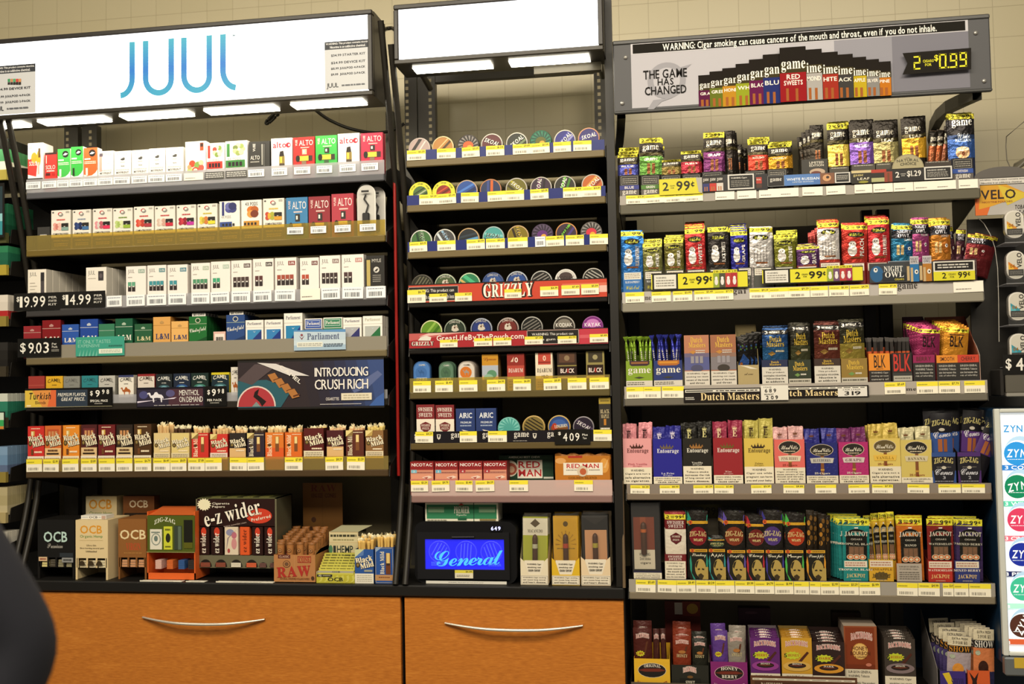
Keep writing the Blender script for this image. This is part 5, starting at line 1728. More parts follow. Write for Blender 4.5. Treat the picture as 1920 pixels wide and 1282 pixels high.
def airic(a):
 a.R(0,0,1,1,'#26396e').R(0,.96,1,1,'#30447c').T('AIRIC',.17,.68,.85,.86,'#e4e6ea','b').T("PREMIUM",.24,.5,.8,.57,'#c9d0dc','b').L(.22,.4,.8,.46,1,'#9aa8c4',.7)
 a.P([(.3,.3),(.72,.24),(.46,.2)],'#e0d4c0').T('CIGARS WITH FILTER',.06,.02,.94,.09,'#d9dce4','b')
row(D7,MZ[6]+.012,[(hx(132),hx(246),hy(93),swisher_box,'#5a1c1f','white and maroon pack',{'d':.024}),(hx(250),hx(366),hy(95),swisher_box,'#5a1c1f','white and maroon pack',{'d':.024}),(hx(375),hx(495),hy(118),airic,'#1c2a54','navy blue pack',{'d':.024}),(hx(498),hx(626),hy(116),airic,'#1c2a54','navy blue pack',{'d':.024})],name='filter_cigar_pack',cat='pack',lip=.012)
tin_row(D7,MZ[6]+.012,[(hx(703),hy(170),'#6ab0a8',rays('#4f9f98','#7fc4bc',None),'turquoise ribbed tin',42),(hx(856),hy(160),'#b89a5a',wl(-32,'#7a6a3a','#2a241a','#2f2a20'),'gold tin with black slanted bands',43),(hx(1013),hy(158),'#b89a5a',lambda a:(disc(a,'#2f4a86'),a.E(.5,.62,.3,.2,'#3f5fa0'),a.R(.12,.3,.88,.52,'#7a4a24'),a.E(.3,.5,.12,.16,'#a83a24'),a.T('LONGHORN',.3,.46,.86,.6,'#e4dcc4','s',rot=6)),'blue and brown tin with gold rim',43),(hx(1163),hy(165),'#8a848a',sk('#2a2230','#4a3a54',None,'SKOAL','#dcd6d8',ang=-30,tr=(.52,.56)),'black violet tin with slanted lettering',40)])
def moist_pouch(a):
 a.R(0,0,1,1,'#2f2a24').R(0,.84,1,1,'#a89038').L(.1,.88,.9,.96,1,'#6a5a24').T('BLACK',.12,.6,.88,.7,'#c9b890','s').T('MAPLE',.16,.48,.84,.58,'#c9b890','s').R(.4,.3,.6,.46,'#b8782a').L(.1,.16,.9,.24,1,'#e0d8c4',.9).R(0,0,1,.14,'#d8cfb8')
row(D7,MZ[6]+.012,[(hx(1256),hx(1330),hy(50),moist_pouch,'#2a251f','tall narrow black and gold pouch box',{'d':.03})],name='pouch_box',cat='box',lip=.012)
def gamestrip(a):
 a.R(0,0,1,1,'#1a171c')
 for u0,t in((.02,'game'),(.207,'game'),(.367,'game'),(.525,'game'),(.69,'game')):
  a.T(t,u0,.3,u0+.075,.82,'#ded9d0','s')
 for u in(.135,.618):
  a.P([(u,.75),(u+.02,.75),(u+.018,.4),(u+.01,.28),(u+.002,.4)],'#cfcac0').P([(u+.004,.7),(u+.016,.7),(u+.01,.4)],'#1a171c')
 a.L(.52,.08,.6,.16,1,'#b8b4ac')
x0,x1=MX0+.001,MX1-.001
Zb,Zt=P(960,829,-.001)[1],P(960,807,-.001)[1]
g=G()
g.box(-(x1-x0)/2,(x1-x0)/2,0,.0008,0,Zt-Zb,'#1a171c','gloss')
gamestrip(A(g,x1-x0,Zt-Zb,0,0,0,'gloss'))
o=g.build('lettered_strip',None,((x0+x1)/2,-.0016,Zb))
o.location.y=-.0018
tag(o,"black strip with white lettering along middle rack's seventh shelf",'shelf strip')
def p409(a):
 a.T('$',.1,.6,.18,.84,'#e8e5dc','b').T('4',.24,.22,.36,.76,'#e8e5dc','n').T('0',.42,.22,.54,.76,'#e8e5dc','n').T('9',.58,.22,.7,.76,'#e8e5dc','n')
 a.T('Plus',.78,.56,.93,.7,'#d8d5cc').T('Tax',.79,.34,.9,.48,'#d8d5cc')
plate('price_sign',"black price sign with plus tax wording, middle rack's seventh shelf",(hx(985),hy(245),hx(1205),hy(338)),-.008,'#171512',p409)
g=G()
w,h=dims(hx(540),hx(652),hy(68),.2,MZ[6]+.1)
g.box(-w/2,w/2,0,.04,0,.16,'#1c1a18','card')
a=A(g,w,.16)
a.T('AIRIC',.1,.84,.85,.97,'#4a4844','b')
o=place(g.build('display_box'),hx(540),hx(652),hy(68),.2,MZ[6]+.012)
o.scale=(1,1,1)
o.location.z=MZ[6]+.013
tag(o,"black display box standing at the back of middle rack's seventh shelf",'box')
D8="middle rack's lowest shelf"
def nicotac(c):
 def f(a):
  a.R(0,0,1,1,'#9a3a34').R(0,.62,1,1,'#8a1f22').T('NICOTAC',.06,.76,.94,.92,'#ece4e0','b').R(.02,.1,.98,.56,'#d89478').R(.02,.38,.98,.5,'#b87a68').L(.3,.42,.9,.47,1,'#7a4038')
  a.R(.04,.42,.28,.58,c).T('4' if c=='#a83a40' else '2',.12,.45,.2,.55,'#e8e4e0')
  a.P([(.5,.2),(.8,.28),(.95,.2),(.8,.14),(.6,.12)],'#e8d0c0').P([(.56,.18),(.78,.22),(.7,.12)],'#a84a40').R(0,0,1,.1,'#c4786a')
 return f
def redman_green(a):
 a.R(0,0,1,1,'#1f3f2c').R(0,.86,1,.9,'#2c5038').T("AMERICA'S BEST CHEW",.18,.88,.76,.96,'#dfe2d4','b')
 a.R(.34,.02,.8,.8,'#e6e0d0').T('RED',.36,.46,.76,.74,'#b8282c','b').T('MAN',.36,.1,.78,.4,'#b8282c','b')
 a.C(.2,.44,.15,'#dcd0bc').C(.22,.42,.11,'#a8503c').C(.23,.4,.06,'#d8b090').R(.82,.0,1,.08,'#c9c8bc')
def redman_bag(a):
 a.R(0,0,1,1,'#b8742a').E(.9,.6,.08,.3,'#d89a4a').E(.1,.8,.1,.12,'#d8a060').R(.24,.92,.5,1,'#a83428').P([(.88,.5),(.98,.9),(.93,.5)],'#e0b070')
 a.R(.15,.22,.87,.72,'#e6e0d0').T('RED MAN',.21,.5,.8,.68,'#b8282c','b').L(.2,.4,.42,.45,1,'#6a5a4a').L(.62,.4,.82,.45,1,'#6a5a4a')
 a.C(.5,.38,.1,'#cfc0a8').C(.51,.36,.06,'#b8603c').T('GOLDEN BLEND',.24,.07,.76,.16,'#8a5a1c','s')
row(D8,MZ[7],[(hx(94),hx(241),hy(445),nicotac('#7ab8cc'),'#7a2422','red nicotine gum box with pale blue square',{'d':.06}),(hx(244),hx(391),hy(445),nicotac('#6ab0cc'),'#7a2422','red nicotine gum box with pale blue square',{'d':.06}),(hx(393),hx(541),hy(444),nicotac('#a83a40'),'#7a2422','red nicotine gum box with red square',{'d':.06}),(hx(543),hx(692),hy(443),nicotac('#a83a40'),'#7a2422','red nicotine gum box with red square',{'d':.06})],name='gum_box',cat='box',lip=.046)
row(D8,MZ[7],[(hx(638),hx(980),hy(405),redman_green,'#1a3424','wide dark green carton with red lettering',{'d':.10})],Y=.085,name='chew_carton',cat='carton',lip=.046)
X0,X1=hx(982),hx(1336)
w,h=dims(X0,X1,hy(398),YF+.012,MZ[7])
g=G()
nx,nz=14,8
fr=[[(-w/2+w*i/nx,-.012*math.sin(math.pi*i/nx)**.5*math.sin(math.pi*max(.02,j/nz))**.5+.003*math.sin(i*2.1+j),h*j/nz+(.004*math.sin(i*1.7)if j==nz else 0))for i in range(nx+1)]for j in range(nz+1)]
g.grid(fr,'#b8742a','film')
bk=[[(p[0],.05-p[1],p[2])for p in r[::-1]]for r in fr]
g.grid(bk,'#a86424','film')
g.grid([fr[nz],[(p[0],.05-p[1],p[2])for p in fr[nz]]],'#c88a44','film')
redman_bag(A(g,w*.97,(h-.046)*.93,0,-.0155,.046,'gloss'))
o=place(g.build('chew_pouch'),X0,X1,hy(398),YF+.018,MZ[7]+.001)
tag(o,"amber brown soft pouch with white label at right of middle rack's lowest shelf",'pouch')

# ------------------------------------------------------------------ worktop, under the middle rack
BYW=0.03
X0,X1=P(777,1030,BYW)[0],P(968,1030,BYW)[0]
W=X1-X0
zt=P(870,978,BYW)[1]
fz=CZ
H=zt-fz
fr_=thing('mini_fridge','black countertop display fridge with glowing blue window on worktop','fridge',((X0+X1)/2,BYW,fz))
def rrect(w,h,r,n=5,z0=0.0):
 pts=[]
 for cx,cz,a0 in((w/2-r,r,-90),(w/2-r,h-r,0),(-w/2+r,h-r,90),(-w/2+r,r,180)):
  pts+=[(cx+r*math.cos(math.radians(a0+90*i/n)),z0+cz+r*math.sin(math.radians(a0+90*i/n)))for i in range(n+1)]
 return pts
g=G()
g.prism(rrect(W,H,.03),0.004,.22,'y','#121214','gloss')
g.build('body',fr_)
ix=lambda v:(P(740+v/3.286,1030,BYW)[0]-(X0+X1)/2)
iz=lambda v:P(870,730+v/3.286,BYW)[1]-fz
g=G()
wx0,wx1,wz0,wz1=ix(188),ix(676),iz(1108),iz(922)
dx0,dx1,dz0,dz1=ix(142),ix(708),iz(1168),iz(880)
for q in((dx0,dx1,dz0,wz0),(dx0,dx1,wz1,dz1),(dx0,wx0,wz0,wz1),(wx1,dx1,wz0,wz1)):
 g.box(q[0],q[1],-.006,.0035,q[2],q[3],'#1a1a1d','gloss')
g.tube([(ix(358),-.009,iz(908)),(ix(495),-.009,iz(906))],.003,'#2c2c30','gloss',6)
dr_=g.build('door',fr_)
g=G()
g.box(wx0,wx1,.0025,.0038,wz0,wz1,'#0c12c8','screen')
g.build('lit_interior',fr_)
for k,(c_,r_)in enumerate(((275,.5),(440,.5),(595,.5))):
 rr=(iz(922)-iz(1060))*.5
 o=G()
 n=24
 cx_,cz_=ix(c_),iz(1000)
 o.lathe([(rr,-.0005),(rr,-.002),(rr*.93,-.0028),(rr*.9,-.002)],'#2a30e0','screen',24,'y',(cx_,0.002,cz_))
 a=A(o,2*rr,2*rr,cx_,0.0018,cz_-rr,'screen')
 a.E(.5,.5,.45,.45,'#1418c4',n=24)
 for i in range(4):
  strip_in(a,60+k*25,.24-i*.15,.04,'#3a46ee',.4)
 q=o.build('chilled_tin',None,fr_.location)
 tag(q,'blue lit round tin behind the fridge pane, %s of three'%('left one','middle one','right one')[k],'tin')
g=G()
g.box(wx0,wx1,-.0045,-.003,wz0,wz1,'#ffffff','clear_film')
a=A(g,wx1-wx0,wz1-wz0,(wx0+wx1)/2,-.0047,wz0,'screen')
a.T('General',.12,.12,.98,.62,'#1a3ad0','sc',rot=2).T('General',.125,.14,.985,.64,'#3a8edc','sc',rot=2)
a.L(.08,.12,.24,.26,3,'#3a50e8').L(.8,.12,.96,.22,3,'#3a50e8')
g.build('pane',dr_)
g=G()
dgx0,dgx1,dz_0,dz_1=ix(590),ix(664),iz(872),iz(838)
g.box(dgx0,dgx1,-.001,.0035,dz_0,dz_1,'#15151c','gloss')
a=A(g,dgx1-dgx0,dz_1-dz_0,(dgx0+dgx1)/2,-.001,dz_0,'screen')
for ch,u in(('6',.08),('4',.36),('9',.66)):
 a.T(ch,u,.14,u+.22,.86,'#b8c0ff','b')
g.build('display',fr_)
g=G()
g.box(ix(372),ix(484),-.0085,-.007,iz(1160),iz(1110),'#e0d8c0')
a=A(g,ix(484)-ix(372),iz(1110)-iz(1160),(ix(372)+ix(484))/2,-.0085,iz(1160))
a.R(0,.65,1,1,'#d8cc48').T('$6.49',.6,.7,.94,.93,'#3a3820').L(.1,.15,.8,.45,2,'#7a766c')
g.build('price_tag',dr_)
g=G()
g.box(ix(196),ix(690),-.012,-.0105,max(.0015,iz(1206)),iz(1176),'#d9d6cc')
a=A(g,ix(690)-ix(196),iz(1176)-max(.0015,iz(1206)),(ix(196)+ix(690))/2,-.012,max(.0015,iz(1206)))
a.T('WARNING: This product can cause mouth cancer.',.28,.3,.72,.66,'#3a3834','b')
g.build('warning_strip',fr_)
w,h=dims(hx(182),hx(642),hy(697),BYW+.01,zt)
def premier(a):
 a.R(0,0,1,1,'#e0dcc8').R(.02,.12,.98,.88,'#2f7a54').R(.04,.45,.26,.75,'#8fae8a').R(.74,.45,.96,.75,'#8fae8a').R(.665,0,.675,1,'#1c4a34')
 for i in range(4):
  a.R(.04,.46+i*.08,.26,.48+i*.08,'#3f7f5c').R(.74,.46+i*.08,.96,.48+i*.08,'#3f7f5c')
 a.T('PREMIER',.4,.42,.61,.78,'#e6e4d4','s').T('Cigarettes',.43,.26,.57,.38,'#dfe4d4','sc').R(.45,.06,.57,.2,'#1f5a3c').P([(.46,.84),(.54,.84),(.5,.96)],'#a83a30').R(.75,.04,.97,.12,'#8a7a4a').L(.03,.03,.3,.1,1,'#8a8674')
o=card_box('cigarette_carton',w,h,.08,premier,'#d8d4c0','#a8a494')
place(o,hx(182),hx(642),hy(697),BYW+.012,zt+.0008)
tag(o,'long green and white carton lying on top of the small fridge','carton')
def big_cigar(g,x,y,z0,L_,r,band_c,rot=0):
 g.lathe([(r*.8,0),(r,.004),(r,L_-.012),(r*.75,L_-.004),(.0005,L_)],'#4a2c18','card',12,'z',(x,y,z0))
 g.lathe([(r*1.04,L_*.68),(r*1.05,L_*.7),(r*1.05,L_*.76),(r*1.04,L_*.78)],band_c,'gloss',12,'z',(x,y,z0))
for(x0,x1,yp,ytr,yb,cpack,ctray,bandc,nm,hd)in((hx(772),hx(946),962,1050,1098,'#a8ac3a','#e0d4b8','#b8b49a','lime green','#e0d8c0'),(hx(965),hx(1140),960,1050,1100,'#c8981f','#d8b02a','#a8402c','mustard yellow','#c8a02a'),(hx(1145),hx(1330),958,1048,1100,'#c9946a','#dfc8a4','#a89a3a','peach and black','#1a1714')):
 Yb=.02
 w,ht=dims(x0,x1,ytr,Yb,CZ)
 hp=P((x0+x1)/2,yp,Yb)[1]-CZ
 def ta(a):
  a.R(0,0,1,1,ctray)
  a.P([(.12,1.0),(.88,1.0),(.78,.5),(.22,.5)],'#e3d9c4')
  for i,t in enumerate(('WARNING: Cigar','smoking can','cause cancer')):
   a.T(t,.24+.02*i,.84-i*.12,.76-.02*i,.92-i*.12,'#3a3630')
  a.R(0.0,0.02,1,.4,'#e3d9c4').frame(0.02,.04,.98,.38,.008,'#5a544a')
  for i,t in enumerate(('WARNING: Cigar smoking','can cause lung cancer','and heart disease.')):
   a.T(t,.08,.28-i*.1,.92,.34-i*.1,'#3a3630')
 g=G()
 g.box(-w/2,w/2,0,.0015,0,ht*.4,ctray)
 g.add([(-w/2,0,ht*.4),(w/2,0,ht*.4),(w/2*.45,0,ht*.42),(-w/2*.45,0,ht*.42)],ctray)
 for sx in(-1,1):
  x=sx*w/2
  g.add([(x,0,ht*.4),(x,0,ht*1.08),(x-sx*w*.13,0,ht*.95),(x-sx*w*.28,0,ht*.42)],ctray)
  g.add([(x,0,0),(x,.1,0),(x,.1,hp*.9),(x,0,ht*1.08)],ctray)
 g.box(-w/2,w/2,.0985,.1,0,hp*.95,ctray)
 g.box(-w/2,w/2,.0015,.0985,0,.002,ctray)
 g.add([(-w*.36,.001,ht*.3),(w*.36,.001,ht*.3),(w*.36,.001,ht*.98),(-w*.36,.001,ht*.98)],'#e3d9c4')
 ta2=A(g,w,ht)
 for i,t in enumerate(('WARNING: Cigar','smoking can','cause cancer')):
  ta2.T(t,.24+.02*i,.78-i*.12,.76-.02*i,.86-i*.12,'#3a3630')
 ta2.R(0.0,0.02,1,.38,'#e3d9c4').frame(0.02,.04,.98,.36,.008,'#5a544a')
 for i,t in enumerate(('WARNING: Cigar smoking','can cause lung cancer','and heart disease.')):
  ta2.T(t,.08,.26-i*.09,.92,.32-i*.09,'#3a3630')
 o=place(g.build('display_tray'),x0,x1,ytr,Yb,CZ+.001)
 tag(o,'cut-out front counter tray holding the %s cigar packs'%nm,'display tray')
 for k in range(3):
  g=G()
  pw,ph=w*.9,hp*.94-.004-k*.002
  g.box(-pw/2,pw/2,.010,.012,0,ph,cpack if nm[0]!='p' else '#1a1714','gloss')
  a=A(g,pw,ph,0,.010,0,'gloss')
  if nm[0]=='l':
   a.R(0,.72,1,.98,hd).P([(.3,.9),(.5,.97),(.7,.9),(.5,.84)],'#5a4a34').T('MACANUDO',.2,.76,.8,.81,'#4a4030','s')
  elif nm[0]=='m':
   a.E(.5,.88,.1,.04,'#5a4414').L(.14,.5,.86,.53,1,'#8a6a14')
   for i in range(9):
    t=math.radians(i*22.5)
    a.P([(.5+.2*math.cos(t),.58+.1*math.sin(t)),(.5+.42*math.cos(t-.05),.58+.2*math.sin(t-.05)),(.5+.42*math.cos(t+.05),.58+.2*math.sin(t+.05))],'#a87c18')
  else:
   a.R(.1,.1,.94,.78,cpack).P([(0,.98),(.5,.86),(1,.98)],'#2a2622')
  if k==0:
   pass
  o=g.build('cigar_pack')
  c=G()
  big_cigar(c,0,.004,ph*.08,ph*.66,.0085,bandc)
  c.build('cigar',o)
  f=G()
  f.box(-pw/2,pw/2,-.006,-.0055,0,ph,'#fff','clear_film')
  f.grid([[(-pw/2,.01,ph*.97),(-pw/6,-.004,ph*.975),(pw/6,-.004,ph*.97),(pw/2,.01,ph*.98)],[(-pw/2,.01,ph*1.03),(-pw/6,.0,ph*1.05),(pw/6,.002,ph*1.03),(pw/2,.008,ph*1.06)]],cpack if nm[0]!='p' else '#1a1714','clear_film')
  f.build('cellophane',o)
  o.location=(place_x:=(P(x0,ytr,Yb)[0]+P(x1,ytr,Yb)[0])/2,Yb+.012+k*.027,CZ+.0035)
  o.rotation_euler=(RND.uniform(-.01,.0),RND.uniform(-.015,.015),0)
  tag(o,'%s cellophane cigar pack, %s in its counter tray'%(nm,('foremost','second','rearmost')[k]),'cigar pack')

# ------------------------------------------------------------------ worktop, under the left rack
def zpx(x,y,Y):
 return P(x,y,Y)[1]
ox=lambda v:v/3.75
oy=lambda v:940+v/3.75
def dispenser(x0,x1,yt,Y,d,col,art,label,slots,slotc,ch,name='paper_dispenser',wz=.2):
 w,h=dims(x0,x1,yt,Y,CZ+.001)
 t=thing(name,label,'dispenser',((P(x0,yt,Y)[0]+P(x1,yt,Y)[0])/2,Y,CZ+.001))
 g=G()
 sh=h*wz
 th=.002
 g.box(-w/2,w/2,0,th,sh*1.9,h,col)
 g.box(-w/2,-w/2+w*.06,0,th,0,sh*1.9,col)
 g.box(w/2-w*.06,w/2,0,th,0,sh*1.9,col)
 g.box(-w/2,-w/2+th,th,d,0,h,col)
 g.box(w/2-th,w/2,th,d,0,h,col)
 g.box(-w/2+th,w/2-th,d-th,d,0,h,col)
 g.box(-w/2+th,w/2-th,th,d-th,h-th,h,col)
 g.box(-w/2+th,w/2-th,.012,d-th,sh*.9,sh*.94,ch)
 n=slots
 for i in range(n+1):
  xx=-w/2+w*.06+(w*.88)*i/n
  g.box(xx-.003,xx+.003,0,th,sh,sh*1.9,col)
 a=A(g,w,h)
 art(a)
 g.build('box',t)
 for i in range(n):
  xx=-w/2+w*.06+(w*.88)*(i+.5)/n
  g=G()
  pw=w*.88/n*.66
  for k in range(3):
   g.box(xx-pw/2,xx+pw/2,.004+.001*k,.06,sh*1.0+k*.0085,sh*1.0+k*.0085+.007,slotc[i%len(slotc)],'gloss',top='#d8d0bc')
  o=g.build('paper_booklets',t)
  o.data.update()
 return t
def ocb_black(a):
 a.R(0,.36,1,1,'#121110').T('OCB',.16,.62,.8,.8,'#b8d4cc','b').T('Premium',.26,.52,.68,.6,'#a8a49c','sc').R(0,.36,.3,.36,'#121110')
 a.R(.03,.3,.26,.37,'#d8b890').L(.06,.31,.23,.36,1,'#8a3a2a').R(.66,.28,.96,.36,'#8f9090').L(.7,.29,.92,.35,1,'#3a3a3a').R(.6,.37,.96,.44,'#2c3238')
dispenser(70,141,oy(128),.02,.13,'#141210',ocb_black,'matte black rolling paper dispenser with pale lettering, far left of worktop',4,('#d8cc8a','#4a4438','#8a8468','#8a8468'),'#1a1815')
def ocb_hemp(a):
 a.R(0.02,.36,.98,.98,'#dcc698').T('OCB',.14,.77,.82,.91,'#d8942a','b').T('Organic Hemp',.14,.69,.84,.75,'#5a8a4a','n').R(.12,.655,.84,.66,'#b8a06a')
 a.T('Ultra thin',.34,.56,.64,.59,'#7a6a4a').T('Slow burning natural gum',.14,.51,.88,.54,'#5a4c34').T('Unbleached',.32,.46,.66,.49,'#5a4c34')
 for u in(.2,.48,.74):
  a.L(u-.06,.3,u+.06,.34,1,'#7a6a4a').E(u,.24,.1,.075,'#3a2e1c',0,180)
dispenser(141,203,oy(130),.012,.14,'#dcc698',ocb_hemp,'cream organic paper dispenser with orange lettering on worktop',3,('#e0d4b0','#d8ccb0','#e0d4b0'),'#3a3020')
def ocb_back(a):
 a.R(0,0,1,1,'#e0cfa4').T('OCB',.1,.66,.84,.92,'#d8942a','b').T('Organic Hemp',.12,.48,.86,.6,'#6a8a4a','n')
w,h=dims(160,220,933,.12,CZ)
o=card_box('paper_box',w,h,.05,lambda a:ocb_back(a.sub(0,.5,1,1)),'#d8c698')
place(o,160,220,933,.16,CZ+.001)
tag(o,'tall cream paper box with orange lettering standing behind the cream dispenser','box')
g=G()
zz=dims(141,203,oy(130),.012,CZ+.001)[1]+CZ+.001
w=P(199,965,.03)[0]-P(152,965,.03)[0]
g.box(-w/2,w/2,0,.05,0,.0125,'#e2ded4')
a=A(g,w,.0125)
a.T('OCB',.32,.2,.66,.8,'#3a3c40').L(.04,.3,.28,.7,1,'#a8b4b8').L(.7,.3,.8,.7,1,'#a8b4b8').R(.82,.1,.98,.9,'#b89a8a')
o=place(g.build('paper_carton'),152,199,965,.03,zz+.0008)
tag(o,'small white paper carton lying on the cream dispenser','carton')
def ocb_virgin(a):
 a.R(0,.36,1,1,'#8a5a2c').T('OCB',.06,.66,.98,.82,'#e0cda0','b').T('VIRGIN',.28,.48,.8,.6,'#b8482a','s').L(.2,.42,.84,.45,1,'#a8763c')
dispenser(221,275,oy(122),.03,.12,'#84552a',ocb_virgin,'brown paper dispenser with cream lettering left of the orange one',3,('#c8926a','#c8926a','#c8926a'),'#2a1c10')
def ocb_virgin2(a):
 a.R(0,0,1,1,'#7a4a24').T('OCB',.2,.6,.8,.86,'#e0d0b0','b').R(.04,.06,.9,.42,'#2a1e16').T('unbleached',.12,.14,.84,.34,'#a88a5a','sc')
w,h=dims(230,290,931,.15,CZ)
o=card_box('paper_box',w,h,.04,lambda a:ocb_virgin2(a.sub(0,.62,1,1)),'#6a4020')
place(o,230,290,931,.16,CZ+.001)
tag(o,'tall brown paper box standing behind the brown dispenser','box')
Yz=.02
X0,X1=P(276,1030,Yz)[0],P(366,1030,Yz)[0]
zz=thing('paper_dispenser','orange dispenser with green front panel beside the large dark one','dispenser',((X0+X1)/2,Yz,CZ+.001))
w=X1-X0
cz3=lambda v:zpx(320,860+v/3.0375,Yz)-CZ-.001
h=cz3(300)
g=G()
OR='#d8622a'
g.box(-w/2,-w/2+.004,0,.11,0,h,OR,'gloss')
g.box(w/2-.004,w/2,0,.11,0,h,OR,'gloss')
g.box(-w/2,w/2,.107,.11,0,h,OR,'gloss')
g.box(-w/2,w/2,0,.11,0,.003,OR,'gloss')
g.add([(-w/2,0,cz3(320)),(w/2,0,cz3(320)),(w/2,.11,h+.006),(-w/2,.11,h+.006)],'#d86a34','gloss')
g.box(-w/2,w/2,0,.003,0,cz3(650),OR,'gloss')
g.build('case',zz)
g=G()
pz0,pz1=cz3(528),cz3(322)
g.box(-w/2+.002,w/2,-.003,-.0005,pz0,pz1,'#4f5a1f','gloss')
a=A(g,w,pz1-pz0,0,-.003,pz0,'gloss')
a.T('ZIG-ZAG',.16,.74,.6,.86,'#e4e4d0','s',arch=.8)
a.R(.07,.06,.32,.62,'#dcd8c8').E(.195,.34,.1,.17,'#8a948a').E(.195,.34,.08,.14,'#dcd8c8').E(.195,.36,.04,.08,'#6a7a74').L(.1,.5,.29,.57,1,'#6a7a74')
a.R(.36,.06,.54,.7,'#c8cc3a').E(.45,.38,.05,.13,'#2a2a1c').L(.39,.56,.51,.66,1,'#5a5a24').L(.39,.1,.51,.18,1,'#5a5a24')
a.R(.58,.06,.74,.72,'#3a4438').R(.66,.06,.72,.7,'#5a6a5a').R(.78,.1,.96,.88,'#1c1c16').R(.78,.1,.96,.26,'#5a5a1c')
a.R(0,-.02,1,.0,'#8a9058')
g.build('front_panel',zz)
for i,(u,c,n)in enumerate(((.22,'#e0b8ac',9),(.46,'#d87038',9),(.7,'#3a5f98',9),(.9,'#3a3432',9))):
 g=G()
 zb_=cz3(628)
 for k in range(n):
  g.box(-w/2+w*u-.011,-w/2+w*u+.011,.004+.001*(k%2),.05,zb_+k*.0033,zb_+k*.0033+.0026,c,'gloss')
 g.build('paper_booklets',zz)
Ye=.05
ex=lambda v:360+v/4.571
ey=lambda v:860+v/4.571
X0,X1=P(ex(35),1010,Ye)[0],P(ex(727),1010,Ye)[0]
w=X1-X0
ez=lambda v:zpx(440,ey(v),Ye)-CZ-.001
t=thing('paper_dispenser','large dark brown paper dispenser with white outlined lettering and red oval','dispenser',((X0+X1)/2,Ye,CZ+.001))
ht=ez(335)
GR='#6a6650'
g=G()
g.box(-w/2,-w/2+.006,0,.14,0,ht,GR,'gloss')
g.box(w/2-.006,w/2,0,.14,0,ht,GR,'gloss',side='#5a5744')
g.box(-w/2,w/2,.135,.14,0,ht,'#3a382c','gloss')
g.box(-w/2,w/2,0,.14,ht-.003,ht,'#5a5a3a','gloss')
for i in range(4):
 g.box(-w/2+w*(.16+.2*i),-w/2+w*(.28+.2*i),.02,.1,ht,ht+.001,'#8a8a4a')
g.box(-w/2,w/2,.0,.13,ez(935),ez(828),GR,'gloss')
g.build('case',t)
g=G()
z0,z1=ez(575),ez(345)
g.box(-w/2+.006,w/2-.006,-.002,.0,z0,z1,'#2a1613','gloss')
a=A(g,w-.012,z1-z0,0,-.002,z0,'gloss')
a.star(.09,.8,.095,.24,'#e8e2c0',16,.78)
a.T('Cigarette',.195,.78,.42,.88,'#e0d8c8').T('Papers',.195,.66,.36,.76,'#e0d8c8')
a.E(.8,.38,.165,.28,'#c8402a',n=24)
for dx_,dy_ in((.008,-.02),(-.006,.015),(.006,.015),(-.008,-.02)):
 a.T('e-z wider',.08+dx_,.2+dy_,.82+dx_,.78+dy_,'#100a08','s',rot=13)
 a.k-=.5
a.T('e-z wider',.08,.2,.82,.78,'#efe8d8','s',rot=13)
a.k+=1
a.T('Widely',.7,.38,.84,.5,'#ecdcc8','b',rot=13).T('Preferred',.7,.24,.95,.36,'#ecdcc8','b',rot=12)
a.T('www.ezwider.com',.34,.03,.64,.1,'#a8948a','n',rot=10)
g.build('header',t)
z0,z1=ez(825),ez(585)
for i,(u0,u1,c,kind)in enumerate(((.03,.165,'#2a1613',0),(.19,.335,'#2a1613',0),(.36,.525,'#d8c8b0',1),(.55,.665,'#d8582a',2),(.7,.83,'#2a1613',0),(.85,.98,'#2a1613',0))):
 g=G()
 bw=(u1-u0)*w
 g.box(-bw/2,bw/2,.0,.02,0,z1-z0,c,'gloss')
 a=A(g,bw,z1-z0,0,0,0,'gloss')
 if kind==0:
  a.E(.5,.82,.24,.16,'#c8402a').T('ez wider',.2,.06,.7,.78,'#ece4d4','s',rot=90)
 elif kind==1:
  a.E(.4,.8,.3,.12,'#8a8aa8').E(.7,.7,.2,.12,'#b86a7a').P([(.1,.1),(.2,.6),(.9,.9),(.3,.6)],'#8a7a80').E(.7,.4,.2,.2,'#c88a8a').E(.3,.15,.1,.08,'#a84a4a')
 else:
  a.T('ez wider',.25,.1,.7,.9,'#5a2414','s',rot=90)
 o=g.build('paper_pack',None,(t.location.x-w/2+w*(u0+u1)/2,Ye-.001,CZ+.001+z0+.001))
 tag(o,('dark brown paper pack with red oval, %s in the large dispenser'%('first','second','','','fifth','sixth')[i])if kind==0 else('pale floral paper pack in the large dispenser' if kind==1 else 'orange paper pack in the large dispenser'),'paper pack',None)
for i,u in enumerate((.12,.31,.5,.69,.83,.96)):
 g=G()
 cc=('#8a4a38','#8a4a38','#e0d8c4','#d0603c','#6a4a44','#6a4a44')[i]
 r_=.075*w if i<4 else .05*w
 pts=[(u*w-w/2+r_*math.cos(math.radians(k*15)),ez(925)+.7*r_*math.sin(math.radians(k*15))*1.6)for k in range(13)]
 g.prism(pts,-.0015,-.0003,'y','#1c1712','card')
 for k in range(3):
  g.box(u*w-w/2-r_*.8,u*w-w/2+r_*.8,-.004,-.0016,ez(925)+k*.005,ez(925)+.004+k*.005,cc)
 g.build('booklet_slot',t)
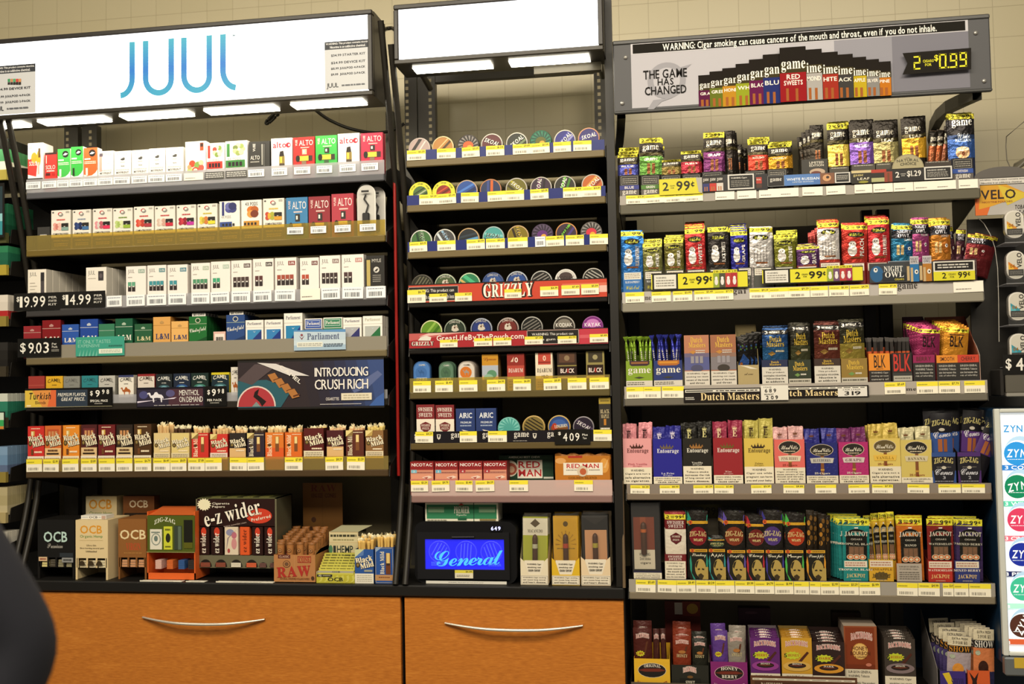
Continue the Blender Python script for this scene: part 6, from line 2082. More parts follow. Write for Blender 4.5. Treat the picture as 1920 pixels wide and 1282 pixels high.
for(x0,x1,y,lab)in((264,342,1088,'white paper slips lying under the orange dispenser'),(ex(212),ex(700),1093,'long white price slip lying in front of the dark dispenser'),(350,385,1092,'small white slip lying between the two dispensers')):
 g=G()
 w_=P(x1,y,.0)[0]-P(x0,y,.0)[0]
 g.box(-w_/2,w_/2,0,.025,0,.0015,'#d9d4c4')
 g.box(-w_/2,w_/2,-.0008,0,0,.0045,'#d9d4c4')
 A(g,w_,.0045,0,-.0008).L(.3,.2,.8,.8,1,'#a8a496')
 o=g.build('paper_slip',None,((P(x0,y,0)[0]+P(x1,y,0)[0])/2,-.006,CZ+.0006))
 tag(o,lab,'paper slip')
Yr=.012
xr0,xr1=ex(697),ex(1060)
w,h=dims(xr0,xr1,ey(822),Yr,CZ+.001)
g=G()
KR='#b07a4a'
g.box(-w/2,w/2,0,.0015,0,h,KR)
g.box(-w/2,-w/2+.0015,.0015,.19,0,h,KR)
g.box(w/2-.0015,w/2,.0015,.19,0,h*1.15,KR)
g.box(-w/2,w/2,.1885,.19,0,h,KR)
g.box(-w/2,w/2,0,.19,0,.0015,KR)
g.add([(w/2,0,h),(w/2,.19,h),(w/2,.19,h*1.45),(w/2,.1,h*1.3)],KR)
a=A(g,w,h)
a.R(.1,.86,.4,1.0,'#5a2a24').T('CLASSIC',.13,.89,.37,.97,'#c9a48a').R(.495,0,.5,1,'#c8966a')
a.E(.31,.66,.09,.13,'#4a3020').E(.31,.66,.075,.11,KR).E(.31,.66,.05,.075,'#6a4a34')
a.frame(.58,.72,.9,.95,.012,'#a83028').T('CONE',.61,.75,.87,.92,'#a83028','s',rot=4)
a.T('RAW',.07,.2,.88,.58,'#a83028','s',rot=4).T('RAW',.08,.21,.89,.59,'#a83028','s',rot=4)
a.T('NATURAL UNREFINED ROLLING PAPERS',.15,.1,.86,.17,'#7a4a2a').E(.94,.16,.04,.07,'#4a3020')
o=place(g.build('display_tray'),xr0,xr1,ey(822),Yr,CZ+.001)
tag(o,'kraft brown counter tray with red lettering full of cone packs','display tray')
tx=o.location.x
cone=None
for r in range(8):
 for k in range(4):
  cl='brown paper cone pack standing in the kraft counter tray'
  x=tx-w/2+w*(k+.5)/4+RND.uniform(-.002,.002)
  y=Yr+.014+r*.022
  z=CZ+.003+r*.0045
  rot=(RND.uniform(-.02,.05),RND.uniform(-.06,.06),RND.uniform(-.15,.15))
  if cone is None:
   g=G()
   r0,hh=.0115,h*1.42
   g.lathe([(.009,0),(r0,hh*.7),(r0*1.1,hh*.93)],'#a8703e','card',12)
   g.lathe([(r0*1.1,hh*.93),(r0*1.25,hh),(r0*.9,hh*.985),(r0*.8,hh*.9)],'#8a5a30','card',9)
   a=A(g,.0185,hh*.5,0,-r0*1.12,hh*.42)
   a.C(.5,.74,.38,'#5a3a22').C(.5,.74,.3,'#b07a48').C(.5,.74,.16,'#6a4a34').P([(.2,.5),(.9,.44),(.8,0),(.2,0)],'#a83028').L(.3,.06,.8,.4,3,'#d8a88a')
   cone=g.build('cone_pack',None,(x,y,z),rot)
   tag(cone,cl,'cone pack','cone packs in the kraft tray')
  else:
   dup(cone,(x,y,z),rot,cl,'cone packs in the kraft tray')
g=G()
w,h=dims(ex(945),ex(1292),905,.235,CZ+.001)
g.box(-w/2,w/2,0,.002,0,h,'#7a5224')
a=A(g,w,h)
a.R(.49,0,.5,1,'#6a4620').T('RAW',.2,.9,.85,.98,'#6a2a1c','s').T('KING SIZE',.22,.83,.5,.88,'#5a2a1c').T('CONES',.56,.83,.84,.88,'#5a2a1c').R(.12,.36,.4,.5,'#4a2c1a').E(.27,.58,.06,.03,'#4a2c1a')
o=place(g.build('header_card'),ex(945),ex(1292),905,.235,CZ+.001)
tag(o,'tall brown card standing upright behind the cone tray','card')
w,h=dims(ex(1172),ex(1400),ey(625),.1,CZ+.001)
g=G()
g.box(-w/2,w*.62,0,.09,0,h,'#c8b48a','card',side='#8a8264')
g.add([(-w*.46,-.001,h),(w*.62,-.001,h),(w*.9,.08,h+.012),(-w*.3,.08,h+.012)],'#b8b490')
a=A(g,w,h)
a.R(0,.78,1.1,.98,'#d0c49a').L(.05,.88,1.05,.95,1,'#3a3a2a',.7).L(.15,.8,.95,.85,1,'#8a845a').R(0,.5,1.1,.76,'#c8bc94').T('HEMP',.3,.54,.92,.7,'#2f3a34','b').E(.06,.62,.08,.09,'#4a7a5a').R(.16,.55,.26,.7,'#2a302c').R(0,0,1.1,.5,'#b8a070')
o=place(g.build('paper_box'),ex(1172),ex(1400),ey(625),.1,CZ+.001)
tag(o,'cream hemp paper box with lid raised, right of the cone tray','box')
w,h=dims(ex(1062),ex(1398),ey(990),.008,CZ+.001)
yt_=thing('paper_tray','yellow patterned tray of paper booklets in front of hemp box','paper tray',((P(ex(1062),1085,.008)[0]+P(ex(1398),1085,.008)[0])/2,.008,CZ+.001))
g=G()
g.box(-w/2,w/2,0,.002,0,h,'#b8b03a')
g.box(-w/2,-w/2+.002,.002,.09,0,h*1.3,'#cfc8a4')
g.box(w/2-.002,w/2,.002,.09,0,h*1.3,'#b8b03a')
g.box(-w/2,w/2,.088,.09,0,h*3.0,'#b8b03a')
g.box(-w/2,w/2,.002,.088,0,.002,'#b8b03a')
a=A(g,w,h)
for i in range(7):
 u=.05+i*.14
 a.P([(u,.05),(u+.06,.4),(u+.04,.8),(u+.1,.95),(u+.12,.6),(u+.09,.2)],'#c9c45a')
a.T('OCB',.3,.22,.7,.66,'#2a2c1c','b').R(.02,.72,.42,1.0,'#2a2a24').T('32',.06,.76,.14,.96,'#e4e0c8').L(.17,.8,.38,.92,1,'#c9c4a8')
g.build('tray',yt_)
for k in range(7):
 g=G()
 g.box(-w/2+.004,w/2-.004,0,.010,0,h*(1.3+k*.27),'#c8c25a')
 a=A(g,w-.008,h*(1.3+k*.27))
 a.L(.05,.9,.95,.99,1,'#5a5a2a',.6)
 if k==0:
  a.R(0,.82,1,.99,'#a8a494').T('OCB',.4,.84,.62,.97,'#3a3a2a')
 if k==6:
  a.T('OCB',.56,.86,.74,.96,'#3a3a2a')
 o=g.build('paper_booklet',None,(yt_.location.x,.012+k*.0105,CZ+.0035))
 tag(o,'yellow paper booklet standing in the yellow patterned tray, %s'%('foremost','second row','third row','fourth row','fifth row','sixth row','rearmost')[k],'booklet')
def bm_blue(a):
 a.R(0,0,1,1,'#2a5298').P([(0,1),(.5,1),(0,.76)],'#c8cc9a').P([(.5,1),(.46,.82),(0,.76)],'#5a7ab0')
 bm_word(a,.62,'#14203a')
 a.R(.5,.34,.94,.4,'#9a9a8a').R(0,0,1,.29,'#e2ddcc').L(.1,.04,.9,.26,4,'#a8a290',.4)
def bm_blue2(a):
 a.R(0,0,1,1,'#2a5298').R(0,.08,1,.24,'#b88a5a').L(.2,.14,.8,.2,1,'#7a4a2a').P([(.04,1),(.4,1),(.04,.86)],'#8aa4c4').frame(.03,.02,.97,.98,.02,'#b8a88a')
 a.T('Black Mild',.28,.26,.5,.88,'#e9e2cc','s',rot=90).R(.58,.26,.84,.84,'#6a3a1f').R(.62,.56,.8,.84,'#dcc07a').R(.62,.5,.8,.56,'#3a2a20')
for(x0,x1,yt,art,nm)in((ex(1393),ex(1557),ey(775),bm_blue,'blue with diagonal lettering'),(ex(1565),ex(1728),ey(757),bm_blue2,'blue with upright lettering')):
 w,h=dims(x0,x1,yt,.01,CZ+.001)
 o=tray_box(w,h,.07,art,'#24467f')
 place(o,x0,x1,yt,.01,CZ+.001)
 tag(o,'open cigar tray, %s, right end of left worktop'%nm,'cigar tray')
 ztop=zpx((x0+x1)/2,yt-22,.03)
 for r in range(3):
  for k in range(5):
   c=cigar('#dcb464')
   c.location=(o.location.x+(k-2)*(w-.012)/5,.022+r*.018,ztop-.115+RND.uniform(-.004,.004)+r*.003)
   c.rotation_euler=(RND.uniform(-.03,.03),RND.uniform(-.06,.06),RND.uniform(0,3))
   tag(c,'amber tipped cigar in the %s tray on worktop'%nm,'cigar','cigars in the tray %s'%nm)

# ------------------------------------------------------------------ right rack
def fband(a,v0,c='#c8c032',n='2',p='99\u00a2'):
 return band(a,v0,1.0,n,p,c)
def game_pouch(c,t,top='#9c9426',tc='#d8d2c0',price='2',leaf=False):  # default band yellow has the shade under the header mixed in
 def f(a):
  a.R(0,0,1,1,'#1c1712')
  if price:
   fband(a,.86,top,price)
  a.R(0,.52,1,.6,'#3a331c').E(.7,.56,.25,.03,'#4a4424')
  a.T('game',.14,.62,.86,.79,'#b0a99a','s')
  if leaf:
   a.T('LEAF',.34,.5,.86,.58,'#d0c8b4','b')
  a.R(0,0,1,.5,c)
  if t:
   a.T(t,.2,.38,.8,.45,tc,'b')
  for u in(.34,.56):
   a.R(u,.02,u+.14,.3,'#6a3e22').R(u,.28,u+.14,.3,'#8a5a34')
 return f
def tray_game(c,t):
 def f(a):
  a.R(0,0,1,1,'#24211f').R(.08,.55,.94,.94,'#1c1a18').frame(.08,.55,.94,.94,.012,'#b8b2a6').L(.14,.6,.88,.88,3,'#8f8a80')
  a.R(0,.32,1,.52,c).T(t,.26,.36,.74,.48,'#dcd6d0','b').R(0,0,1,.3,'#5a5450').T('game',.14,.04,.86,.28,'#dcd6cc','s')
 return f
def pouch(w,h,art,side,d=.008,bulge=.0015,name='cigar_pouch',mat='foil'):
 g=G()
 g.kid=G()
 nx,nz=6,7
 def dep(u,v):
  return d/2-(d/2+bulge)*max(0,1-(2*u-1)**4)*max(0,1-abs(2*v-1)**6)
 rows=[[(-w/2+w*i/nx,dep(i/nx,j/nz),h*j/nz)for i in range(nx+1)]for j in range(nz+1)]
 g.grid(rows,side,mat)
 back=[[(p[0],d-p[1],p[2])for p in r[::-1]]for r in rows]
 g.grid(back,side,mat)
 n=10
 g.add([(-w/2,d/2,h)]+[(-w/2+w*i/n,d/2,h+(.0012 if i%2 else .0003))for i in range(n+1)]+[(w/2,d/2,h)],side,mat)
 a=A(g,w,h,0,-.0003,0,mat,dep)
 a.k=1
 art(a)
 return g.build(name)
_pc={}
WRAP='foil'
def put_pouch(x0,x1,yt,yb,Y,art,side,label,group=None,rot=0.0,zfloor=None,key=None,mat=None,d=.008,lean=0.06,name='cigar_pouch',cat='cigar pouch'):
 """pouch whose visible front runs from yt down; its foot stands at zfloor"""
 mat=mat or WRAP
 xm=(x0+x1)/2
 w=(P(x1,yt,Y)[0]-P(x0,yt,Y)[0])*.97
 zt=P(xm,yt,Y)[1]
 h=zt-zfloor
 if key and key in _pc and abs(_pc[key][1]-h)<.004:
  o=_pc[key][0].copy()
  COL.objects.link(o)
  for ch in _pc[key][0].children:
   c2=ch.copy()
   COL.objects.link(c2)
   c2.parent=o
  for q in('label','group'):
   if q in o:
    del o[q]
 else:
  vis=(P(xm,yt,Y)[1]-P(xm,yb,Y)[1])/h
  o=pouch(w,h,(lambda a:art(a.sub2(0,1-vis,1,1))),side,d,.0015,name,mat)
  if key:
   _pc[key]=(o,h)
 o.location=(P(xm,yt,Y)[0],Y,zfloor)
 o.rotation_euler=(-lean*0+RND.uniform(-.01,.01),rot,RND.uniform(-.03,.03))
 tag(o,label,cat,group)
 return o
def _sub2(s,u0,v0,u1,v1):
 b=s.sub(u0,v0,u1,v1)
 if s.surf:
  f=s.surf
  b.surf=lambda u,v:f(u0+u*(u1-u0),v0+v*(v1-v0))
 return b
A.sub2=_sub2
def std_tray(x0,x1,yt,art,side,label,zs,d=.11,back=None,Y=YF,mat='card',backh=None):
 w,h=dims(x0,x1,yt,Y,zs+.001)
 bh=(P((x0+x1)/2,back,Y+d)[1]-zs)if back else h*1.25
 o=tray_box(w,h,d,art,side,'display_tray',.0012,bh,mat)
 place(o,x0,x1,yt,Y,zs+.001)
 tag(o,label,'display tray')
 return o
def fill(x0,x1,yt,yb,n,art,side,label,grp,zs,Y0=YF+.006,dy=.011,dx=0.0,dz=.0,rot0=0.0,key=None,jx=.6,name='cigar_pouch',cat='cigar pouch',front=None,mat=None):
 """n pouches one behind the other in a tray; the front one first"""
 for k in range(n):
  j=RND.uniform(-jx,jx)*2
  lab=label if(k and grp)else(front or label)
  put_pouch(x0+k*dx+j,x1+k*dx+j,yt-k*dz+RND.uniform(-1,1)*(1 if k else 0),yb,Y0+k*dy,art,side,lab if k or not front else front,grp if(k or not front)else None,rot0+RND.uniform(-.02,.02),zs+.003,key,mat,name=name,cat=cat)
vx=lambda v:1130+v/4.923
vy=lambda v:200+v/4.923
ux=lambda v:1500+v/4.571
uy=lambda v:200+v/4.571
E1="right rack's top shelf"
z1=RZ[0]+.029
YG_SHADED='#9c9426'  # price-band yellow darkened to carry the header sign's shade
T1=[((152,335,632),(130,320,440,632,3),'#3a3f86','BLUE','blue'),((350,527,632),(330,540,288,628,4),'#4f7a34','GREEN','green'),((535,722,630),(538,728,488,625,4),'#6a5a2a','','olive gold'),((732,905,622),(722,915,405,612,4),'#8a2230','RED','dark red'),((915,1105,600),(915,1115,235,598,3),'#5a2452','GRAPE','grape purple'),((1310,1500,590),(1330,1520,310,585,3),'#a83424','WHITE PEACH','brick red'),((1515,1700,575),(1530,1745,345,572,3),'#a87a1c','HONEY','honey brown')]
for tr,po,c,t,cn in T1:
 std_tray(vx(tr[0]),vx(tr[1]),vy(tr[2]),tray_game(c,t),'#2a2622','dark display tray for %s pouches on %s'%(cn,E1),z1,.10)
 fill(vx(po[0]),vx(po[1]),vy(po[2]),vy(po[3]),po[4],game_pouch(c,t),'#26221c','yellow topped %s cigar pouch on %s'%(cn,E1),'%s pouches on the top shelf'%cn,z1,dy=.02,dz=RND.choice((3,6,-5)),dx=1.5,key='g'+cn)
for k in range(6):
 put_pouch(vx(1130+k*26),vx(1215+k*24),vy((220,225,240,350,370,385)[k]),vy(590),.03+.012*k,game_pouch('#2a2420',None,'#2a261c',price=None),'#24211c','black cigar pouch, side on, in the bunch between purple and brick red pouches','black pouches seen side on',RND.uniform(-.05,.08),z1+.002)
for k in range(4):
 put_pouch(ux(2+k*26),ux(88+k*38),uy((255,215,195,155)[k]),uy(470),.05-.009*k,game_pouch('#2c261e',None,YG_SHADED,price=None),'#241f1a','black limited edition cigar pouch, %s in its tray'%('leftmost','second from left','third from left','front right')[k],None,-.06+k*.02,z1+.002)
std_tray(ux(8),ux(238),uy(450),lambda a:(a.R(0,0,1,1,'#3a3834'),a.T('LIMITED',.3,.84,.85,.92,'#d0cabc'),a.T('EDITION',.3,.74,.85,.82,'#d0cabc'),a.E(.6,.55,.3,.12,'#b8a08a'),a.E(.55,.5,.2,.08,'#6a3a30')),'#3a3834','charcoal limited edition display tray on %s'%E1,z1,.09)
for(x0,x1,yt,yb,c,t,cn,top,tx,pr,leaf,ty)in((235,418,140,512,'#d8bc54','HONEY','pale honey yellow',YG_SHADED,(250,420),'2',False,515),(420,628,120,490,'#6a4a94','WILD BERRY','violet leaf','#5a3a84',(440,645),None,True,492),(625,835,128,478,'#8f8658','SWEET AROMATIC','olive grey leaf','#8a2a24',(648,785),None,True,482),(868,1065,98,440,'#c8982c','COGNAC','cognac yellow leaf','#b87a2c',(862,1055),None,True,482)):
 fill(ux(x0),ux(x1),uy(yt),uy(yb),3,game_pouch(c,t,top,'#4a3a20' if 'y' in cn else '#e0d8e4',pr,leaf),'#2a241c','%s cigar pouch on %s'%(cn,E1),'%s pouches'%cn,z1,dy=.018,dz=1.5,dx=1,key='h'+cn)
 std_tray(ux(tx[0]),ux(tx[1]),uy(ty),lambda a:(a.R(0,0,1,1,'#4a463c'),a.L(.1,.9,.9,.97,1,'#b8b2a4')),'#4a463c','plain dark display tray for %s pouches'%cn,z1,.08)
for k in range(4):
 put_pouch(ux(1060+k*42),ux(1130+k*42),uy((205,195,165,150)[k]),uy(470),.03+.01*k,game_pouch(('#8a4a2a','#9a4a24','#7a4a3a','#8a5a2a')[k],None,YG_SHADED,price=None,leaf=True),'#3a2a1c','rust brown cigar pouch leaning right, %s of the four'%('first','second','third','fourth')[k],None,.12+.03*k,z1+.003)
std_tray(ux(1066),ux(1300),uy(465),lambda a:(a.R(0,0,1,1,'#3a322c'),a.L(.06,.93,.9,.98,1,'#b8b2a4')),'#3a322c','dark display tray for rust brown pouches on %s'%E1,z1,.08)
def white_russian(a):
 a.R(0,0,1,1,'#1e1b1c')
 fband(a,.88,YG_SHADED)
 a.T('game',.1,.68,.9,.86,'#dcd8d0','s')
 a.R(0,0,1,.5,'#31508c').R(0,.42,1,.52,'#2a3a5c').T('White',.3,.44,.8,.56,'#c8d0dc','sc').T('RUSSIAN',.22,.36,.84,.43,'#b8c8dc','b').E(.5,.12,.28,.14,'#b8906a').E(.5,.2,.26,.05,'#d8c0a0').E(.52,.1,.06,.05,'#6a3a24')
fill(ux(1262),ux(1484),uy(60),uy(440),3,white_russian,'#2a3048','blue and black cigar pouch at right end of %s'%E1,'blue pouches at right end',z1,dy=.018,dz=1,dx=-2,key='wr')
std_tray(ux(1300),ux(1482),uy(440),lambda a:(tray_game('#2a4a98','WHITE RUSSIAN')(a)),'#2a3a68','blue and grey display tray at right end of %s'%E1,z1,.09)
plate('price_sign','yellow price sign at the left of the right rack top shelf',(vx(522),vy(662),vx(918),vy(808)),-.008,'#cfc62f',lambda a:(a.T('2',.08,.26,.22,.8,'#201e12','b'),a.T('CIGARS',.25,.52,.37,.6,'#4a4818'),a.T('FOR',.27,.38,.35,.46,'#4a4818'),a.T('99',.4,.22,.72,.84,'#201e12','b'),a.T('\u00a2',.74,.42,.82,.8,'#201e12','b'),a.P([(.86,1),(1,1),(1,0),(.92,.1),(.9,.4)],'#a8a49c')))
def gstrip(a):
 a.R(0,0,1,1,'#2c2b2d')
 for i,(c,u)in enumerate((('#2a2f66',.01),('#b83028',.14),('#c9c0b8',.27))):
  a.R(u,.02,u+.125,.98,'#1e1a18').R(u,.02,u+.125,.5,c).T('game',u+.01,.6,u+.115,.82,'#d0cac0','s').R(u+.03,.04,u+.05,.3,'#a86a3a').R(u+.07,.04,u+.09,.3,'#a86a3a')
 a.R(.48,.04,.97,.98,'#cfccc6').R(.51,.12,.945,.9,'#1a1918').T('WARNING: Cigars',.54,.68,.84,.8,'#d8d4cc','b').L(.54,.2,.88,.62,4,'#8a867e',.4)
plate('shelf_card','dark card with three small pouch pictures and boxed warning, right rack top shelf',(vx(918),vy(625),vx(1412),vy(775)),-.007,'#2c2b2d',gstrip)
plate('shelf_card','narrow dark card with red pouch picture beside the boxed warning card',(vx(1415),vy(620),vx(1522),vy(765)),-.0065,'#232125',lambda a:a.R(.02,.4,.5,.8,'#a83428').R(.02,.12,.5,.4,'#4a3028').T('REAL',.06,.6,.44,.7,'#d8c8bc'))
def wr_strip(a):
 a.R(0,0,1,1,'#24304a').R(0,.02,.2,.98,'#1e1b1c').frame(0,.02,.2,.98,.004,'#8a8a84').T('game',.03,.38,.17,.74,'#d8d4cc','s')
 a.R(.2,.02,.78,.98,'#4f78b4').R(.55,.02,.78,.98,'#4a70ac').T('WHITE RUSSIAN',.23,.44,.62,.68,'#dfe6ee','b').T('LIMITED EDITION',.3,.24,.55,.36,'#c8d4e4','n')
 a.R(.63,.02,.8,.98,'#7a5038').E(.71,.55,.05,.3,'#c8966a').E(.72,.6,.02,.12,'#3a241a').R(.8,0,1,1,'#2a2a2c').R(.805,.04,.985,.96,'#cfccc6').R(.82,.12,.97,.88,'#1a1918').L(.83,.3,.96,.75,3,'#a8a49c')
plate('shelf_card','long blue lettered card with coffee cup picture, right rack top shelf',(vx(1522),vy(618),ux(440),uy(670)),-.007,'#24304a',wr_strip)
def leaf_sign(a):
 a.R(0,0,1,1,'#1f1d1c').R(0,.8,.2,1,'#c8b88a').R(0,.0,.2,.8,'#232019').T('game',.02,.5,.12,.7,'#c8b878','s').T('LEAF',.06,.26,.18,.44,'#d8d0b8','b').E(.12,.1,.05,.1,'#8a862c')
 a.R(.2,0,.36,1,'#232019').R(.2,.75,.35,1,'#a83424').R(.2,.05,.33,.36,'#a8a878').R(.33,.0,.41,.8,'#8a3a28').R(.36,0,.38,.7,'#6a3a20')
 a.T('2',.44,.3,.48,.74,'#dcd8d0').T('CIGARS',.49,.52,.545,.6,'#c8c4bc').T('FOR',.5,.38,.535,.46,'#c8c4bc').T('$1.29',.555,.28,.695,.78,'#dcd8d0','b')
 a.R(.725,.02,1,1,'#cfccc6').R(.74,.12,.985,.9,'#1a1918').T('SURGEON GENERAL',.755,.68,.94,.78,'#d8d4cc').L(.755,.2,.96,.62,4,'#a8a49c',.4)
plate('promotion_sign','dark leaf pouch price sign under the rounded tan topper, right rack',(ux(440),uy(528),ux(1303),uy(640)),-.007,'#1f1d1c',leaf_sign)
xa,xb=P(ux(785),uy(500),-.007)[0],P(ux(1062),uy(490),-.007)[0]
za,zb_=P(ux(920),uy(540),-.007)[1],P(ux(920),uy(418),-.007)[1]
g=G()
pts=[((xb-xa)/2*math.cos(math.radians(t)),(zb_-za)*math.sin(math.radians(t)))for t in range(0,181,12)]
g.prism(pts,0,.002,'y','#8a8266','card')
a=A(g,xb-xa,zb_-za)
a.E(.5,0.0,.47,.94,'#a39a78',0,180).T('THE',.44,.68,.56,.76,'#3a3626').T('NATURAL',.16,.42,.84,.62,'#3a3626','b',arch=.25).T('CHOICE',.26,.18,.76,.38,'#3a3626','b',arch=.2)
o=g.build('sign_topper',None,((xa+xb)/2,-.0095,za+.004))
tag(o,'rounded tan topper card rising from the leaf pouch price sign','card')
E2="right rack's second shelf"
z2=RZ[1]+.006+.035
wx_=lambda v:1130+v/4.923
wy_=lambda v:390+v/4.923
qx=lambda v:1480+v/4.364
qy=lambda v:390+v/4.364
def bird(a,cu,cv,ru,rv):
 a.E(cu,cv-.3*rv,ru,rv*.8,'#cfcac4').E(cu,cv+.55*rv,ru*.8,rv*.45,'#dcd8d2')
 a.E(cu-ru*.3,cv+.6*rv,ru*.14,rv*.08,'#2a2622').E(cu+ru*.25,cv+.6*rv,ru*.14,rv*.08,'#2a2622').P([(cu-ru*.12,cv+.5*rv),(cu+ru*.1,cv+.5*rv),(cu,cv+.34*rv)],'#4a4038')
def owl(c,t,foil=None,oc='#1c1a14'):
 def f(a):
  a.R(0,0,1,1,c)
  band(a,.86,.98,'2','99','#aea62a')  # band yellow toned down, shelf shade put into the colour
  if foil:
   a.R(0,0,1,.82,foil)
  a.E(.5,.72,.36,.075,oc).T('White Owl',.2,.68,.8,.76,'#b8b83a','sc')
  if not foil:
   bird(a,.34,.34,.2,.2)
  else:
   for i in range(5):
    a.P([(.16+i*.14,.1),(.2+i*.14,.62),(.24+i*.14,.1)],'#8a8684')
  a.R(.26,.06,.8,.1,'#7a4a2a')
  a.T(t,.66,.12,.84,.6,'#dcd6ce','b',rot=90)
 return f
def owl_tray(c,t=None):
 def f(a):
  a.R(0,0,1,1,c).R(.06,.62,.96,.95,'#ddd8ca').L(.1,.66,.9,.92,3,'#8a7a70',.4)
  if t:
   a.T(t,.12,.44,.88,.55,'#d0d4d8','b').T('White Owl',.14,.14,.86,.32,'#c0b83a','sc')
 return f
OWL=[((152,358,207,578,3),(185,362,586),'#2a68ac','BLUE RASPBERRY','bright blue',None),((372,552,322,575,3),(382,550,580),'#6a6a3a','WATERMELON','muddy green and red',None),((566,745,280,570,3),(580,750,570),'#5f5a26','SWEET VANILLA','dull olive',None),((760,945,182,562,4),(775,945,565),'#a82c2c','SWEETS','crimson',None),((972,1165,165,545,4),(985,1160,560),'#262220','BLACK SWEETS','black',None),((1175,1335,205,540,4),(1250,1372,548),'#26267a','GRAPE','deep blue',None),((1345,1555,170,535,3),(1390,1562,545),'#b0a8a4','','shiny silver','#b8b4b2'),((1585,1785,240,530,3),(1588,1760,540),'#6a6a22','GREEN GRAPE','mossy green',None)]
for po,tr,c,t,cn,fo in OWL:
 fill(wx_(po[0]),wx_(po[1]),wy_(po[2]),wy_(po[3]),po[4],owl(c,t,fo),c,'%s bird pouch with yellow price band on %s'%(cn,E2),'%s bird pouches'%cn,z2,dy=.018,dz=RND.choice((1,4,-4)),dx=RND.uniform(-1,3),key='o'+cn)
 std_tray(wx_(tr[0]),wx_(tr[1]),wy_(tr[2]),owl_tray('#2a68ac' if cn[0]=='b' and 'r' in cn[1]else '#4a4a44',t),'#3a3a36','%s pouch display tray on %s'%(cn,E2),z2,.09)
OW2=[((60,250,310,480,3),(62,228,470),'#4a2a54','GRAPE','dark purple',None,-.02),((236,412,112,420,3),(245,420,440),'#a83a2c','STRAWBERRY','silver and red','#c4bebb',0),((430,625,135,430,3),(436,620,445),'#a82e24','PEACH','orange red',None,.02),((640,820,85,428,4),(630,805,440),'#a8282c','STRAWBERRY','scarlet',None,.0)]
for po,tr,c,t,cn,fo,rt in OW2:
 fill(qx(po[0]),qx(po[1]),qy(po[2]),qy(po[3]),po[4],owl(c,t,fo),c,'%s bird pouch with yellow price band on %s'%(cn,E2),'%s bird pouches'%cn,z2,dy=.018,dz=2,dx=-2,rot0=rt,key='o'+cn)
 std_tray(qx(tr[0]),qx(tr[1]),qy(tr[2]),owl_tray('#7a2a28'),'#7a2a28','%s pouch display tray on %s'%(cn,E2),z2,.09)
for k in range(6):
 put_pouch(qx(150+k*14),qx(240+k*5),qy(200-k*9),qy(430),.06+.008*(6-k),lambda a:a.R(0,0,1,1,'#8a3430'),'#8a3430','red edged pouch in the row behind the silver and red bird pouch','red edged pouches',0,z2+.003,key='edge')
def night(c,t,blob):
 def f(a):
  a.R(0,0,1,1,c).R(0,.6,1,.84,'#1e1c22')
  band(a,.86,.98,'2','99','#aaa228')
  a.T('NIGHT',.16,.74,.84,.83,'#d0ccd4','s',arch=.2).T('OWL',.2,.63,.8,.73,'#d0ccd4','s').T(t,.5,.54,.9,.6,'#d8d4d0','n')  # darker yellow again, shade of the upper shelves painted into the band
  a.R(.16,.14,.3,.42,'#b89a6a').R(.36,.14,.5,.42,'#b89a6a').E(.74,.3,.2,.18,blob).E(.76,.32,.07,.05,'#d8d4d0').E(.77,.32,.03,.025,'#201a1a')
 return f
for(x0,x1,yt,yb,c,t,blob,cn,rt,tx)in((824,1000,135,425,'#1f5f80','CLASSIC','#1c4a78','teal blue',.06,(805,995,432)),(1000,1140,88,400,'#8a3a6a','PLUM','#7a2a5a','pink plum',.02,None),(1150,1310,92,410,'#a86a24','HONEY','#9a5a1c','amber',.0,None)):
 fill(qx(x0),qx(x1),qy(yt),qy(yb),4,night(c,t,blob),c,'%s one-eyed cigar pouch on %s'%(cn,E2),'%s one-eyed pouches'%cn,z2,dy=.016,dz=1,dx=-2,rot0=rt,key='n'+cn)
std_tray(qx(805),qx(995),qy(432),lambda a:(a.R(0,0,1,1,'#8a9098'),a.R(.04,.1,.96,.97,'#3a4048')),'#5a6068','grey display tray for teal blue pouches on %s'%E2,z2,.09)
for k in range(5):
 put_pouch(qx(1405+k*8),qx(1590+k*6),qy(215-(k%2)*6),qy(410),.03+.012*k,night('#6a1f24','','#5a161c'),'#5a1a1e','dark cherry one-eyed pouch tilted right at the end of %s'%E2,'cherry one-eyed pouches',.16+.03*k,z2+.02,key='nc')
for k in range(3):
 put_pouch(qx(1300+k*22),qx(1385+k*18),qy((150,175,215)[k]),qy(410),.05,night('#4a2a34','','#3a1a24'),'#4a2a34','dark mixed pouch leaning left behind the boxed sign, %s'%('leftmost','middle one','rightmost')[k],None,(-.1,.1,.3)[k],z2+.003)
std_tray(qx(1180),qx(1535),qy(420),lambda a:a.R(0,0,1,1,'#3a1f24').frame(.86,.3,.99,.9,.004,'#a89a9a'),'#7a2a30','wine red display tray at right end of %s'%E2,z2,.09)
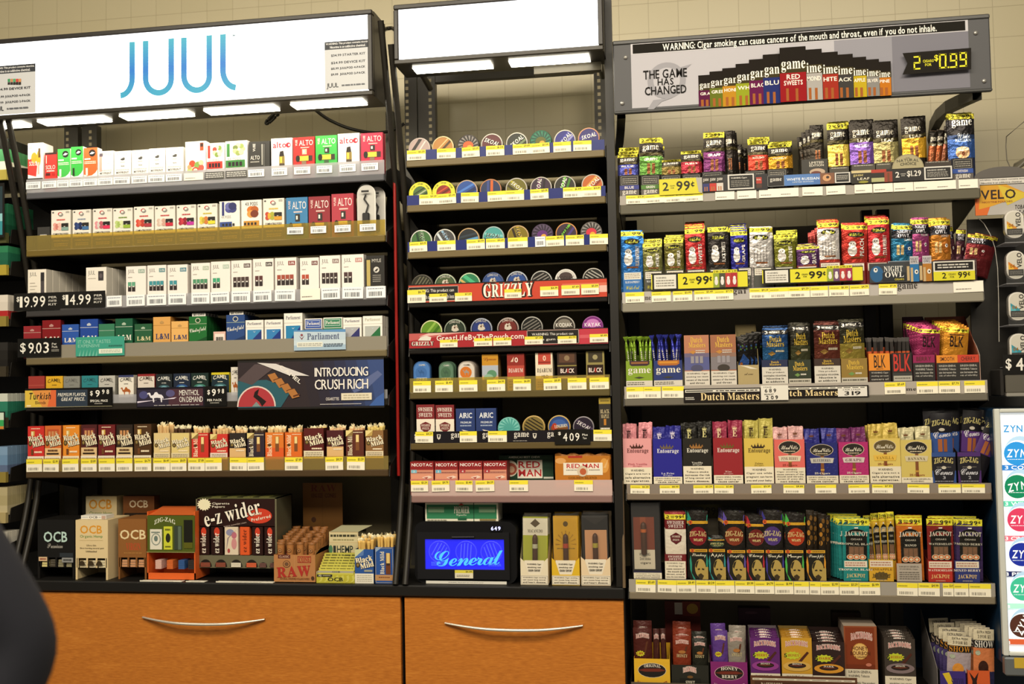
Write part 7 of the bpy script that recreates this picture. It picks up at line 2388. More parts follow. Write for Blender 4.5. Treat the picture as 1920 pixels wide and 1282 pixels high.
def sign99(small):
 def f(a):
  a.R(0,0,1,1,'#2a281c')
  w0=.28
  a.R(.0,.07,.995,.93,'#d8d034').R(.01,.03,w0,.97,'#1f1d18').R(.03,.1,w0-.02,.9,'#d9d6cc').T('WARNING:',.05,.68,.16,.78,'#3a3834').L(.05,.2,w0-.04,.64,3,'#8a867c',.45)
  a.T('2',.33,.3,.38,.74,'#201e12').T('CIGARS',.395,.52,.455,.62,'#4a4818').T('FOR',.41,.38,.445,.47,'#4a4818').T('99',.465,.28,.6,.76,'#201e12').T('\u00a2',.605,.45,.63,.75,'#201e12')
  for i,c in enumerate(('#8a9a3a','#6a4a6a' if small else '#4a4a3a','#b03a3a','#9a2a4a' if small else '#a82c34')):
   u=.645+i*.062
   a.R(u,.07,u+.06,.99,c).R(u,.88,u+.06,1.06,'#d8d034').E(u+.03,.4,.018,.2,'#dcd8d4').E(u+.03,.6,.014,.09,'#e4e0dc')
   a.T('2 99',u+.008,.91,u+.052,1.02,'#201e12')
 return f
plate('price_sign','long yellow bird pouch price sign, left one on %s'%E2,(wx_(448),wy_(588),wx_(1342),wy_(750)),-.008,'#2a281c',sign99(0))
plate('price_sign','long yellow bird pouch price sign, middle of %s'%E2,(wx_(1472),wy_(548),qx(605),qy(612)),-.008,'#2a281c',sign99(1))
def nightsign(a):
 a.R(0,0,1,1,'#3a3a3c').R(.0,.06,.34,.94,'#3a3e42').E(.07,.45,.065,.42,'#2a5a86').E(.06,.66,.02,.12,'#d8d8d4').E(.062,.68,.008,.05,'#201c1c').R(.125,.06,.35,.5,'#2a2c30')
 a.T('NIGHT',.14,.56,.32,.84,'#e0ddd6','s').T('OWL',.15,.26,.33,.54,'#e0ddd6','s').T('CIGARS',.24,.1,.33,.2,'#c8b83a','b')
 for u,c in((.36,'#2a6aa0'),(.48,'#a8702a')):
  a.R(u+.03,0,u+.115,1.08,c).R(u+.03,.9,u+.115,1.3,'#b8b4b8').T('NIGHT',u+.035,1.1,u+.11,1.22,'#3a3640','s').T('OWL',u+.04,.96,u+.105,1.08,'#3a3640','s').R(u,.06,u+.025,.8,'#b8a078').R(u+.035,.0,u+.058,.72,'#b8a078').E(u+.09,.5,.018,.12,'#dcd8d0').E(u+.092,.5,.008,.05,'#201a1a')
 a.R(.61,.0,1,.98,'#d6d2c8').R(.625,.52,.985,.92,'#1f1d1c').L(.65,.6,.94,.86,2,'#c8c4bc').R(.61,0,1,.46,'#d0c82f').T('2',.69,.1,.73,.4,'#201e12').T('CIGARS',.75,.26,.82,.36,'#4a4818').T('FOR',.765,.12,.805,.22,'#4a4818').T('99',.84,.1,.925,.42,'#201e12').T('\u00a2',.93,.2,.955,.42,'#201e12')
plate('price_sign','grey price sign with blue blot and black warning box on %s'%E2,(qx(655),qy(440),qx(1515),qy(600)),-.008,'#3a3a3c',nightsign)
E3="right rack's third shelf"
z3=RZ[2]+.006+.039
tx_=lambda v:1150+v/5.189
ty_=lambda v:580+v/5.189
sx_=lambda v:1480+v/4.364
sy_=lambda v:580+v/4.364
def stick_tray(c,cap,gold):
 def f(a):
  a.R(0,0,1,1,c).P([(.14,1),(.9,1),(.9,.86),(.8,.8),(.22,.8),(.14,.86)],cap).R(.2,.88,.84,.96,gold)
  a.T('game',.08,.44,.94,.7,'#dcd8cc','s').P([(.3,.34),(.5,.38),(.7,.34),(.5,.3)],'#3a3a2a').R(0,0,1,.22,'#cfc8ba').L(.04,.04,.7,.18,2,'#5a554c')
 return f
def stick(c,c2,h):
 g=G()
 g.lathe([(.0055,0),(.0062,h*.5),(.006,h*.8),(.0025,h*.9)],c,'foil',8)
 g.grid([[(-.0025,0,h*.9),(.0025,0,h*.9)],[(-.008,.001,h*.98),(.008,-.001,h*.98)],[(-.0085,.002,h),(.0085,-.002,h)]],c,'foil')
 A(g,.011,h*.4,0,-.0064,h*.35).T('game',.3,.1,.8,.9,'#d0ccc0','s',rot=90)
 return g.build('tube_cigar')
for(x0,x1,yt,art,side,cs,yc,nm,n)in((118,380,500,stick_tray('#7f9a2a','#3a2430','#8a5a34'),'#6a8424',('#7a9a2c','#5a2a5a'),260,'lime green',10),(388,672,495,stick_tray('#26346e','#a8642a','#c8862f'),'#202a58',('#2a2f86','#1f3f5a'),240,'navy blue',11)):
 X0_,X1_=tx_(x0),tx_(x1)
 std_tray(X0_,X1_,ty_(yt),art,side,'%s tray of tube cigars at left of %s'%(nm,E3),z3,.09)
 base=None
 zt_=P((X0_+X1_)/2,ty_(yc),YF+.03)[1]
 xl,xr_=P(X0_,ty_(yt),YF)[0],P(X1_,ty_(yt),YF)[0]
 for k in range(n):
  if base is None:
   base=stick(cs[0],cs[1],zt_-z3-.004)
   o=base
  else:
   o=base.copy()
   COL.objects.link(o)
   for q in('label','group'):
    del o[q]
  rr=k%2
  o.location=(xl+.012+(xr_-xl-.024)*(k%5)/4+RND.uniform(-.003,.003),YF+.016+.024*(k//5),z3+.003)
  o.rotation_euler=(RND.uniform(-.03,.05),RND.uniform(-.2,.2)if k<5 else RND.uniform(-.1,.1),RND.uniform(-.5,.5))
  tag(o,'%s wrapped tube cigar fanned out of its tray'%nm,'cigar','%s tube cigars'%nm)
def dutch_box(c,c2,mid,low):
 def f(a):
  a.R(0,0,1,1,c).R(0,.3,1,.62,c2).R(0,.56,1,.64,mid)
  a.T('Dutch',.26,.85,.74,.96,'#d8b048','s').T('Masters',.18,.75,.86,.85,'#d8b048','s')
  a.P([(.2,.66),(.36,.7),(.46,.66),(.36,.62)],'#b8803a').L(.46,.63,.84,.71,2,'#c8c0b4')
  for u in(.26,.44,.62):
   a.R(u,.44,u+.13,.58,'#8f8a90')
  a.E(.5,.34,.24,.07,low).R(.4,.32,.6,.4,low)
  warn(a,0,.28,('WARNING: Cigar','smoking can cause','cancers of the mouth','and throat'),'#cfc8bc')
 return f
row(E3,z3,[(tx_(682),tx_(930),ty_(250),dutch_box('#b0765a','#54588a','#6a5f7a','#4a4a66'),'#8a7a78','tan to violet sunset cigar box',{'d':.09}),(tx_(938),tx_(1192),ty_(245),dutch_box('#9a6448','#7a7478','#8a6a5a','#3a342f'),'#7a6a64','rust to grey sunset cigar box',{'d':.09})],name='cigar_box',cat='cigar box')
def nightsky(a):
 a.R(0,0,1,1,'#1c1a18')
 for i in range(10):
  a.E(.2+.07*(i%5)*2,.6+.1*(i//5)+.03*(i%3),.06,.03,('#2a4a78','#4a6a34','#3a2a4a')[i%3])
 a.P([(.1,.2),(.5,.5),(.9,.3),(.7,.02),(.4,0)],'#2a4a86').E(.3,.2,.1,.06,'#9a5a2a')
std_tray(tx_(1208),tx_(1418),ty_(540),lambda a:(a.R(0,0,1,1,'#a8966a'),a.P([(0,1),(.5,.94),(.95,.78),(.6,.8),(.3,.92)],'#d8d0bc'),a.T('alone',.3,.48,.72,.6,'#5a4c34','sc')),'#9a8a60','torn tan display tray between sunset box and blue pouches on %s'%E3,z3,.1,back=ty_(150))
for k in range(4):
 put_pouch(tx_(1205+k*28),tx_(1345+k*28),ty_(260-k*14),ty_(600),YF+.008+k*.016,nightsky,'#1c1a1c','crumpled black and blue pouch in the torn tan tray, %s'%('foremost','second','third','rearmost')[k],None,.05*(k-1),z3+.004)
def dutch_pouch(c,c2,nat='#c8c4bc'):
 def f(a):
  a.R(0,0,1,1,c).R(0,0,1,.4,c2).R(0,.82,1,.97,'#1c1a18').T('3',.1,.84,.22,.94,nat).T('NATURALLY',.28,.86,.7,.93,nat,'b').T('2',.8,.84,.92,.94,nat)
  a.T('Dutch',.28,.58,.76,.76,'#d4b444','s').T('Masters',.16,.42,.86,.6,'#d4b444','s').P([(.2,.2),(.38,.28),(.52,.2),(.36,.12)],'#8a6a34').L(.52,.24,.86,.32,1,'#c8c0a8',.8)
 return f
def dutch_tray(c,w=True):
 def f(a):
  a.R(0,0,1,1,c)
  if w:
   a.T('Dutch',.36,.86,.66,.95,'#d0ac40','s').T('Masters',.3,.76,.74,.85,'#d0ac40','s')
   warn(a,0,.7,('WARNING:','This product','contains nicotine.','Nicotine is','an addictive'),'#cdc7bc')
  else:
   a.T('Dutch',.28,.74,.7,.92,'#d0ac40','s').T('Masters',.2,.54,.84,.74,'#d0ac40','s').P([(.26,.36),(.4,.44),(.52,.36),(.4,.28)],'#6a8a4a').L(.54,.34,.78,.42,1,'#c8c4b8',.8).R(0,0,1,.2,'#b8b2a4').L(.04,.04,.94,.16,1,'#5a564c')
 return f
DU=[(tx_(1440),tx_(1690),ty_(190),ty_(490),'#20406e','#24507a','dark blue',(tx_(1440),tx_(1698),ty_(490)),'#232a4a',True),(tx_(1715),tx_(1910),ty_(150),ty_(490),'#2a2820','#3a3c26','olive black',(tx_(1700),tx_(1922),ty_(490)),'#2c3426',False),(sx_(190),sx_(415),sy_(118),sy_(402),'#4a2018','#5a2c20','oxblood brown',(sx_(200),sx_(418),sy_(402)),'#3a2a24',True),(sx_(410),sx_(620),sy_(92),sy_(400),'#2c2a1c','#8a7a34','black and old gold',(sx_(420),sx_(638),sy_(400)),'#8a7034',False)]
for x0,x1,yt,yb,c,c2,cn,tr,tc,wv in DU:
 fill(x0,x1,yt,yb,4,dutch_pouch(c,c2),c,'%s leaf pouch standing in its tray on %s'%(cn,E3),'%s leaf pouches'%cn,z3,dy=.02,dz=2,dx=RND.uniform(-2,1),key='d'+cn)
 std_tray(tr[0],tr[1],tr[2],dutch_tray(tc,wv),tc,'%s leaf pouch display tray on %s'%(cn,E3),z3,.1)
def dm_strip(pr):
 def f(a):
  a.R(0,0,1,1,'#1c1614').R(.02,.72,.98,.92,'#dcd8cc').R(.03,.78,.38,.86,'#2a2622').L(.42,.76,.95,.88,1,'#3a3630',.6)
  a.L(.02,.16,.14,.4,2,'#c8c4bc').T('Dutch Masters',.22,.12,.97,.66,'#e6cf9a','s')
 return f
def dm_strip2(a):
 a.R(0,0,1,1,'#1c1614').R(-.02,.72,.98,.9,'#dcd8cc').L(.02,.76,.95,.86,1,'#3a3630',.6)
 a.T('tch Masters',.02,.14,.62,.66,'#e6cf9a','s').R(.62,.04,.98,.72,'#dcd8d0').T('2 FOR 2 PACK',.68,.58,.9,.68,'#2a2622').T('3',.7,.14,.76,.5,'#1c1a18').T('19',.79,.14,.9,.5,'#1c1a18')
plate('shelf_banner','black gold lettered strip, left half, along %s'%E3,(tx_(684),ty_(766),tx_(1440),ty_(898)),-.0075,'#1c1614',dm_strip(0))
plate('shelf_banner','black gold lettered strip, right half ending in a price, %s'%E3,(tx_(1698),ty_(742),sx_(650),sy_(718)),-.0075,'#1c1614',dm_strip2)
plate('price_card','white card with two stacked prices between the gold lettered strips',(tx_(1436),ty_(738),tx_(1702),ty_(882)),-.010,'#dedad0',lambda a:(a.T('3 PACK',.1,.84,.4,.92,'#2a2622'),a.T('6',.14,.52,.24,.78,'#1c1a18'),a.T('8',.3,.52,.4,.78,'#1c1a18'),a.T('9',.46,.52,.56,.78,'#1c1a18'),a.T('SINGLET',.12,.36,.46,.44,'#2a2622'),a.T('2',.18,.06,.28,.32,'#1c1a18'),a.T('0',.36,.06,.46,.32,'#1c1a18'),a.T('9',.52,.06,.62,.32,'#1c1a18')))
def blk_tray(c,t):
 def f(a):
  a.R(0,0,1,1,'#2a2624')
  a.R(0,.4,.98,1,c)
  a.T('BLK',.24,.5,.78,.94,'#241c16' if c!='#2a2624' else '#c8342a','n')
  a.T(t,.34,.43,.66,.48,'#5a3a20')
  for i,s_ in enumerate(('WARNING: Cigar','smoking can cause','cancers of')):
   a.T(s_,.1,.28-i*.11,.9,.35-i*.11,'#b8b4ac')
 return f
std_tray(sx_(645),sx_(825),sy_(360),blk_tray('#d8862c','SMOOTH'),'#a84a24','orange and black tray of wrapped sticks on %s'%E3,z3,.09)
std_tray(sx_(838),sx_(1003),sy_(355),lambda a:(a.R(0,0,1,1,'#3a3a38'),a.R(0,.3,1,1,'#2c2624'),a.T('BLK',.06,.36,.94,.96,'#c0362c','n'),a.R(.04,.02,.98,.2,'#a8a498'),a.L(.1,.08,.9,.15,1,'#5a564c')),'#3a3432','black tray with big red lettering on %s'%E3,z3,.09)
for kk,(xa_,xb_,yt_0,nm)in enumerate(((648,822,225,'orange and black'),(830,1000,225,'red lettered black'))):
 zt_=P(sx_((xa_+xb_)/2),sy_(yt_0),YF+.02)[1]
 xl,xr_=P(sx_(xa_),sy_(360),YF)[0],P(sx_(xb_),sy_(360),YF)[0]
 base=None
 for k in range(8):
  if base is None:
   g=G()
   h=zt_-z3-.004
   g.box(-.0045,.0045,-.004,.004,0,h*.9,'#2e2a28','gloss')
   g.box(-.0047,.0047,-.0042,.0042,h*.62,h*.68,'#b8502a','gloss')
   g.grid([[(-.0045,0,h*.9),(.0045,0,h*.9)],[(-.0065,.001,h),(.0065,-.001,h*.99)]],'#4a4644','gloss')
   base=o=g.build('wrapped_stick')
  else:
   o=base.copy()
   COL.objects.link(o)
   for q in('label','group'):
    del o[q]
  o.location=(xl+.007+(xr_-xl-.014)*(k%4)/3,YF+.012+.022*(k//4),z3+.003)
  o.rotation_euler=(0,RND.uniform(-.05,.05),RND.uniform(-.2,.2))
  tag(o,'black wrapped stick standing in the %s tray'%nm,'cigar','wrapped sticks in the %s tray'%nm)
def blk_low(cols):
 def f(a):
  a.R(0,0,1,1,'#2a2826')
  n=len(cols)
  for i,(c,t)in enumerate(cols):
   u0,u1=i/n,(i+1)/n
   a.R(u0,.7,u1,1,c).T(t,u0+.16/n,.77,u1-.16/n,.93,'#4a2018','n')
   for k,s_ in enumerate(('SURGEON GENERAL','WARNING: Tobacco','use increases the','risk of infertility')):
    a.T(s_,u0+.1/n,.54-k*.13,u1-.1/n,.62-k*.13,'#b8b4ac')
 return f
def blk_pouch(c):
 def f(a):
  a.R(0,0,1,1,c)
  band(a,.8,.94,'2','99\u00a2','#d0c838')
  a.T('BLK',.24,.28,.8,.66,'#2a1c1c','n').L(.2,.68,.8,.74,1,'#4a2a24')
 return f
std_tray(sx_(1008),sx_(1190),sy_(372),blk_low((('#8a2050','BERRY'),)),'#4a2434','black tray with magenta top edge on %s'%E3,z3,.14,back=sy_(60))
std_tray(sx_(1198),sx_(1553),sy_(372),blk_low((('#d8862c','SMOOTH'),('#c0402c','CHERRY'))),'#8a4a34','black double tray with orange and red top edge on %s'%E3,z3,.14,back=sy_(60))
for k in range(6):
 put_pouch(sx_(1015-k*15),sx_(1205-k*14),sy_(148-k*11),sy_(370),YF+.01+.02*k,blk_pouch('#8a2a54'),'#7a2448','magenta stick pouch with yellow band on %s'%E3,'magenta pouches',.08-.02*k,z3+.004,key='bm')
for k in range(6):
 put_pouch(sx_(1225-k*12),sx_(1430-k*13),sy_(140-k*11),sy_(370),YF+.01+.02*k,blk_pouch('#c8862a'),'#b8762a','orange stick pouch with yellow band on %s'%E3,'orange stick pouches',.1-.02*k,z3+.004,key='bo')
g=G()
X_=P(sx_(1553),sy_(372),YF)[0]
zt_=P(sx_(1553),sy_(372),YF)[1]-z3
pr=[(0,zt_*.98),(.03,zt_*1.35),(.08,zt_*1.75),(.138,zt_*1.95),(.138,0),(0,0)]
g.prism(pr,0,.0014,'x','#b89a8c')
o=g.build('tray_side_card',None,(X_+.001,YF+.001,z3+.001))
tag(o,'pinkish grey curved side card right of the double tray','card')
E4="right rack's fourth shelf"
z4=RZ[3]+.012+.029
def crown(a,cu,cv,ru,rv,c,gems='#8a6a3a'):
 q=[(-1,-.6),(-1.05,.3),(-.55,-.1),(-.5,.6),(-.12,.0),(0,.9),(.12,.0),(.5,.6),(.55,-.1),(1.05,.3),(1,-.6)]
 a.P([(cu-ru,cv-rv),(cu+ru,cv-rv),(cu+ru,cv-rv*.3),(cu-ru,cv-rv*.3)],c)
 for k in(-1,-.5,0,.5,1):
  hgt=1.0 if k==0 else .6 if abs(k)==.5 else .35
  a.P([(cu+ru*(k-.24),cv-rv*.35),(cu+ru*(k+.24),cv-rv*.35),(cu+ru*k*1.08,cv+rv*hgt)],c)
  a.E(cu+ru*k*1.08,cv+rv*hgt,ru*.09,rv*.12,c,n=8)
  a.k-=1
def entourage(c,ink,cr,t,wv,tc):
 def f(a):
  a.R(0,0,1,1,c)
  crown(a,.48,.83,.2,.055,cr)
  a.T('Entourage',.14,.66,.9,.78,ink,'s')
  vb=wv[0]
  a.T(t,.5-.028*len(t),vb+.055,.5+.028*len(t),vb+.095,tc,'s').T('25 Cigars',.34,vb+.012,.66,vb+.045,tc,'s')
  warn(a,0,vb,wv[1],'#e3d9c2')
 return f
W1=('WARNING:','Cigars are not a','safe alternative','to cigarettes.')
W2=('SURGEON GENERAL WARNING:','Cigar smoking can','cause cancer')
W3=('WARNING:','Tobacco smoke','increases the risk','of lung cancer and','heart disease,')
W4=('WARNING:','Cigar use while','pregnant can harm','you and your baby.')
W5=('WARNING:','Cigar smoking can','cause cancers of the','mouth and throat,','even if you do','not inhale.')
fx=lambda v:1150+v/5.189
fy=lambda v:760+v/5.189
rx=lambda v:1480+v/4.364
ry=lambda v:750+v/4.364
ENT=[(88,370,320,entourage('#dd9a9c','#6a3a3c','#4a241c','Pink Vanilla',(.36,W1),'#b8606a'),'#c88a8c','pale pink crown','#c88088',175,'#3a2022'),(380,665,325,entourage('#24228a','#e4e2ea','#6a5a4a','La Prise',(.155,W2),'#d8d4e4'),'#1c1a6a','royal blue crown','#22227e',210,'#d8d0e0'),(670,950,318,entourage('#1f1c16','#e2ddd0','#9a6a34','Vanilla',(.385,W3),'#d8d4c8'),'#1a1712','black crown','#16140f',165,'#d0c88a'),(965,1255,315,entourage('#8f2228','#e8dcd4','#6a5424','Wine',(.185,W2),'#d8b0a8'),'#7a1c22','wine red crown','#8a2440',155,'#e0c8a0'),(1265,1555,318,entourage('#d0b452','#5a4a24','#3a2a1a','Palma',(.37,W4),'#8a7434'),'#b89a44','golden yellow crown','#b0a450',140,'#3a2a1a')]
def soft_pack(w,h,c,ink,letter,d=.03):
 """crumpled foil wrapper rising out of a box"""
 g=G()
 nx,nz=6,5
 r=random.Random(int(w*1e5+h*1e4))
 rows=[]
 for j in range(nz+1):
  v=j/nz
  rows.append([(-w/2+w*i/nx,r.uniform(-.002,.002)-.002+(.012*v**3),h*v+(r.uniform(-.002,.002)if j==nz else 0))for i in range(nx+1)])
 g.grid(rows,c,'film',False)
 bk=[[(p[0],d-p[1],p[2])for p in q[::-1]]for q in rows]
 g.grid(bk,c,'film',False)
 g.grid([rows[-1],[(p[0],d-p[1],p[2])for p in rows[-1]]],c,'film',False)
 g.grid([[q[0]for q in rows],[(q[0][0],d-q[0][1],q[0][2])for q in rows]],c,'film',False)
 g.grid([[q[-1]for q in rows],[(q[-1][0],d-q[-1][1],q[-1][2])for q in rows]],c,'film',False)
 a=A(g,w,h,0,-.005,0,'gloss')
 crown(a,.45,.88-.0,.14,.03,ink)
 if letter:
  a.T(letter,.3,.74,.62,.84,ink,'s',rot=0)
  a.T('ntou',.32,.5,.58,.72,ink,'s',rot=90)
 return g.build('foil_pouch')
for(x0,x1,yt,art,side,cn,pc,yp,ink)in ENT:
 o=std_tray(fx(x0),fx(x1),fy(yt),art,side,'%s cigar box, open topped, on %s'%(cn,E4),z4,.075)
 o.name='cigar_box'
 o['category']='cigar box'
 X0_,X1_=P(fx(x0),fy(yt),YF)[0],P(fx(x1),fy(yt),YF)[0]
 zt_=P(fx((x0+x1)/2),fy(yp),YF)[1]
 w2=(X1_-X0_)/2-.003
 for r in range(2):
  for k in range(2):
   o=soft_pack(w2,zt_-z4-.004+(.004*k-.003*r),pc,ink,'E')
   o.location=(X0_+(X1_-X0_)*(.25+.5*k),YF+.008+.034*r,z4+.0035)
   o.rotation_euler=(0,RND.uniform(-.03,.03),RND.uniform(-.04,.04))
   tag(o,'%s foil pouch poking out of its %s box, %s %s'%(('shiny ' if k else 'creased ')+cn.split()[0],cn,('front','back')[r],('left','right')[k]),'pouch')
def bville(c,c2,t,tc,rib,wv,lines,oc='#24201c',num='25 Cigars',dash=True):
 def f(a):
  a.R(0,0,1,1,c)
  if dash:
   for i in range(9):
    for k in range(5):
     a.P([(.04+k*.2+.05*(i%2),wv+.03+i*.075),(.1+k*.2+.05*(i%2),wv+.055+i*.075),(.1+k*.2+.05*(i%2),wv+.065+i*.075),(.04+k*.2+.05*(i%2),wv+.04+i*.075)],c2)
     a.k-=1
   a.k+=1
  a.E(.5,.82,.37,.15,'#c8b89a').E(.5,.82,.35,.14,oc).T('BluntVille',.22,.77,.78,.87,'#e0d8c4','sc').L(.3,.71,.7,.75,1,'#c8b89a')
  a.R(.46,wv+.02,.56,.68,'#7a4a28').R(.45,wv+.12,.57,wv+.16,'#b88a3a')
  a.P([(.16,.5),(.84,.5),(.88,.62),(.5,.64),(.12,.62)],rib).T(t,.22,.525,.78,.59,tc,'s',arch=.12)
  a.T(num,.26,wv+.02,.74,wv+.08,'#e8e0d0' if dash else '#8a3420','s')
  warn(a,0,wv,lines,'#dcd2bb')
 return f
BV=[(fx(1560),rx(125),fy(330),bville('#d4645c','#d4645c','PINK BERRY','#6a4a44','#d8c8b0',.36,W5,dash=False),'#b85450','salmon pink oval badge','#c89a98',fy(210)),(rx(130),rx(395),ry(350),bville('#1f246a','#3a4490','BLUEBERRY','#3a3a4a','#b8b4ac',.19,W2),'#1a1f58','dark blue oval badge','#2a2a7a',ry(235)),(rx(398),rx(645),ry(342),bville('#a82868','#8a1f58','GRAPE','#5a3a4a','#c8b8b4',.195,W2),'#8a2058','magenta oval badge','#6a2a5c',ry(230)),(rx(648),rx(908),ry(312),bville('#d0b860','#d0b860','VANILLA','#8a6a1c','#d8b048',.37,W1,'#5a4c2c',dash=False),'#b8a050','soft yellow oval badge','#b8a048',ry(195)),(rx(905),rx(1165),ry(325),bville('#c8b462','#c8b462','BANANA','#5a4c34','#c8bc9a',.13,('SURGEON GENERAL','WARNING'),'#24201a',dash=False),'#b09c50','khaki yellow oval badge','#b8b08a',ry(225))]
for(x0,x1,yt,art,side,cn,pc,yp)in BV:
 o=std_tray(x0,x1,yt,art,side,'%s cigar box, open topped, on %s'%(cn,E4),z4,.075)
 o.name='cigar_box'
 o['category']='cigar box'
 X0_,X1_=P(x0,yt,YF)[0],P(x1,yt,YF)[0]
 zt_=P((x0+x1)/2,yp,YF)[1]
 for r in range(2):
  for k in range(2):
   o=soft_pack((X1_-X0_)/2-.003,zt_-z4-.004-.003*r+.003*k,pc,'#6a3f22',None)
   o.location=(X0_+(X1_-X0_)*(.25+.5*k),YF+.008+.034*r,z4+.0035)
   o.rotation_euler=(0,RND.uniform(-.03,.03),RND.uniform(-.04,.04))
   tag(o,'foil pouch poking out of the %s box, %s %s'%(cn,('front','back')[r],('left','right')[k]),'pouch')
def cone_tray(c,n):
 def f(a):
  a.R(0,0,1,1,'#1c1a22').R(0,.86,1,1,c).T('ZIG-ZAG',.1,.62,.9,.8,'#d8c880','s',arch=.25).E(.5,.5,.1,.05,'#c8c0b0').L(.2,.5,.8,.53,1,'#8a8478')
  a.T('Cones',.12,.26,.88,.46,'#c8c8d0','sc',shear=.2).T(str(n),.44,.12,.56,.22,'#a8a8b0').L(.1,.02,.9,.08,1,'#8a8a94').P([(0,0),(.12,0),(.04,.4),(0,.4)],c).P([(1,0),(.88,0),(.96,.4),(1,.4)],c)
 return f
def cone_pouch(c):
 def f(a):
  a.R(0,0,1,1,'#17151a').R(0,.0,1,.5,c).T('ZIG-ZAG',.06,.66,.94,.8,'#c8bc7a','s',arch=.3).E(.5,.58,.14,.04,'#b8b0a4').T('Cones',.1,.38,.9,.54,'#d0ccd4','sc',rot=10)
  a.R(.3,.02,.5,.34,'#9a5a34').R(.56,.02,.72,.34,'#8a4f2c')
 return f
for(tx0,tx1,ty0,px0,px1,py0,c,nm,rts)in((rx(1160),rx(1360),ry(428),rx(1150),rx(1350),ry(80),'#2f4a86','blue',(0,-.03,.05,.0)),(rx(1372),rx(1565),ry(425),rx(1380),rx(1560),ry(75),'#4a2a6a','violet',(.42,.08,.22,.0))):
 std_tray(tx0,tx1,ty0,cone_tray(c,3 if nm=='blue' else 2),'#201e26','black and %s cone pouch tray at right of %s'%(nm,E4),z4,.09)
 for k in range(4):
  x_off=(0,-10,8,-14)[k]if nm=='blue' else(2,-2,4,0)[k]
  put_pouch(px0+x_off,px1+x_off-4,py0+(6,2,0,-2)[k]*1.0,ty0,YF+.008+.02*k,cone_pouch(c),'#17151a','black and %s cone pouch, %s, right end of fourth shelf'%(nm,('foremost','second','third','rearmost')[k]),None,rts[k],z4+.004,mat='gloss',name='cone_pouch')
WRAP='film'
E5="right rack's fifth shelf"
z5=RZ[4]+.006+.039
ax_=lambda v:1150+v/4.923
ay_=lambda v:930+v/4.923
bx_=lambda v:1520+v/4.8
by_=lambda v:930+v/4.8
std_tray(ax_(185),ax_(450),ay_(690),lambda a:(a.R(0,0,1,1,'#24223a'),warn(a,0,.78,('WARNING: This product','contains nicotine. Nicotine','is an addictive chemical.'),'#dcd2bb')),'#22203a','navy counter tray with white warning panel at left of %s'%E5,z5,.09)
g=G()
for k in range(3):
 w=(P(ax_(440),ay_(500),YF)[0]-P(ax_(165),ay_(500),YF)[0])*.95
 h=P(ax_(300),ay_(70),YF+.01)[1]-z5
 g=G()
 g.box(-w/2,w/2,.010,.012,0,h,'#1c1816','gloss')
 a=A(g,w,h,0,.010,0,'gloss')
 a.R(.06,.36,.8,.8,'#7a3a24').R(.3,.36,.5,.8,'#8f4a2c').R(.06,.1,.8,.36,'#d8cdb4')
 for i,t in enumerate(('WARNING:',"Don't smoke",'cigars')):
  a.T(t,.24+.02*i,.28-i*.06,.64,.32-i*.06,'#4a443a')
 o=g.build('cigar_pack')
 c_=G()
 big_cigar(c_,-w*.08,.004,h*.3,h*.44,.009,'#b8602a')
 c_.build('cigar',o)
 f_=G()
 f_.box(-w/2,w/2,-.007,-.0065,0,h,'#fff','clear_film')
 f_.build('cellophane',o)
 o.location=(P(ax_(302),ay_(400),YF)[0],YF+.012+.026*k,z5+.0035)
 o.rotation_euler=(0,RND.uniform(-.01,.01),0)
 tag(o,'reddish brown cellophane cigar pack at left of fifth shelf, %s'%('foremost','second','rearmost')[k],'cigar pack')
def sw_pouch(a):
 a.R(0,0,1,1,'#dcd2c0').R(0,.6,1,1,'#6a1c20').R(0,.95,1,1,'#8a2428')
 band(a,.83,.95,'2','99\u00a2','#d8cc38')
 a.T('SWISHER',.1,.72,.92,.8,'#e0d0c8','s').T('SWEETS',.16,.63,.88,.71,'#e0d0c8','s')
 a.P([(.24,.44),(.52,.52),(.8,.44),(.76,.32),(.52,.24),(.28,.32)],'#5a1c20').T('SWISHER',.32,.4,.72,.45,'#d8c8b8','s').T('SWEETS',.36,.32,.68,.37,'#d8c8b8','s')
 a.R(0,0,1,.2,'#d8cdba')
fill(ax_(468),ax_(664),ay_(150),ay_(535),3,sw_pouch,'#6a1c20','white and maroon shield pouch with yellow price band on %s'%E5,'shield pouches',z5,dy=.022,dz=1,key='sw')
std_tray(ax_(472),ax_(668),ay_(535),lambda a:(a.R(0,0,1,1,'#6a1c20'),a.T('SWISHER',.16,.86,.84,.95,'#e0d0c8','s'),a.T('SWEETS',.2,.75,.8,.84,'#e0d0c8','s'),warn(a,0,.72,('WARNING: Cigar','smoking can','cause cancers of','the mouth and','throat, even if','you do not inhale.'),'#ddd3bd')),'#5a1c20','white and maroon tray with long warning on %s'%E5,z5,.09)
def zz_tray(c,t):
 def f(a):
  a.R(0,0,1,1,'#1c1a14').R(.02,.88,.98,.97,'#c8982a').E(.16,.925,.11,.06,'#c85a24').T('2',.12,.89,.2,.96,'#3a1c10').L(.32,.9,.92,.95,1,'#6a4a14')
  a.T(t,.14,.7,.9,.84,'#dcd6c0','sc')
  a.P([(.06,.78),(.12,.5),(.1,.2),(.3,0),(.2,0),(.02,.3),(.0,.6)],c).P([(.94,.84),(.9,.5),(.98,.2),(1,.6)],c)
  a.R(.5,0,1,.4,'#a8904e').E(.58,.36,.3,.3,'#a8904e').P([(.3,.42),(.36,.56),(.5,.62),(.44,.5),(.36,.36)],'#2a2418').P([(.42,.34),(.54,.36),(.56,.31),(.44,.3)],'#2a2418').P([(.66,.36),(.8,.34),(.78,.3),(.66,.31)],'#2a2418').P([(.44,.14),(.6,.2),(.76,.12),(.66,.0),(.5,.0)],'#3a2f1c')
 return f
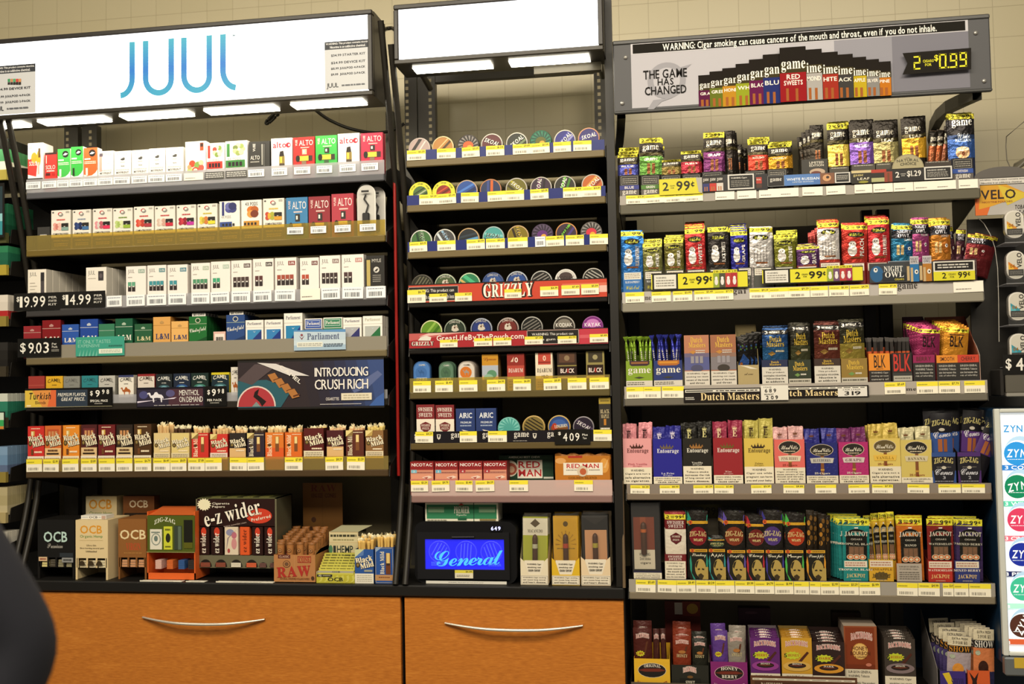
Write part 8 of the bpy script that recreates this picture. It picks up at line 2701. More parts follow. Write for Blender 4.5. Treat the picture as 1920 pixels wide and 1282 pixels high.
def zz_pouch(c,c2):
 def f(a):
  a.R(0,0,1,1,'#1e1a16').P([(.04,1),(.2,.8),(.1,.6),(.0,.7)],c).P([(.8,1),(.96,.7),(1,.9)],c).R(0,.66,1,.74,'#c8982a').E(.16,.7,.1,.06,'#c85a24').T('2',.12,.67,.2,.73,'#3a1c10')
  a.E(.52,.32,.42,.26,c2).T('ZIG-ZAG',.12,.3,.92,.44,'#d8c888','s',arch=.2).T('WRAPS',.3,.18,.74,.26,'#d8c888','b')
 return f
ZZ=[(700,872,480,672,870,140,'#2a8a74','#7a1c24','Strawberry','green edged dark red',5),(875,1035,480,880,1040,375,'#2f8a8a','#3a4a34','Apple','teal edged',3),(1045,1222,490,1000,1210,140,'#5a4a9a','#7a3420','Straight Up','rust',5),(1225,1395,488,1215,1395,180,'#a82a34','#6a2420','Cherry','cherry red',5),(1400,1575,490,1360,1560,135,'#3a3484','#4a3474','Grape','violet',5),(1580,1758,490,1570,1765,160,'#4aa84a','#a83a1f','Mango','green edged orange',5)]
for(x0,x1,yt,p0,p1,py,c,c2,t,cn,n)in ZZ:
 std_tray(ax_(x0),ax_(x1),ay_(yt),zz_tray(c,t),'#24201a','dark tray with gold disc for %s wrap pouches, fifth shelf'%cn,z5,.1)
 fill(ax_(p0),ax_(p1),ay_(py),ay_(475),n,zz_pouch(c,c2),'#1e1a16','%s wrap pouch with gold band on %s'%(cn,E5),'%s wrap pouches'%cn,z5,dy=.016,dz=2,dx=-2,key='z'+t,name='wrap_pouch')
std_tray(ax_(1775),bx_(135),ay_(490),zz_tray('#c88a2a','Pineapple'),'#24201a','dark tray with gold disc for amber black wrap pouches, fifth shelf',z5,.1)
for k in range(5):
 put_pouch(ax_(1765+k*38),ax_(1840+k*38),ay_(130+12*k),ay_(480),YF+.012+.01*(k%3),lambda a:(a.R(0,0,1,1,'#241c12'),[a.E(.3+.3*(i%2),.15+.13*i,.2,.07,('#a8742a','#6a4a1c')[i%2])for i in range(6)]),'#241c12','amber and black wrap pouch standing in its tray, fifth shelf','amber black wrap pouches',.02,z5+.004,name='wrap_pouch')
g=G()
w,h=dims(ax_(640),ax_(1005),ay_(78),.12,z5+.001)
g.box(-w/2,w/2,0,.002,0,h,'#5a5424')
a=A(g,w,h)
a.T('99\u00a2',.08,.84,.42,.96,'#2a2614').T('99\u00a2',.58,.84,.94,.96,'#2a2614').R(.2,0,1,.8,'#6a6254')
o=place(g.build('header_card'),ax_(640),ax_(1005),ay_(78),.13,z5+.001)
tag(o,'dim olive header card standing behind the teal edged wrap pouches','card')
def jackpot(c,t,cv='#1c1a16',chip='#c86a34'):
 def f(a):
  a.R(0,0,1,1,c)
  band(a,.84,1.0,'3','99\u00a2','#d8d034')
  a.R(.12,.0,.9,.6,cv).E(.51,.6,.39,.16,cv,0,180)
  a.R(.44,.77,.58,.8,'#dcd8d0').T('JACKPOT',.08,.57,.95,.69,'#dcd6c4','s',arch=.1).T('CIGARS',.3,.49,.72,.53,'#b8b2a4').T(t,.5-.045*len(t),.37,.5+.045*len(t),.42,'#d0cab8','s')
  a.R(.22,.12,.78,.34,'#5a4a3a').R(.24,.14,.4,.32,'#7a5a44').R(.43,.14,.58,.32,'#7a5a44').R(.61,.14,.76,.32,'#7a5a44')
  for u in(.28,.5,.72):
   a.E(u,.08,.14,.065,'#c8b8a0').E(u,.08,.11,.05,chip).E(u,.08,.06,.03,'#d8c8a8')
 return f
def jp_tray(c,t,tc='#e4d8c8',g_=None):
 def f(a):
  a.R(0,0,1,1,c)
  if t=='MANGO':
   a.R(0,0,1,1,'#a89e92').T('SURGEON GENERAL',.1,.78,.9,.86,'#4a443c').T('WARNING: Cigar',.1,.64,.86,.72,'#4a443c').L(.1,.1,.9,.56,4,'#6a645a')
  else:
   a.R(.04,.66,.98,.96,'#d8ccb8').L(.08,.7,.9,.92,2,'#a87a6a').T(t,.5-.05*len(t),.5,.5+.05*len(t),.6,tc,'s')
   a.star(.5,.24,.34,.22,'#5a4a24' if c=='#c89a2c' else c,12,.8)
   a.T('JACKPOT',.12,.14,.88,.34,'#d8b878' if c!='#c89a2c' else '#4a3a1c','s',arch=.12).L(.3,.04,.7,.08,1,'#d8c8a8')
 return f
JP=[((270,520,205,575,7),(290,515,575),'#1f7a78','TROPICAL BLAST','teal',-5),((770,1005,198,600,4),(770,1000,605),'#b8641f','MANGO','mango orange',-1),((1038,1280,205,575,4),(1052,1275,580),'#7a2420','WATERMELON','dark red and green',1),((1290,1532,210,575,4),(1292,1520,580),'#3a2a54','MIXED BERRY','indigo and maroon',-3)]
for po,tr,c,t,cn,dx in JP:
 fill(bx_(po[0]),bx_(po[1]),by_(po[2]),by_(po[3]),po[4],jackpot(c,t),c,'%s three-cigar pouch with yellow price band on %s'%(cn,E5),'%s three-cigar pouches'%cn,z5,dy=.013,dz=2.2,dx=dx,key='j'+cn)
 std_tray(bx_(tr[0]),bx_(tr[1]),by_(tr[2]),jp_tray({'teal':'#1f7a78','dark red and green':'#a82c24','indigo and maroon':'#2c3470'}.get(cn,c),t),c,'%s three-cigar pouch tray on %s'%(cn,E5),z5,.11)
std_tray(bx_(520),bx_(745),by_(570),jp_tray('#c89a2c','PINEAPPLE','#6a4a1c'),'#b88a24','mustard three-cigar pouch tray on %s'%E5,z5,.11)
for k in range(4):
 put_pouch(bx_(515+k*58),bx_(605+k*52),by_(160+12*(k==0)-6*k),by_(575),YF+.012+.014*(3-k),jackpot('#c8a02c','PINEAPPLE'),'#b8922c','mustard three-cigar pouch leaning in its tray, %s from left'%('first','second','third','fourth')[k],None,-.08+.02*k,z5+.004)
E6="right rack's bottom shelf"
z6=RZ[5]
kx=lambda v:1160+v/5.0526
ky=lambda v:1110+v/5.0526
mx_=lambda v:1520+v/4.8
my_=lambda v:1110+v/4.8
def bw_word(a,v0,v1,u0=.1,u1=.92,arch=.28):
 a.T('BACKWOODS',u0-.012,v0-.012,u1+.012,v1+.012,'#e0d6cc','s',arch=arch)
 a.k-=.6
 for d in(-.01,.01):
  a.T('BACKWOODS',u0+d,v0+d*.5,u1+d,v1+d*.5,'#e0d6cc','s',arch=arch)
  a.k-=.6
 a.T('BACKWOODS',u0,v0,u1,v1,'#a82c2c','s',arch=arch)
 a.k+=1.5
def bw_pouch(c,t=None,star=False,cig=True):
 def f(a):
  a.R(0,0,1,1,c)
  bw_word(a,.7,.82,.16,.86)
  if cig:
   a.P([(.56,.3),(.7,.62),(.8,.64),(.78,.55),(.66,.28)],'#5a3220')
  if star:
   a.star(.36,.28,.26,.09,'#c8c02f',10,.75).T('1.89',.2,.25,.5,.31,'#a83424')
  if t:
   a.T(t,.2,.22,.8,.34,'#c8b88a','s')
   a.E(.5,.42,.2,.06,'#a8703a')
 return f
def bw_tray(c,t1,t2,yellow=False):
 def f(a):
  a.R(0,0,1,1,c)
  a.P([(0,1),(1,1),(1,.86),(0,.86)],c)
  a.E(.5,.6,.4,.26,'#d8c8a0' if yellow else '#c89aa8').E(.5,.6,.385,.245,'#1f1a18')
  a.P([(.1,.6),(.3,.66),(.7,.67),(.9,.6),(.7,.56),(.3,.55)],'#6a2a1c')
  a.T(t1,.28,.69,.74,.8,'#e4dccc','s',arch=.2)
  if t2:
   a.T(t2,.3,.42,.72,.53,'#e4dccc','s')
  a.T('ALL NATURAL LEAF WRAPPER',.08,.12,.92,.26,'#8a3420' if yellow else '#d8b0c0','b',arch=-.9)
 return f
BWT=[((140,488,630),bw_tray('#d8aa2c','ORIGINAL',None,True),'#c89a24','yellow'),((495,855,690),lambda a:(a.R(0,0,1,1,'#24241e'),bw_word(a,.66,.88,.32,.66),a.E(.5,.5,.08,.06,'#6a4a24'),a.R(.22,.1,.78,.44,'#1a1a16'),a.T('STOUT',.38,.2,.62,.34,'#d8d0bc','s')),'#24241e','black'),((865,1222,660),bw_tray('#7a2468','HONEY','BERRY'),'#6a205a','purple')]
for(x0,x1,yt),art,side,cn in BWT:
 std_tray(kx(x0),kx(x1),ky(yt),art,side,'%s arched display tray on %s'%(cn,E6),z6,.12)
for(x0,x1,yt,c,t,st,n,cn,grp)in((140,320,340,'#4a1f1a',None,True,2,'dark brown arched-logo pouch in the yellow tray',1),(320,385,350,'#42201c',None,False,1,'narrow brown pouch, side on, left one in yellow tray',0),(400,455,350,'#42201c',None,False,1,'narrow brown pouch, side on, right one in yellow tray',0),(505,680,415,'#7a2f1a','HONEY',False,3,'rust brown pouch in the black arched tray',1),(690,835,440,'#23231c','STOUT',False,2,'black stout pouch in the black arched tray',1),(885,1030,365,'#5a3a86',None,True,2,'violet pouch in the purple arched tray',1),(1040,1205,385,'#8a8278','SWEET',False,2,'grey pouch in the purple arched tray',1)):
 for k in range(n):
  put_pouch(kx(x0-6*k),kx(x1-6*k),ky(yt-66*k),ky(670),YF+.012+.03*k,bw_pouch(c,t,st),c,(cn+', %s'%('foremost','second','third')[k])if n>1 else cn,None,RND.uniform(-.03,.03),z6+.004,d=.014,name='cigar_pouch')
def bw_box(c,star,t,low,hat=True):
 def f(a):
  a.R(0,0,1,1,c)
  bw_word(a,.74,.88,.14,.86)
  a.P([(.5,.3),(.84,.62),(.9,.58),(.58,.26)],'#4a241a')
  if star:
   a.star(.36,.5,.3,.12,'#b8c02f',12,.76).T('5',.08,.45,.18,.55,'#241f14','b').T(star,.2,.47,.58,.54,'#a83424','s')
  a.E(.5,.2,.46,.14,low).E(.5,.22,.3,.075,'#241a16').P([(.22,.22),(.4,.25),(.6,.25),(.78,.22),(.5,.19)],'#5a2a1c').T(t,.34,.24,.66,.29,'#ddd4c4','s')
 return f
BWB=[(kx(1240),kx(1525),ky(430),kx(1190),kx(1450),ky(310),bw_box('#5a2468','BERRY','HONEY','#8a3a86'),'#8f8288','purple','#54205e'),(kx(1535),kx(1830),ky(430),kx(1470),kx(1745),ky(315),bw_box('#c0902c','HONEY','HONEY','#c8a050'),'#a88a4a','honey yellow','#a87a24'),(mx_(8),mx_(305),my_(445),mx_(0),mx_(235),my_(310),bw_box('#2c1c1a','DARK','DARK','#c88a2c'),'#3a2824','dark chocolate','#2a1c1a'),(mx_(655),mx_(940),my_(420),mx_(545),mx_(835),my_(300),bw_box('#3a322c','RUSSIAN','AROMATIC','#7a6a6c'),'#3a322c','greyish brown','#3a322c')]
for(x0,x1,yt,bx0,bx1,byt,art,side,cn,pc)in BWB:
 w,h=dims(x0,x1,yt,YF,z6+.001)
 d=.12
 g=G()
 g.box(-w/2,w/2,0,.0015,0,h,pc)
 hb=P((bx0+bx1)/2,byt,YF+d)[1]-z6-.001
 for sx in(-1,1):
  g.add([(sx*w/2,0,0),(sx*w/2,d,0),(sx*w/2,d,hb),(sx*w/2,d*.55,hb),(sx*w/2,0,h)],side)
 g.box(-w/2,w/2,d-.0015,d,0,hb,side)
 g.box(-w/2,w/2,.0015,d-.0015,0,.002,side)
 A0=A(g,w,h)
 art(A0.sub(0,.34,1,1))
 B0=A(g,w,h)
 B0.R(0,0,1,.33,'#d8ceb8')
 for i,t in enumerate(('WARNING: Cigar','smoking can cause','cancers of the')):
  B0.T(t,.14,.25-i*.08,.86,.3-i*.08,'#3a3630')
 o=place(g.build('cigar_box'),x0,x1,yt,YF,z6+.001)
 tag(o,'%s arched-logo cigar box with cut-away sides on %s'%(cn,E6),'cigar box')
 for k in range(4):
  hh=h+(hb-h)*(k+1)/5-.004
  p_=pouch(w*.93,hh,lambda a:(a.R(0,0,1,1,pc),bw_word(a,.86,.95,.2,.8)),pc,.012,.001,'cigar_pouch','film')
  p_.location=(o.location.x,YF+.014+.024*k,z6+.004)
  tag(p_,'folded pouch inside the cut-away %s box, %s'%(cn,('foremost','second','third','rearmost')[k]),'cigar pouch')
w,h=dims(mx_(235),mx_(540),my_(310),YF,z6+.001)
def bourbon(a):
 a.R(0,0,1,1,'#7a3418')
 bw_word(a,.68,.84,.2,.92)
 a.E(.5,.42,.27,.2,'#c8984a').E(.5,.42,.24,.18,'#d8b06a').T('HONEY',.22,.44,.76,.54,'#5a2c14','b').T('BOURBON',.16,.33,.84,.42,'#5a2c14','b').T('5 CIGARS',.32,.26,.7,.31,'#5a2c14').R(.02,.0,.98,.1,'#6a2c14').E(.78,.1,.1,.04,'#b8705a')
g=G()
d=.12
g.box(-w/2,w/2,0,d,0,h,'#8a4a2a','card',side='#a89484',top='#a89888')
a=A(g,w,h)
bourbon(a.sub(.04,.36,.92,.98))
a.R(0,0,1,.35,'#d6ccb6').T('SURGEON GENERAL',.1,.29,.8,.33,'#3a3630').T('WARNING: Tobacco',.1,.23,.74,.27,'#3a3630').T('WARNING: This product',.1,.12,.9,.16,'#3a3630').T('contains nicotine',.1,.05,.8,.09,'#3a3630')
o=place(g.build('cigar_box'),mx_(300),mx_(590),my_(340),YF+.01,z6+.001)
tag(o,'russet cigar box with round honey badge on %s'%E6,'cigar box')
for(x0,x1,yt,Y_,c,art,lab)in((kx(430),kx(775),ky(85),.17,'#5a1c18',lambda a:(a.R(.28,.82,.5,.98,'#c8c0b4'),a.R(.5,.8,1,1,'#7a2a20'),a.E(.78,.9,.16,.07,'#b8903a')),'dark red box with gold disc at the back of bottom shelf'),(kx(1130),kx(1440),ky(150),.19,'#3a1c30',lambda a:a.E(.4,.93,.2,.02,'#5a3a4a'),'dim plum box lid standing behind the purple box'),(mx_(190),mx_(455),my_(185),.19,'#3a261c',lambda a:a.E(.5,.93,.3,.03,'#4a3224'),'dim brown box lid standing behind the russet box')):
 w,h=dims(x0,x1,yt,Y_,z6+.001)
 o=card_box('cigar_box',w,h,.04,art,c)
 place(o,x0,x1,yt,Y_,z6+.001)
 tag(o,lab,'cigar box')
plate('shelf_banner','brown leaf cigar banner along the bottom edge of right rack',(kx(1250),ky(800),mx_(420),1300),-.006,'#5a3a28',lambda a:a.R(.02,.74,.98,.86,'#d4ccb8').L(.03,.77,.95,.83,1,'#6a5f50').R(.04,.1,.96,.66,'#4a2f22').T('BACKWOODS',.1,.16,.3,.6,'#c8b8a0','s'))
std_tray(mx_(1160),mx_(1395),my_(710),lambda a:(a.R(0,0,1,1,'#3a2a74'),a.P([(.1,.9),(.3,.5),(.25,.1),(.4,.2),(.5,.6),(.36,.95)],'#d0b42f'),a.T('SHOW',.44,.44,.94,.72,'#2a2050','s')),'#3a3a44','violet front pouch tray with yellow splash on %s'%E6,z6,.13)
std_tray(mx_(1410),mx_(1612),my_(705),lambda a:(a.R(0,0,1,1,'#c8582a'),a.P([(.06,.95),(.2,.6),(.16,.1),(.44,.0),(.4,.6),(.5,.95),(.3,.7)],'#2a1814'),a.T('SHOW',.5,.2,.96,.5,'#3a1c14','s')),'#a84a2a','orange front pouch tray with black splash on %s'%E6,z6,.13)
def show(c,c2,sc):
 def f(a):
  a.R(0,0,1,1,c).R(0,.74,1,1,'#cfc4a8').T('EXTRA FRESH',.18,.9,.84,.96,'#3a352c').T('3 FOR $1',.2,.78,.82,.87,'#4a443a','s').R(0,.56,1,.74,'#1c1a1a').T('SHOW',.06,.57,.96,.73,sc,'s')
  a.E(.2,.44,.12,.06,'#a8b09a').E(.45,.1,.24,.16,c2)
 return f
for k in range(5):
 put_pouch(mx_(1200-k*26),mx_(1420-k*36),my_(395-40*k),my_(720),YF+.012+.024*k,show('#a89aa0' if k==0 else '#4a3f70','#d8903a','#c8862a' if k<3 else '#b8a08a'),'#2a2050','tan topped pouch in the violet fronted tray, %s'%('foremost','second','third','fourth','rearmost')[k],None,.06-.03*k,z6+.004)
for k in range(6):
 put_pouch(mx_(1445-k*32),mx_(1638-k*30),my_(335-18*k),my_(712),YF+.012+.02*k,show('#c8784a','#3a2018','#dcd6cc'),'#2a2a50','tan topped pouch in the orange fronted tray, %s'%('foremost','second','third','fourth','fifth','rearmost')[k],None,.03-.015*k,z6+.004)
g=G()
xs_,z0_=P(mx_(1150),my_(720),YF)
zb0=P(mx_(962),my_(160),.2)[1]
g.prism([(0,0),(.2,0),(.2,zb0-z6),(0,z0_-z6+.01)],0,.0015,'x','#7a7472','card')
o=g.build('tray_side_card',None,(xs_-.004,YF,z6+.001))
tag(o,'grey sloping side card left of the violet fronted tray','card')

# ------------------------------------------------------------------ neighbouring rack at the far left edge
NX1=P(13,640,0.0)[0]
nr=thing('shelf_rack','black steel rack cut off by the left picture edge','shelf rack',(NX1-.3,.3,.2))
L=nr.location
g=G()
g.box(-.36,.30,.0,.01,0,2.15,'#888','black_steel')
g.build('back_panel',nr)
def npack(top,mid,low,txt=None,tc='#2a2a28'):
 def f(a):
  a.R(0,0,1,1,mid).R(0,.7,1,1,top).R(0,0,1,.34,low)
  if txt:
   a.T(txt,.2,.74,.8,.9,tc,'s')
 return f
NROWS=[(258,322,5,('#1f1f1c','#4a8a5a','#dcd8c8'),'black, green and white','#a89a4a'),(380,440,6,('#2a6a4a','#1f5a40','#184834'),'deep green','#4a4a2a'),(459,500,3,('#2f7a54','#226048','#1f5a44'),'bright green','#a8963a'),(551,596,5,('#d8d0c4','#d0c8bc','#a82a2c'),'white and red','#8a7a3a'),(640,690,5,('#2c2a28','#24221f','#1f1d1b'),'charcoal','#3a3428'),(736,786,6,('#c8ccc0','#2f7a62','#2a6e58'),'white over sea green','#4a4434'),(836,888,5,('#7a98b8','#6a8aac','#5a6a8a'),'powder blue','#8a7a3a'),(912,964,6,('#b0a47e','#a89c74','#b8ac88'),'sand coloured','#a8986a'),(996,1030,3,('#cfcabc','#c8c4b8','#bfbaae'),'plain white','#5a5446')]
for i,(y0,y1,n,cs,wd,lipc)in enumerate(NROWS):
 z0,z1_=P(0,y1,0)[1],P(0,y0,0)[1]
 g=G()
 g.box(-.36,.30,-.29,-.005,z0-L.z-.016,z0-L.z-.004,'#888','black_steel')
 g.box(-.36,.30,-.305,-.29,z0-L.z-.03,z0-L.z+.006,lipc,'gloss')
 g.prism([(-.29,z0-L.z-.03),(-.005,z0-L.z-.03),(-.005,z0-L.z+.05),(-.10,z0-L.z+.045),(-.28,z0-L.z+.02)],.302,.305,'x','#888','black_steel')
 g.build('shelf',nr)
 w,h=.056,z1_-z0
 base=None
 for k in range(n):
  if base is None:
   g=G()
   for q0,q1,c in((0,.34,cs[2]),(.34,.7,cs[1]),(.7,1,cs[0])):
    g.box(-w/2,w/2,0,.021,h*q0,h*q1,c,'gloss')
   npack(*cs,'PACK' if 0 else None)(A(g,w,h,0,0,0,'gloss'))
   base=g.build('cigarette_pack')
   o=base
   lab,gr='foremost %s cigarette pack at the left picture edge'%wd,None
  else:
   o=base.copy()
   COL.objects.link(o)
   for q in('label','group'):
    if q in o:
     del o[q]
   lab,gr='%s cigarette pack queued behind the foremost one at left picture edge'%wd,'%s packs at left edge'%wd
  o.location=(NX1-w/2-.001,.006+k*.0245,z0-.003)
  tag(o,lab,'cigarette pack',gr)
plate('framed_sign','dark framed teal sign at the left picture edge',(-40,344,8,446),-.02,'#1c1a18',lambda a:a.R(.04,.05,.93,.94,'#2a3a40').R(.04,.05,.93,.42,'#3a8a94').R(.04,.3,.93,.44,'#8ac0c4'))
plate('framed_sign','small green and white sign at the left picture edge',(-30,772,9,806),-.02,'#1c1a18',lambda a:a.R(.03,.05,.95,.95,'#c8d8c8').R(.03,.2,.95,.55,'#3aa05a').R(.03,.05,.95,.2,'#c8843a'))

# ------------------------------------------------------------------ tin display rack at the right edge
VY=0.02
vr=thing('display_rack','black display rack with orange and grey header at right picture edge','display rack',(P(1890,740,VY)[0],VY,P(1890,745,VY)[1]))
L=vr.location
def vq(x,y,Y=VY):
 X,Z=P(x,y,Y)
 return X-L.x,Z-L.z
g=G()
xl,xr2=vq(1832,560)[0],vq(1975,560)[0]
zb0,zt0=vq(1880,742)[1],vq(1880,402)[1]
g.box(xl,xr2,.075,.085,zb0,zt0,'#888','black_steel')
g.box(xl,xl+.004,.0,.085,zb0,zb0+.06,'#888','black_steel')
g.build('back_panel',vr)
hx0,hx1=vq(1828,375)[0],vq(1938,375)[0]
hz0,hz1,hz2=vq(1880,402)[1],vq(1880,346)[1],vq(1880,312)[1]
cxh,rxh=(hx0+hx1)/2,(hx1-hx0)/2
g=G()
zw=vq(1880,332)[1]
pts=[(hx0,hz0),(hx1,hz0),(hx1,zw)]+[(cxh+rxh*math.cos(math.radians(t)),zw+(hz2-zw)*math.sin(math.radians(t)))for t in range(10,171,10)]+[(hx0,zw)]
g.prism(pts,0,.004,'y','#5a5652','gloss')
a=A(g,hx1-hx0,hz1-hz0,cxh,0,hz0,'gloss')
a.R(0,0,1,1,'#a8a4a0').P([(0,0),(0,1),(.45,1),(.3,.5),(.2,0)],'#c8642a').P([(.06,.2),(.1,1),(.55,1),(.9,.66),(.5,.42),(.3,.3)],'#c8942c').P([(.4,1),(.95,.62),(.55,.3)],'#c8b03a')
a.T('VELO',.1,.52,.7,.84,'#2a1c1c','b').T('NICOTINE POUCHES',.12,.4,.64,.46,'#8a4a24').T('TOBACCO',.68,.16,.98,.3,'#2a2422','i').T('LEAF-FREE',.6,.0,.98,.12,'#2a2422','i')
b=A(g,hx1-hx0,zw-hz1,cxh,0,hz1,'gloss')
b.R(0,0,1,1,'#1f1c1a').R(.02,.1,.98,.9,'#cfcac2').T('WARNING: This product contains nicotine.',.04,.54,.94,.8,'#2a2826').T('Nicotine is an addictive chemical.',.12,.18,.82,.42,'#2a2826')
g.build('header',vr)
VT=[(1881,1917,397,449,'#c88a3a','#d8b83a'),(1884,1919,472,525,'#c87a2c','#d8a83a'),(1888,1923,549,602,'#3a8a9a','#5aa8b4'),(1890,1926,626,680,'#3a8a9a','#4a9aac')]
for i,(x0,x1,yt,yb,c,c2)in enumerate(VT):
 X0_,X1_=P(x0,yb,VY)[0],P(x1,yb,VY)[0]
 Z0_,Z1_=P(x0,yb,VY)[1],P(x0,yt,VY)[1]
 w,h=X1_-X0_,Z1_-Z0_
 out=rrect(w,h,w*.46,6)
 g=G()
 g.prism(out,.003,.02,'y','#c9c5bc','metal')
 o=g.build('slim_tin',None,((X0_+X1_)/2,VY-.022,Z0_))
 g=G()
 g.prism(rrect(w*.97,h*.98,w*.44,6,h*.01),0,.0028,'y','#d4d0c8','gloss')
 a=A(g,w,h,0,0,0,'gloss')
 ins=[(.5+p[0]/w,p[1]/h)for p in rrect(w*.84,h*.9,w*.38,6,h*.05)]
 a.P(ins,'#c4c0b4')
 a.P([(.1,.22),(.1,.62),(.62,.38),(.5,.22)],c).P([(.1,.3),(.1,.52),(.4,.38),(.34,.3)],c2).R(.1,.12,.9,.34,'#2e2c2a').L(.16,.16,.84,.3,3,'#8a8680',.4)
 a.T('VELO',.56,.4,.82,.92,'#26221f','b',rot=90).T('04',.18,.4,.44,.52,'#9a6a2a')
 g.build('lid',o)
 tag(o,'%s slim rounded tin in clear pocket, %s at right picture edge'%(('yellow','orange yellow','pale teal','teal')[i],('topmost','second from top','third from top','lowest')[i]),'tin')
 g=G()
 wx0,wz0=(X0_+X1_)/2-L.x,Z0_-L.z
 g.box(wx0-w*.56,wx0+w*.56,-.0265,-.025,wz0-.012,wz0+h*.34,'#ddd','clear_film')
 g.box(wx0-w*.56,wx0+w*.56,-.0265,.07,wz0-.014,wz0-.012,'#ddd','clear_grey')
 g.build('clear_pocket',vr)
g=G()
g.tube([(vq(x,y)[0],.05-.03*i/6,vq(x,y)[1])for i,(x,y)in enumerate(((1842,403),(1853,415),(1864,436),(1872,462),(1876,500),(1877,560),(1877,640)))],.0012,'#a8a49c','gloss',6)
g.build('clear_divider',vr)
g=G()
xa_=vq(1878,720)[0]
g.cbox(xa_,xr2,-.04,-.032,vq(1890,736)[1],vq(1890,703)[1],'#7a766c','metal',.002)
g.cbox(xa_,xr2,-.044,.07,vq(1890,743)[1],vq(1890,736)[1],'#b8b4aa','metal',.002)
g.cbox(xa_-.012,xa_-.002,-.034,.07,vq(1876,742)[1],vq(1876,692)[1],'#2a2826','gloss',.003)
g.build('shelf_lip',vr)
plate('price_sign','black price sign with dollar sign and four, right picture edge',(1880,664,1950,702),VY-.036,'#161513',lambda a:a.T('$',.08,.22,.24,.8,'#e4e0d8','b').T('4',.36,.2,.56,.82,'#e4e0d8','b'))

# ------------------------------------------------------------------ glowing pouch cooler at the right edge
CY=-.03
X0_=.8935
X1_=X0_+.36
ZB,ZT=P(1890,1228,CY)[1],P(1880,766,CY)[1]
cl_=thing('display_cooler','white glowing display cooler with printed tins at right picture edge','cooler',((X0_+X1_)/2,CY,ZB))
w,h=X1_-X0_,ZT-ZB
g=G()
g.cbox(-w/2,w/2,.01,.30,-.03,h,'#142c44','gloss',.006)
g.build('body',cl_)
g=G()
for q in((-w/2,-w/2+.016,0,h),(w/2-.016,w/2,0,h),(-w/2+.016,w/2-.016,h-.012,h),(-w/2+.016,w/2-.016,0,.012)):
 g.cbox(q[0],q[1],-.012,.009,q[2],q[3],'#cfd2cc','gloss',.003)
g.build('door_frame',cl_)
printed('backlit',0.4,0,0.3,0.55)
g=G()
g.box(-w/2+.016,w/2-.016,.0,.009,.012,h-.012,'#eef2f4','backlit')
a=PX(g,X0_+.016,X1_-.016,ZB+.012,ZT-.012,CY,'backlit',off=tuple(cl_.location))
a.pR(1869,771,2060,794,'#e8eef2')
a.pT('ZYN',1881,797,1917,810,'#2f8ac8','b')
for(cx_,cy_,c,bar_,bc,t,by0)in((1897,852,'#2a8ad0','3 COOL MINT','#2a7ac8',0,876),(1898,914,'#127a54','3 WINTERGREEN','#58c4a4',12,944),(1903,976,'#c83a5c','3 CINNAMON','#e06a7c',0,1009),(1906,1041,'#1c2c90','3 PEPPERMINT','#1c2458',0,1076),(1908,1105,'#3ab08c','3','#a8e0cc',0,1136),(1907,1174,'#4a2a20','3','#c85a34',62,1203)):
 a.pE(cx_+16,cy_-4,30,31,'#a8c8e0',n=28)
 a.pE(cx_+12,cy_,27,27,'#f4f6f6',n=28)
 a.pE(cx_+9,cy_-2,24,22,c,n=28)
 u0,v0,u1,v1=a.box4(cx_-10,cy_-10,cx_+28,cy_+5)
 a.T('ZYN',u0,v0,u1,v1,'#f0f2f2','i',rot=t)
 a.pL(cx_-8,cy_+8,cx_+24,cy_+10,1,'#d8e4ea')
 a.pR(1871,by0-5,2060,by0+5,bc)
 a.pT(bar_,1884,by0-3.5,1884+9*len(bar_),by0+3.5,'#f0f4f4')
g.build('lit_face',cl_)
g=G()
g.cbox(-w/2,w/2,-.02,.01,-.055,-.002,'#9aa0a4','metal',.004)
X_,Z_=P(1902,1252,CY-.02)
g.box(X_-cl_.location.x,X_-cl_.location.x+.05,-.0215,-.0205,Z_-ZB,Z_-ZB+.03,'#c8a83a')
g.build('base_rail',cl_)
g=G()
pts=[(P(1990,186,.5)[0],.499,P(1990,186,.5)[1])]+[(P(x,y,.12)[0],.12,P(x,y,.12)[1])for x,y in((1985,190),(1920,228),(1887,256),(1886,275),(1888,300),(1896,318))]
g.tube(pts,.0016,'#6a655a','gloss',6)
o=g.build('wire_hook')
tag(o,'thin bent wire against the wall near right picture edge','wire')
g=G()
pts=[(P(2000,262,.49)[0],.49,P(2000,262,.49)[1])]+[(P(x,y,.1)[0],.1,P(x,y,.1)[1])for x,y in((1960,285),(1930,298),(1905,312),(1893,322))]
g.tube(pts,.011,'#5a5548','gloss',8)
o=g.build('support_arm')
tag(o,'grey brown bent arm above the header at right picture edge','arm')

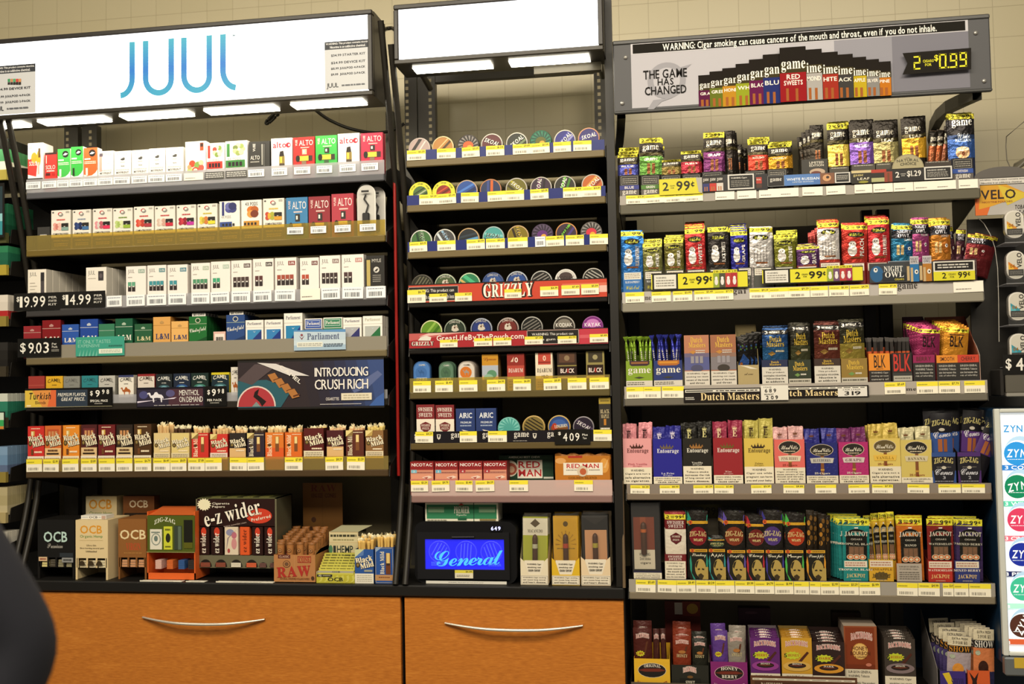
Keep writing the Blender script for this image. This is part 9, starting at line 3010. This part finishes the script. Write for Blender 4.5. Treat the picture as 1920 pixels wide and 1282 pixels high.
# ------------------------------------------------------------------ person at the left edge, close to the camera
def at(px,py,dep):
 d=FWD*FPX+RIGHT*(px-960)+UP*(641-py)
 return Vector((0,-DIST,EYE))+d*(dep/FPX)
pd=1.25
sh,el=at(-238,835,pd),at(34,1232,pd)
wr=at(-110,1480,pd-.1)
left=-RIGHT
hip0=sh+left*.20+Vector((0,0,-.52))
neck=sh+left*.19+Vector((0,0,.06))
head=neck+Vector((0,0,.19))
sh2=sh+left*.38
el2=sh2+left*.06+Vector((0,0,-.30))
wr2=el2+Vector((.05,.16,-.20))
chest=(sh+sh2)/2+Vector((0,0,-.12))
fl=hip0.z
per=thing('person','person in dark navy jacket at left edge, only the blurred sleeve in view','person',(hip0.x,hip0.y,0))
PL=per.location
def skin(name,chains,mat,sub=2):
 """chains: lists of (point, radius) sharing first points by coincidence"""
 me=bpy.data.meshes.new(name)
 vs,es,rs,ix=[],[],[],{}
 for ch in chains:
  prev=None
  for p,r in ch:
   k=tuple(round(c,4)for c in p)
   if k not in ix:
    ix[k]=len(vs)
    vs.append(Vector(p)-PL)
    rs.append(r)
   i=ix[k]
   if prev is not None and prev!=i:
    es.append((prev,i))
   prev=i
 me.from_pydata(vs,es,[])
 o=bpy.data.objects.new(name,me)
 COL.objects.link(o)
 o.parent=per
 m=o.modifiers.new('skin','SKIN')
 m.use_smooth_shade=True
 for i,r in enumerate(rs):
  q=me.skin_vertices[0].data[i]
  q.radius=r if isinstance(r,tuple)else(r,r)
  q.use_root=i==0
 s=o.modifiers.new('subdivision','SUBSURF')
 s.levels=s.render_levels=sub
 me.materials.append(MATS[mat])
 return o
def lerp(a,b,t):
 return a+(b-a)*t
kn=[hip0+left*s*.1+Vector((0,.02,-.46))for s in(-1,1)]
hp_=[hip0+left*s*.1+Vector((0,0,-.06))for s in(-1,1)]
an=[Vector((k.x,k.y-.03,.08))for k in kn]
body=[[(hip0,.14),(lerp(hip0,chest,.5),.125),(chest,.14),(neck,.055),(lerp(neck,head,.4),.05),(head+Vector((0,0,-.05)),.075),(head+Vector((0,0,.05)),.085),(head+Vector((0,0,.11)),.05)]]
for s,e,w_ in((sh,el,wr),(sh2,el2,wr2)):
 body.append([(chest,.14),(s,.055),(lerp(s,e,.5),.044),(e,.036),(lerp(e,w_,.5),.034),(w_,.024),(w_+(w_-e).normalized()*.05,(.04,.018))])
for i in(0,1):
 body.append([(hip0,.14),(hp_[i],.085),(kn[i],.055),(lerp(kn[i],an[i],.35),.05),(an[i],.035),(an[i]+Vector((0,.12,-.04)),.035)])
skin('body',body,'skin_tone')
for w_,e in((wr,el),(wr2,el2)):
 dd=(w_-e).normalized()
 sd=dd.cross(RIGHT).normalized()
 tip=w_+dd*.06
 for k,ln_ in enumerate((.062,.072,.068,.055)):
  p0=tip+sd*(k-1.5)*.019
  skin('finger',[[(p0,.009),(p0+dd*ln_*.5,.0085),(p0+dd*ln_+Vector((0,.012,0)),.007)]],'skin_tone',1)
 p0=w_+dd*.02+sd*.03
 skin('thumb',[[(p0,.011),(p0+dd*.03+sd*.02,.0095),(p0+dd*.06+sd*.028,.008)]],'skin_tone',1)
jack=[[(hip0+Vector((0,0,-.06)),(.19,.15)),(lerp(hip0,chest,.5),(.175,.145)),(chest,(.19,.15)),(neck+Vector((0,0,-.03)),.085)]]
for s,e,w_ in((sh,el,wr),(sh2,el2,wr2)):
 jack.append([(chest,(.19,.15)),(s,.082),(lerp(s,e,.5),.070),(lerp(s,e,.85),.066),(e,.060),(lerp(e,w_,.5),.052),(lerp(e,w_,.93),.043)])
skin('jacket',jack,'navy_cloth')
tr_=[]
for i in(0,1):
 tr_.append([(hip0+Vector((0,0,-.03)),.165),(hp_[i]+Vector((0,0,-.05)),.105),(kn[i],.078),(lerp(kn[i],an[i],.5),.066),(an[i]+Vector((0,0,.03)),.06)])
skin('trousers',tr_,'navy_cloth')
skin('hair',[[(head+Vector((0,-.035,.02)),.088),(head+Vector((0,-.01,.085)),.085),(head+Vector((0,.02,.12)),.06)]],'dark_hair')
g=G()
for s in(-1,1):
 e_=head+Vector((s*.03,.08,.0))-PL
 g.lathe([(.0005,.008),(.008,.005),(.011,0),(.008,-.005)],'#e4e0da','gloss',10,'y',tuple(e_))
 g.lathe([(.0005,.0105),(.005,.009),(.0055,.007)],'#2a1c12','gloss',8,'y',tuple(e_))
g.build('eyes',per)
skin('nose',[[(head+Vector((0,.085,.0)),.008),(head+Vector((0,.1,-.03)),.013)]],'skin_tone',1)
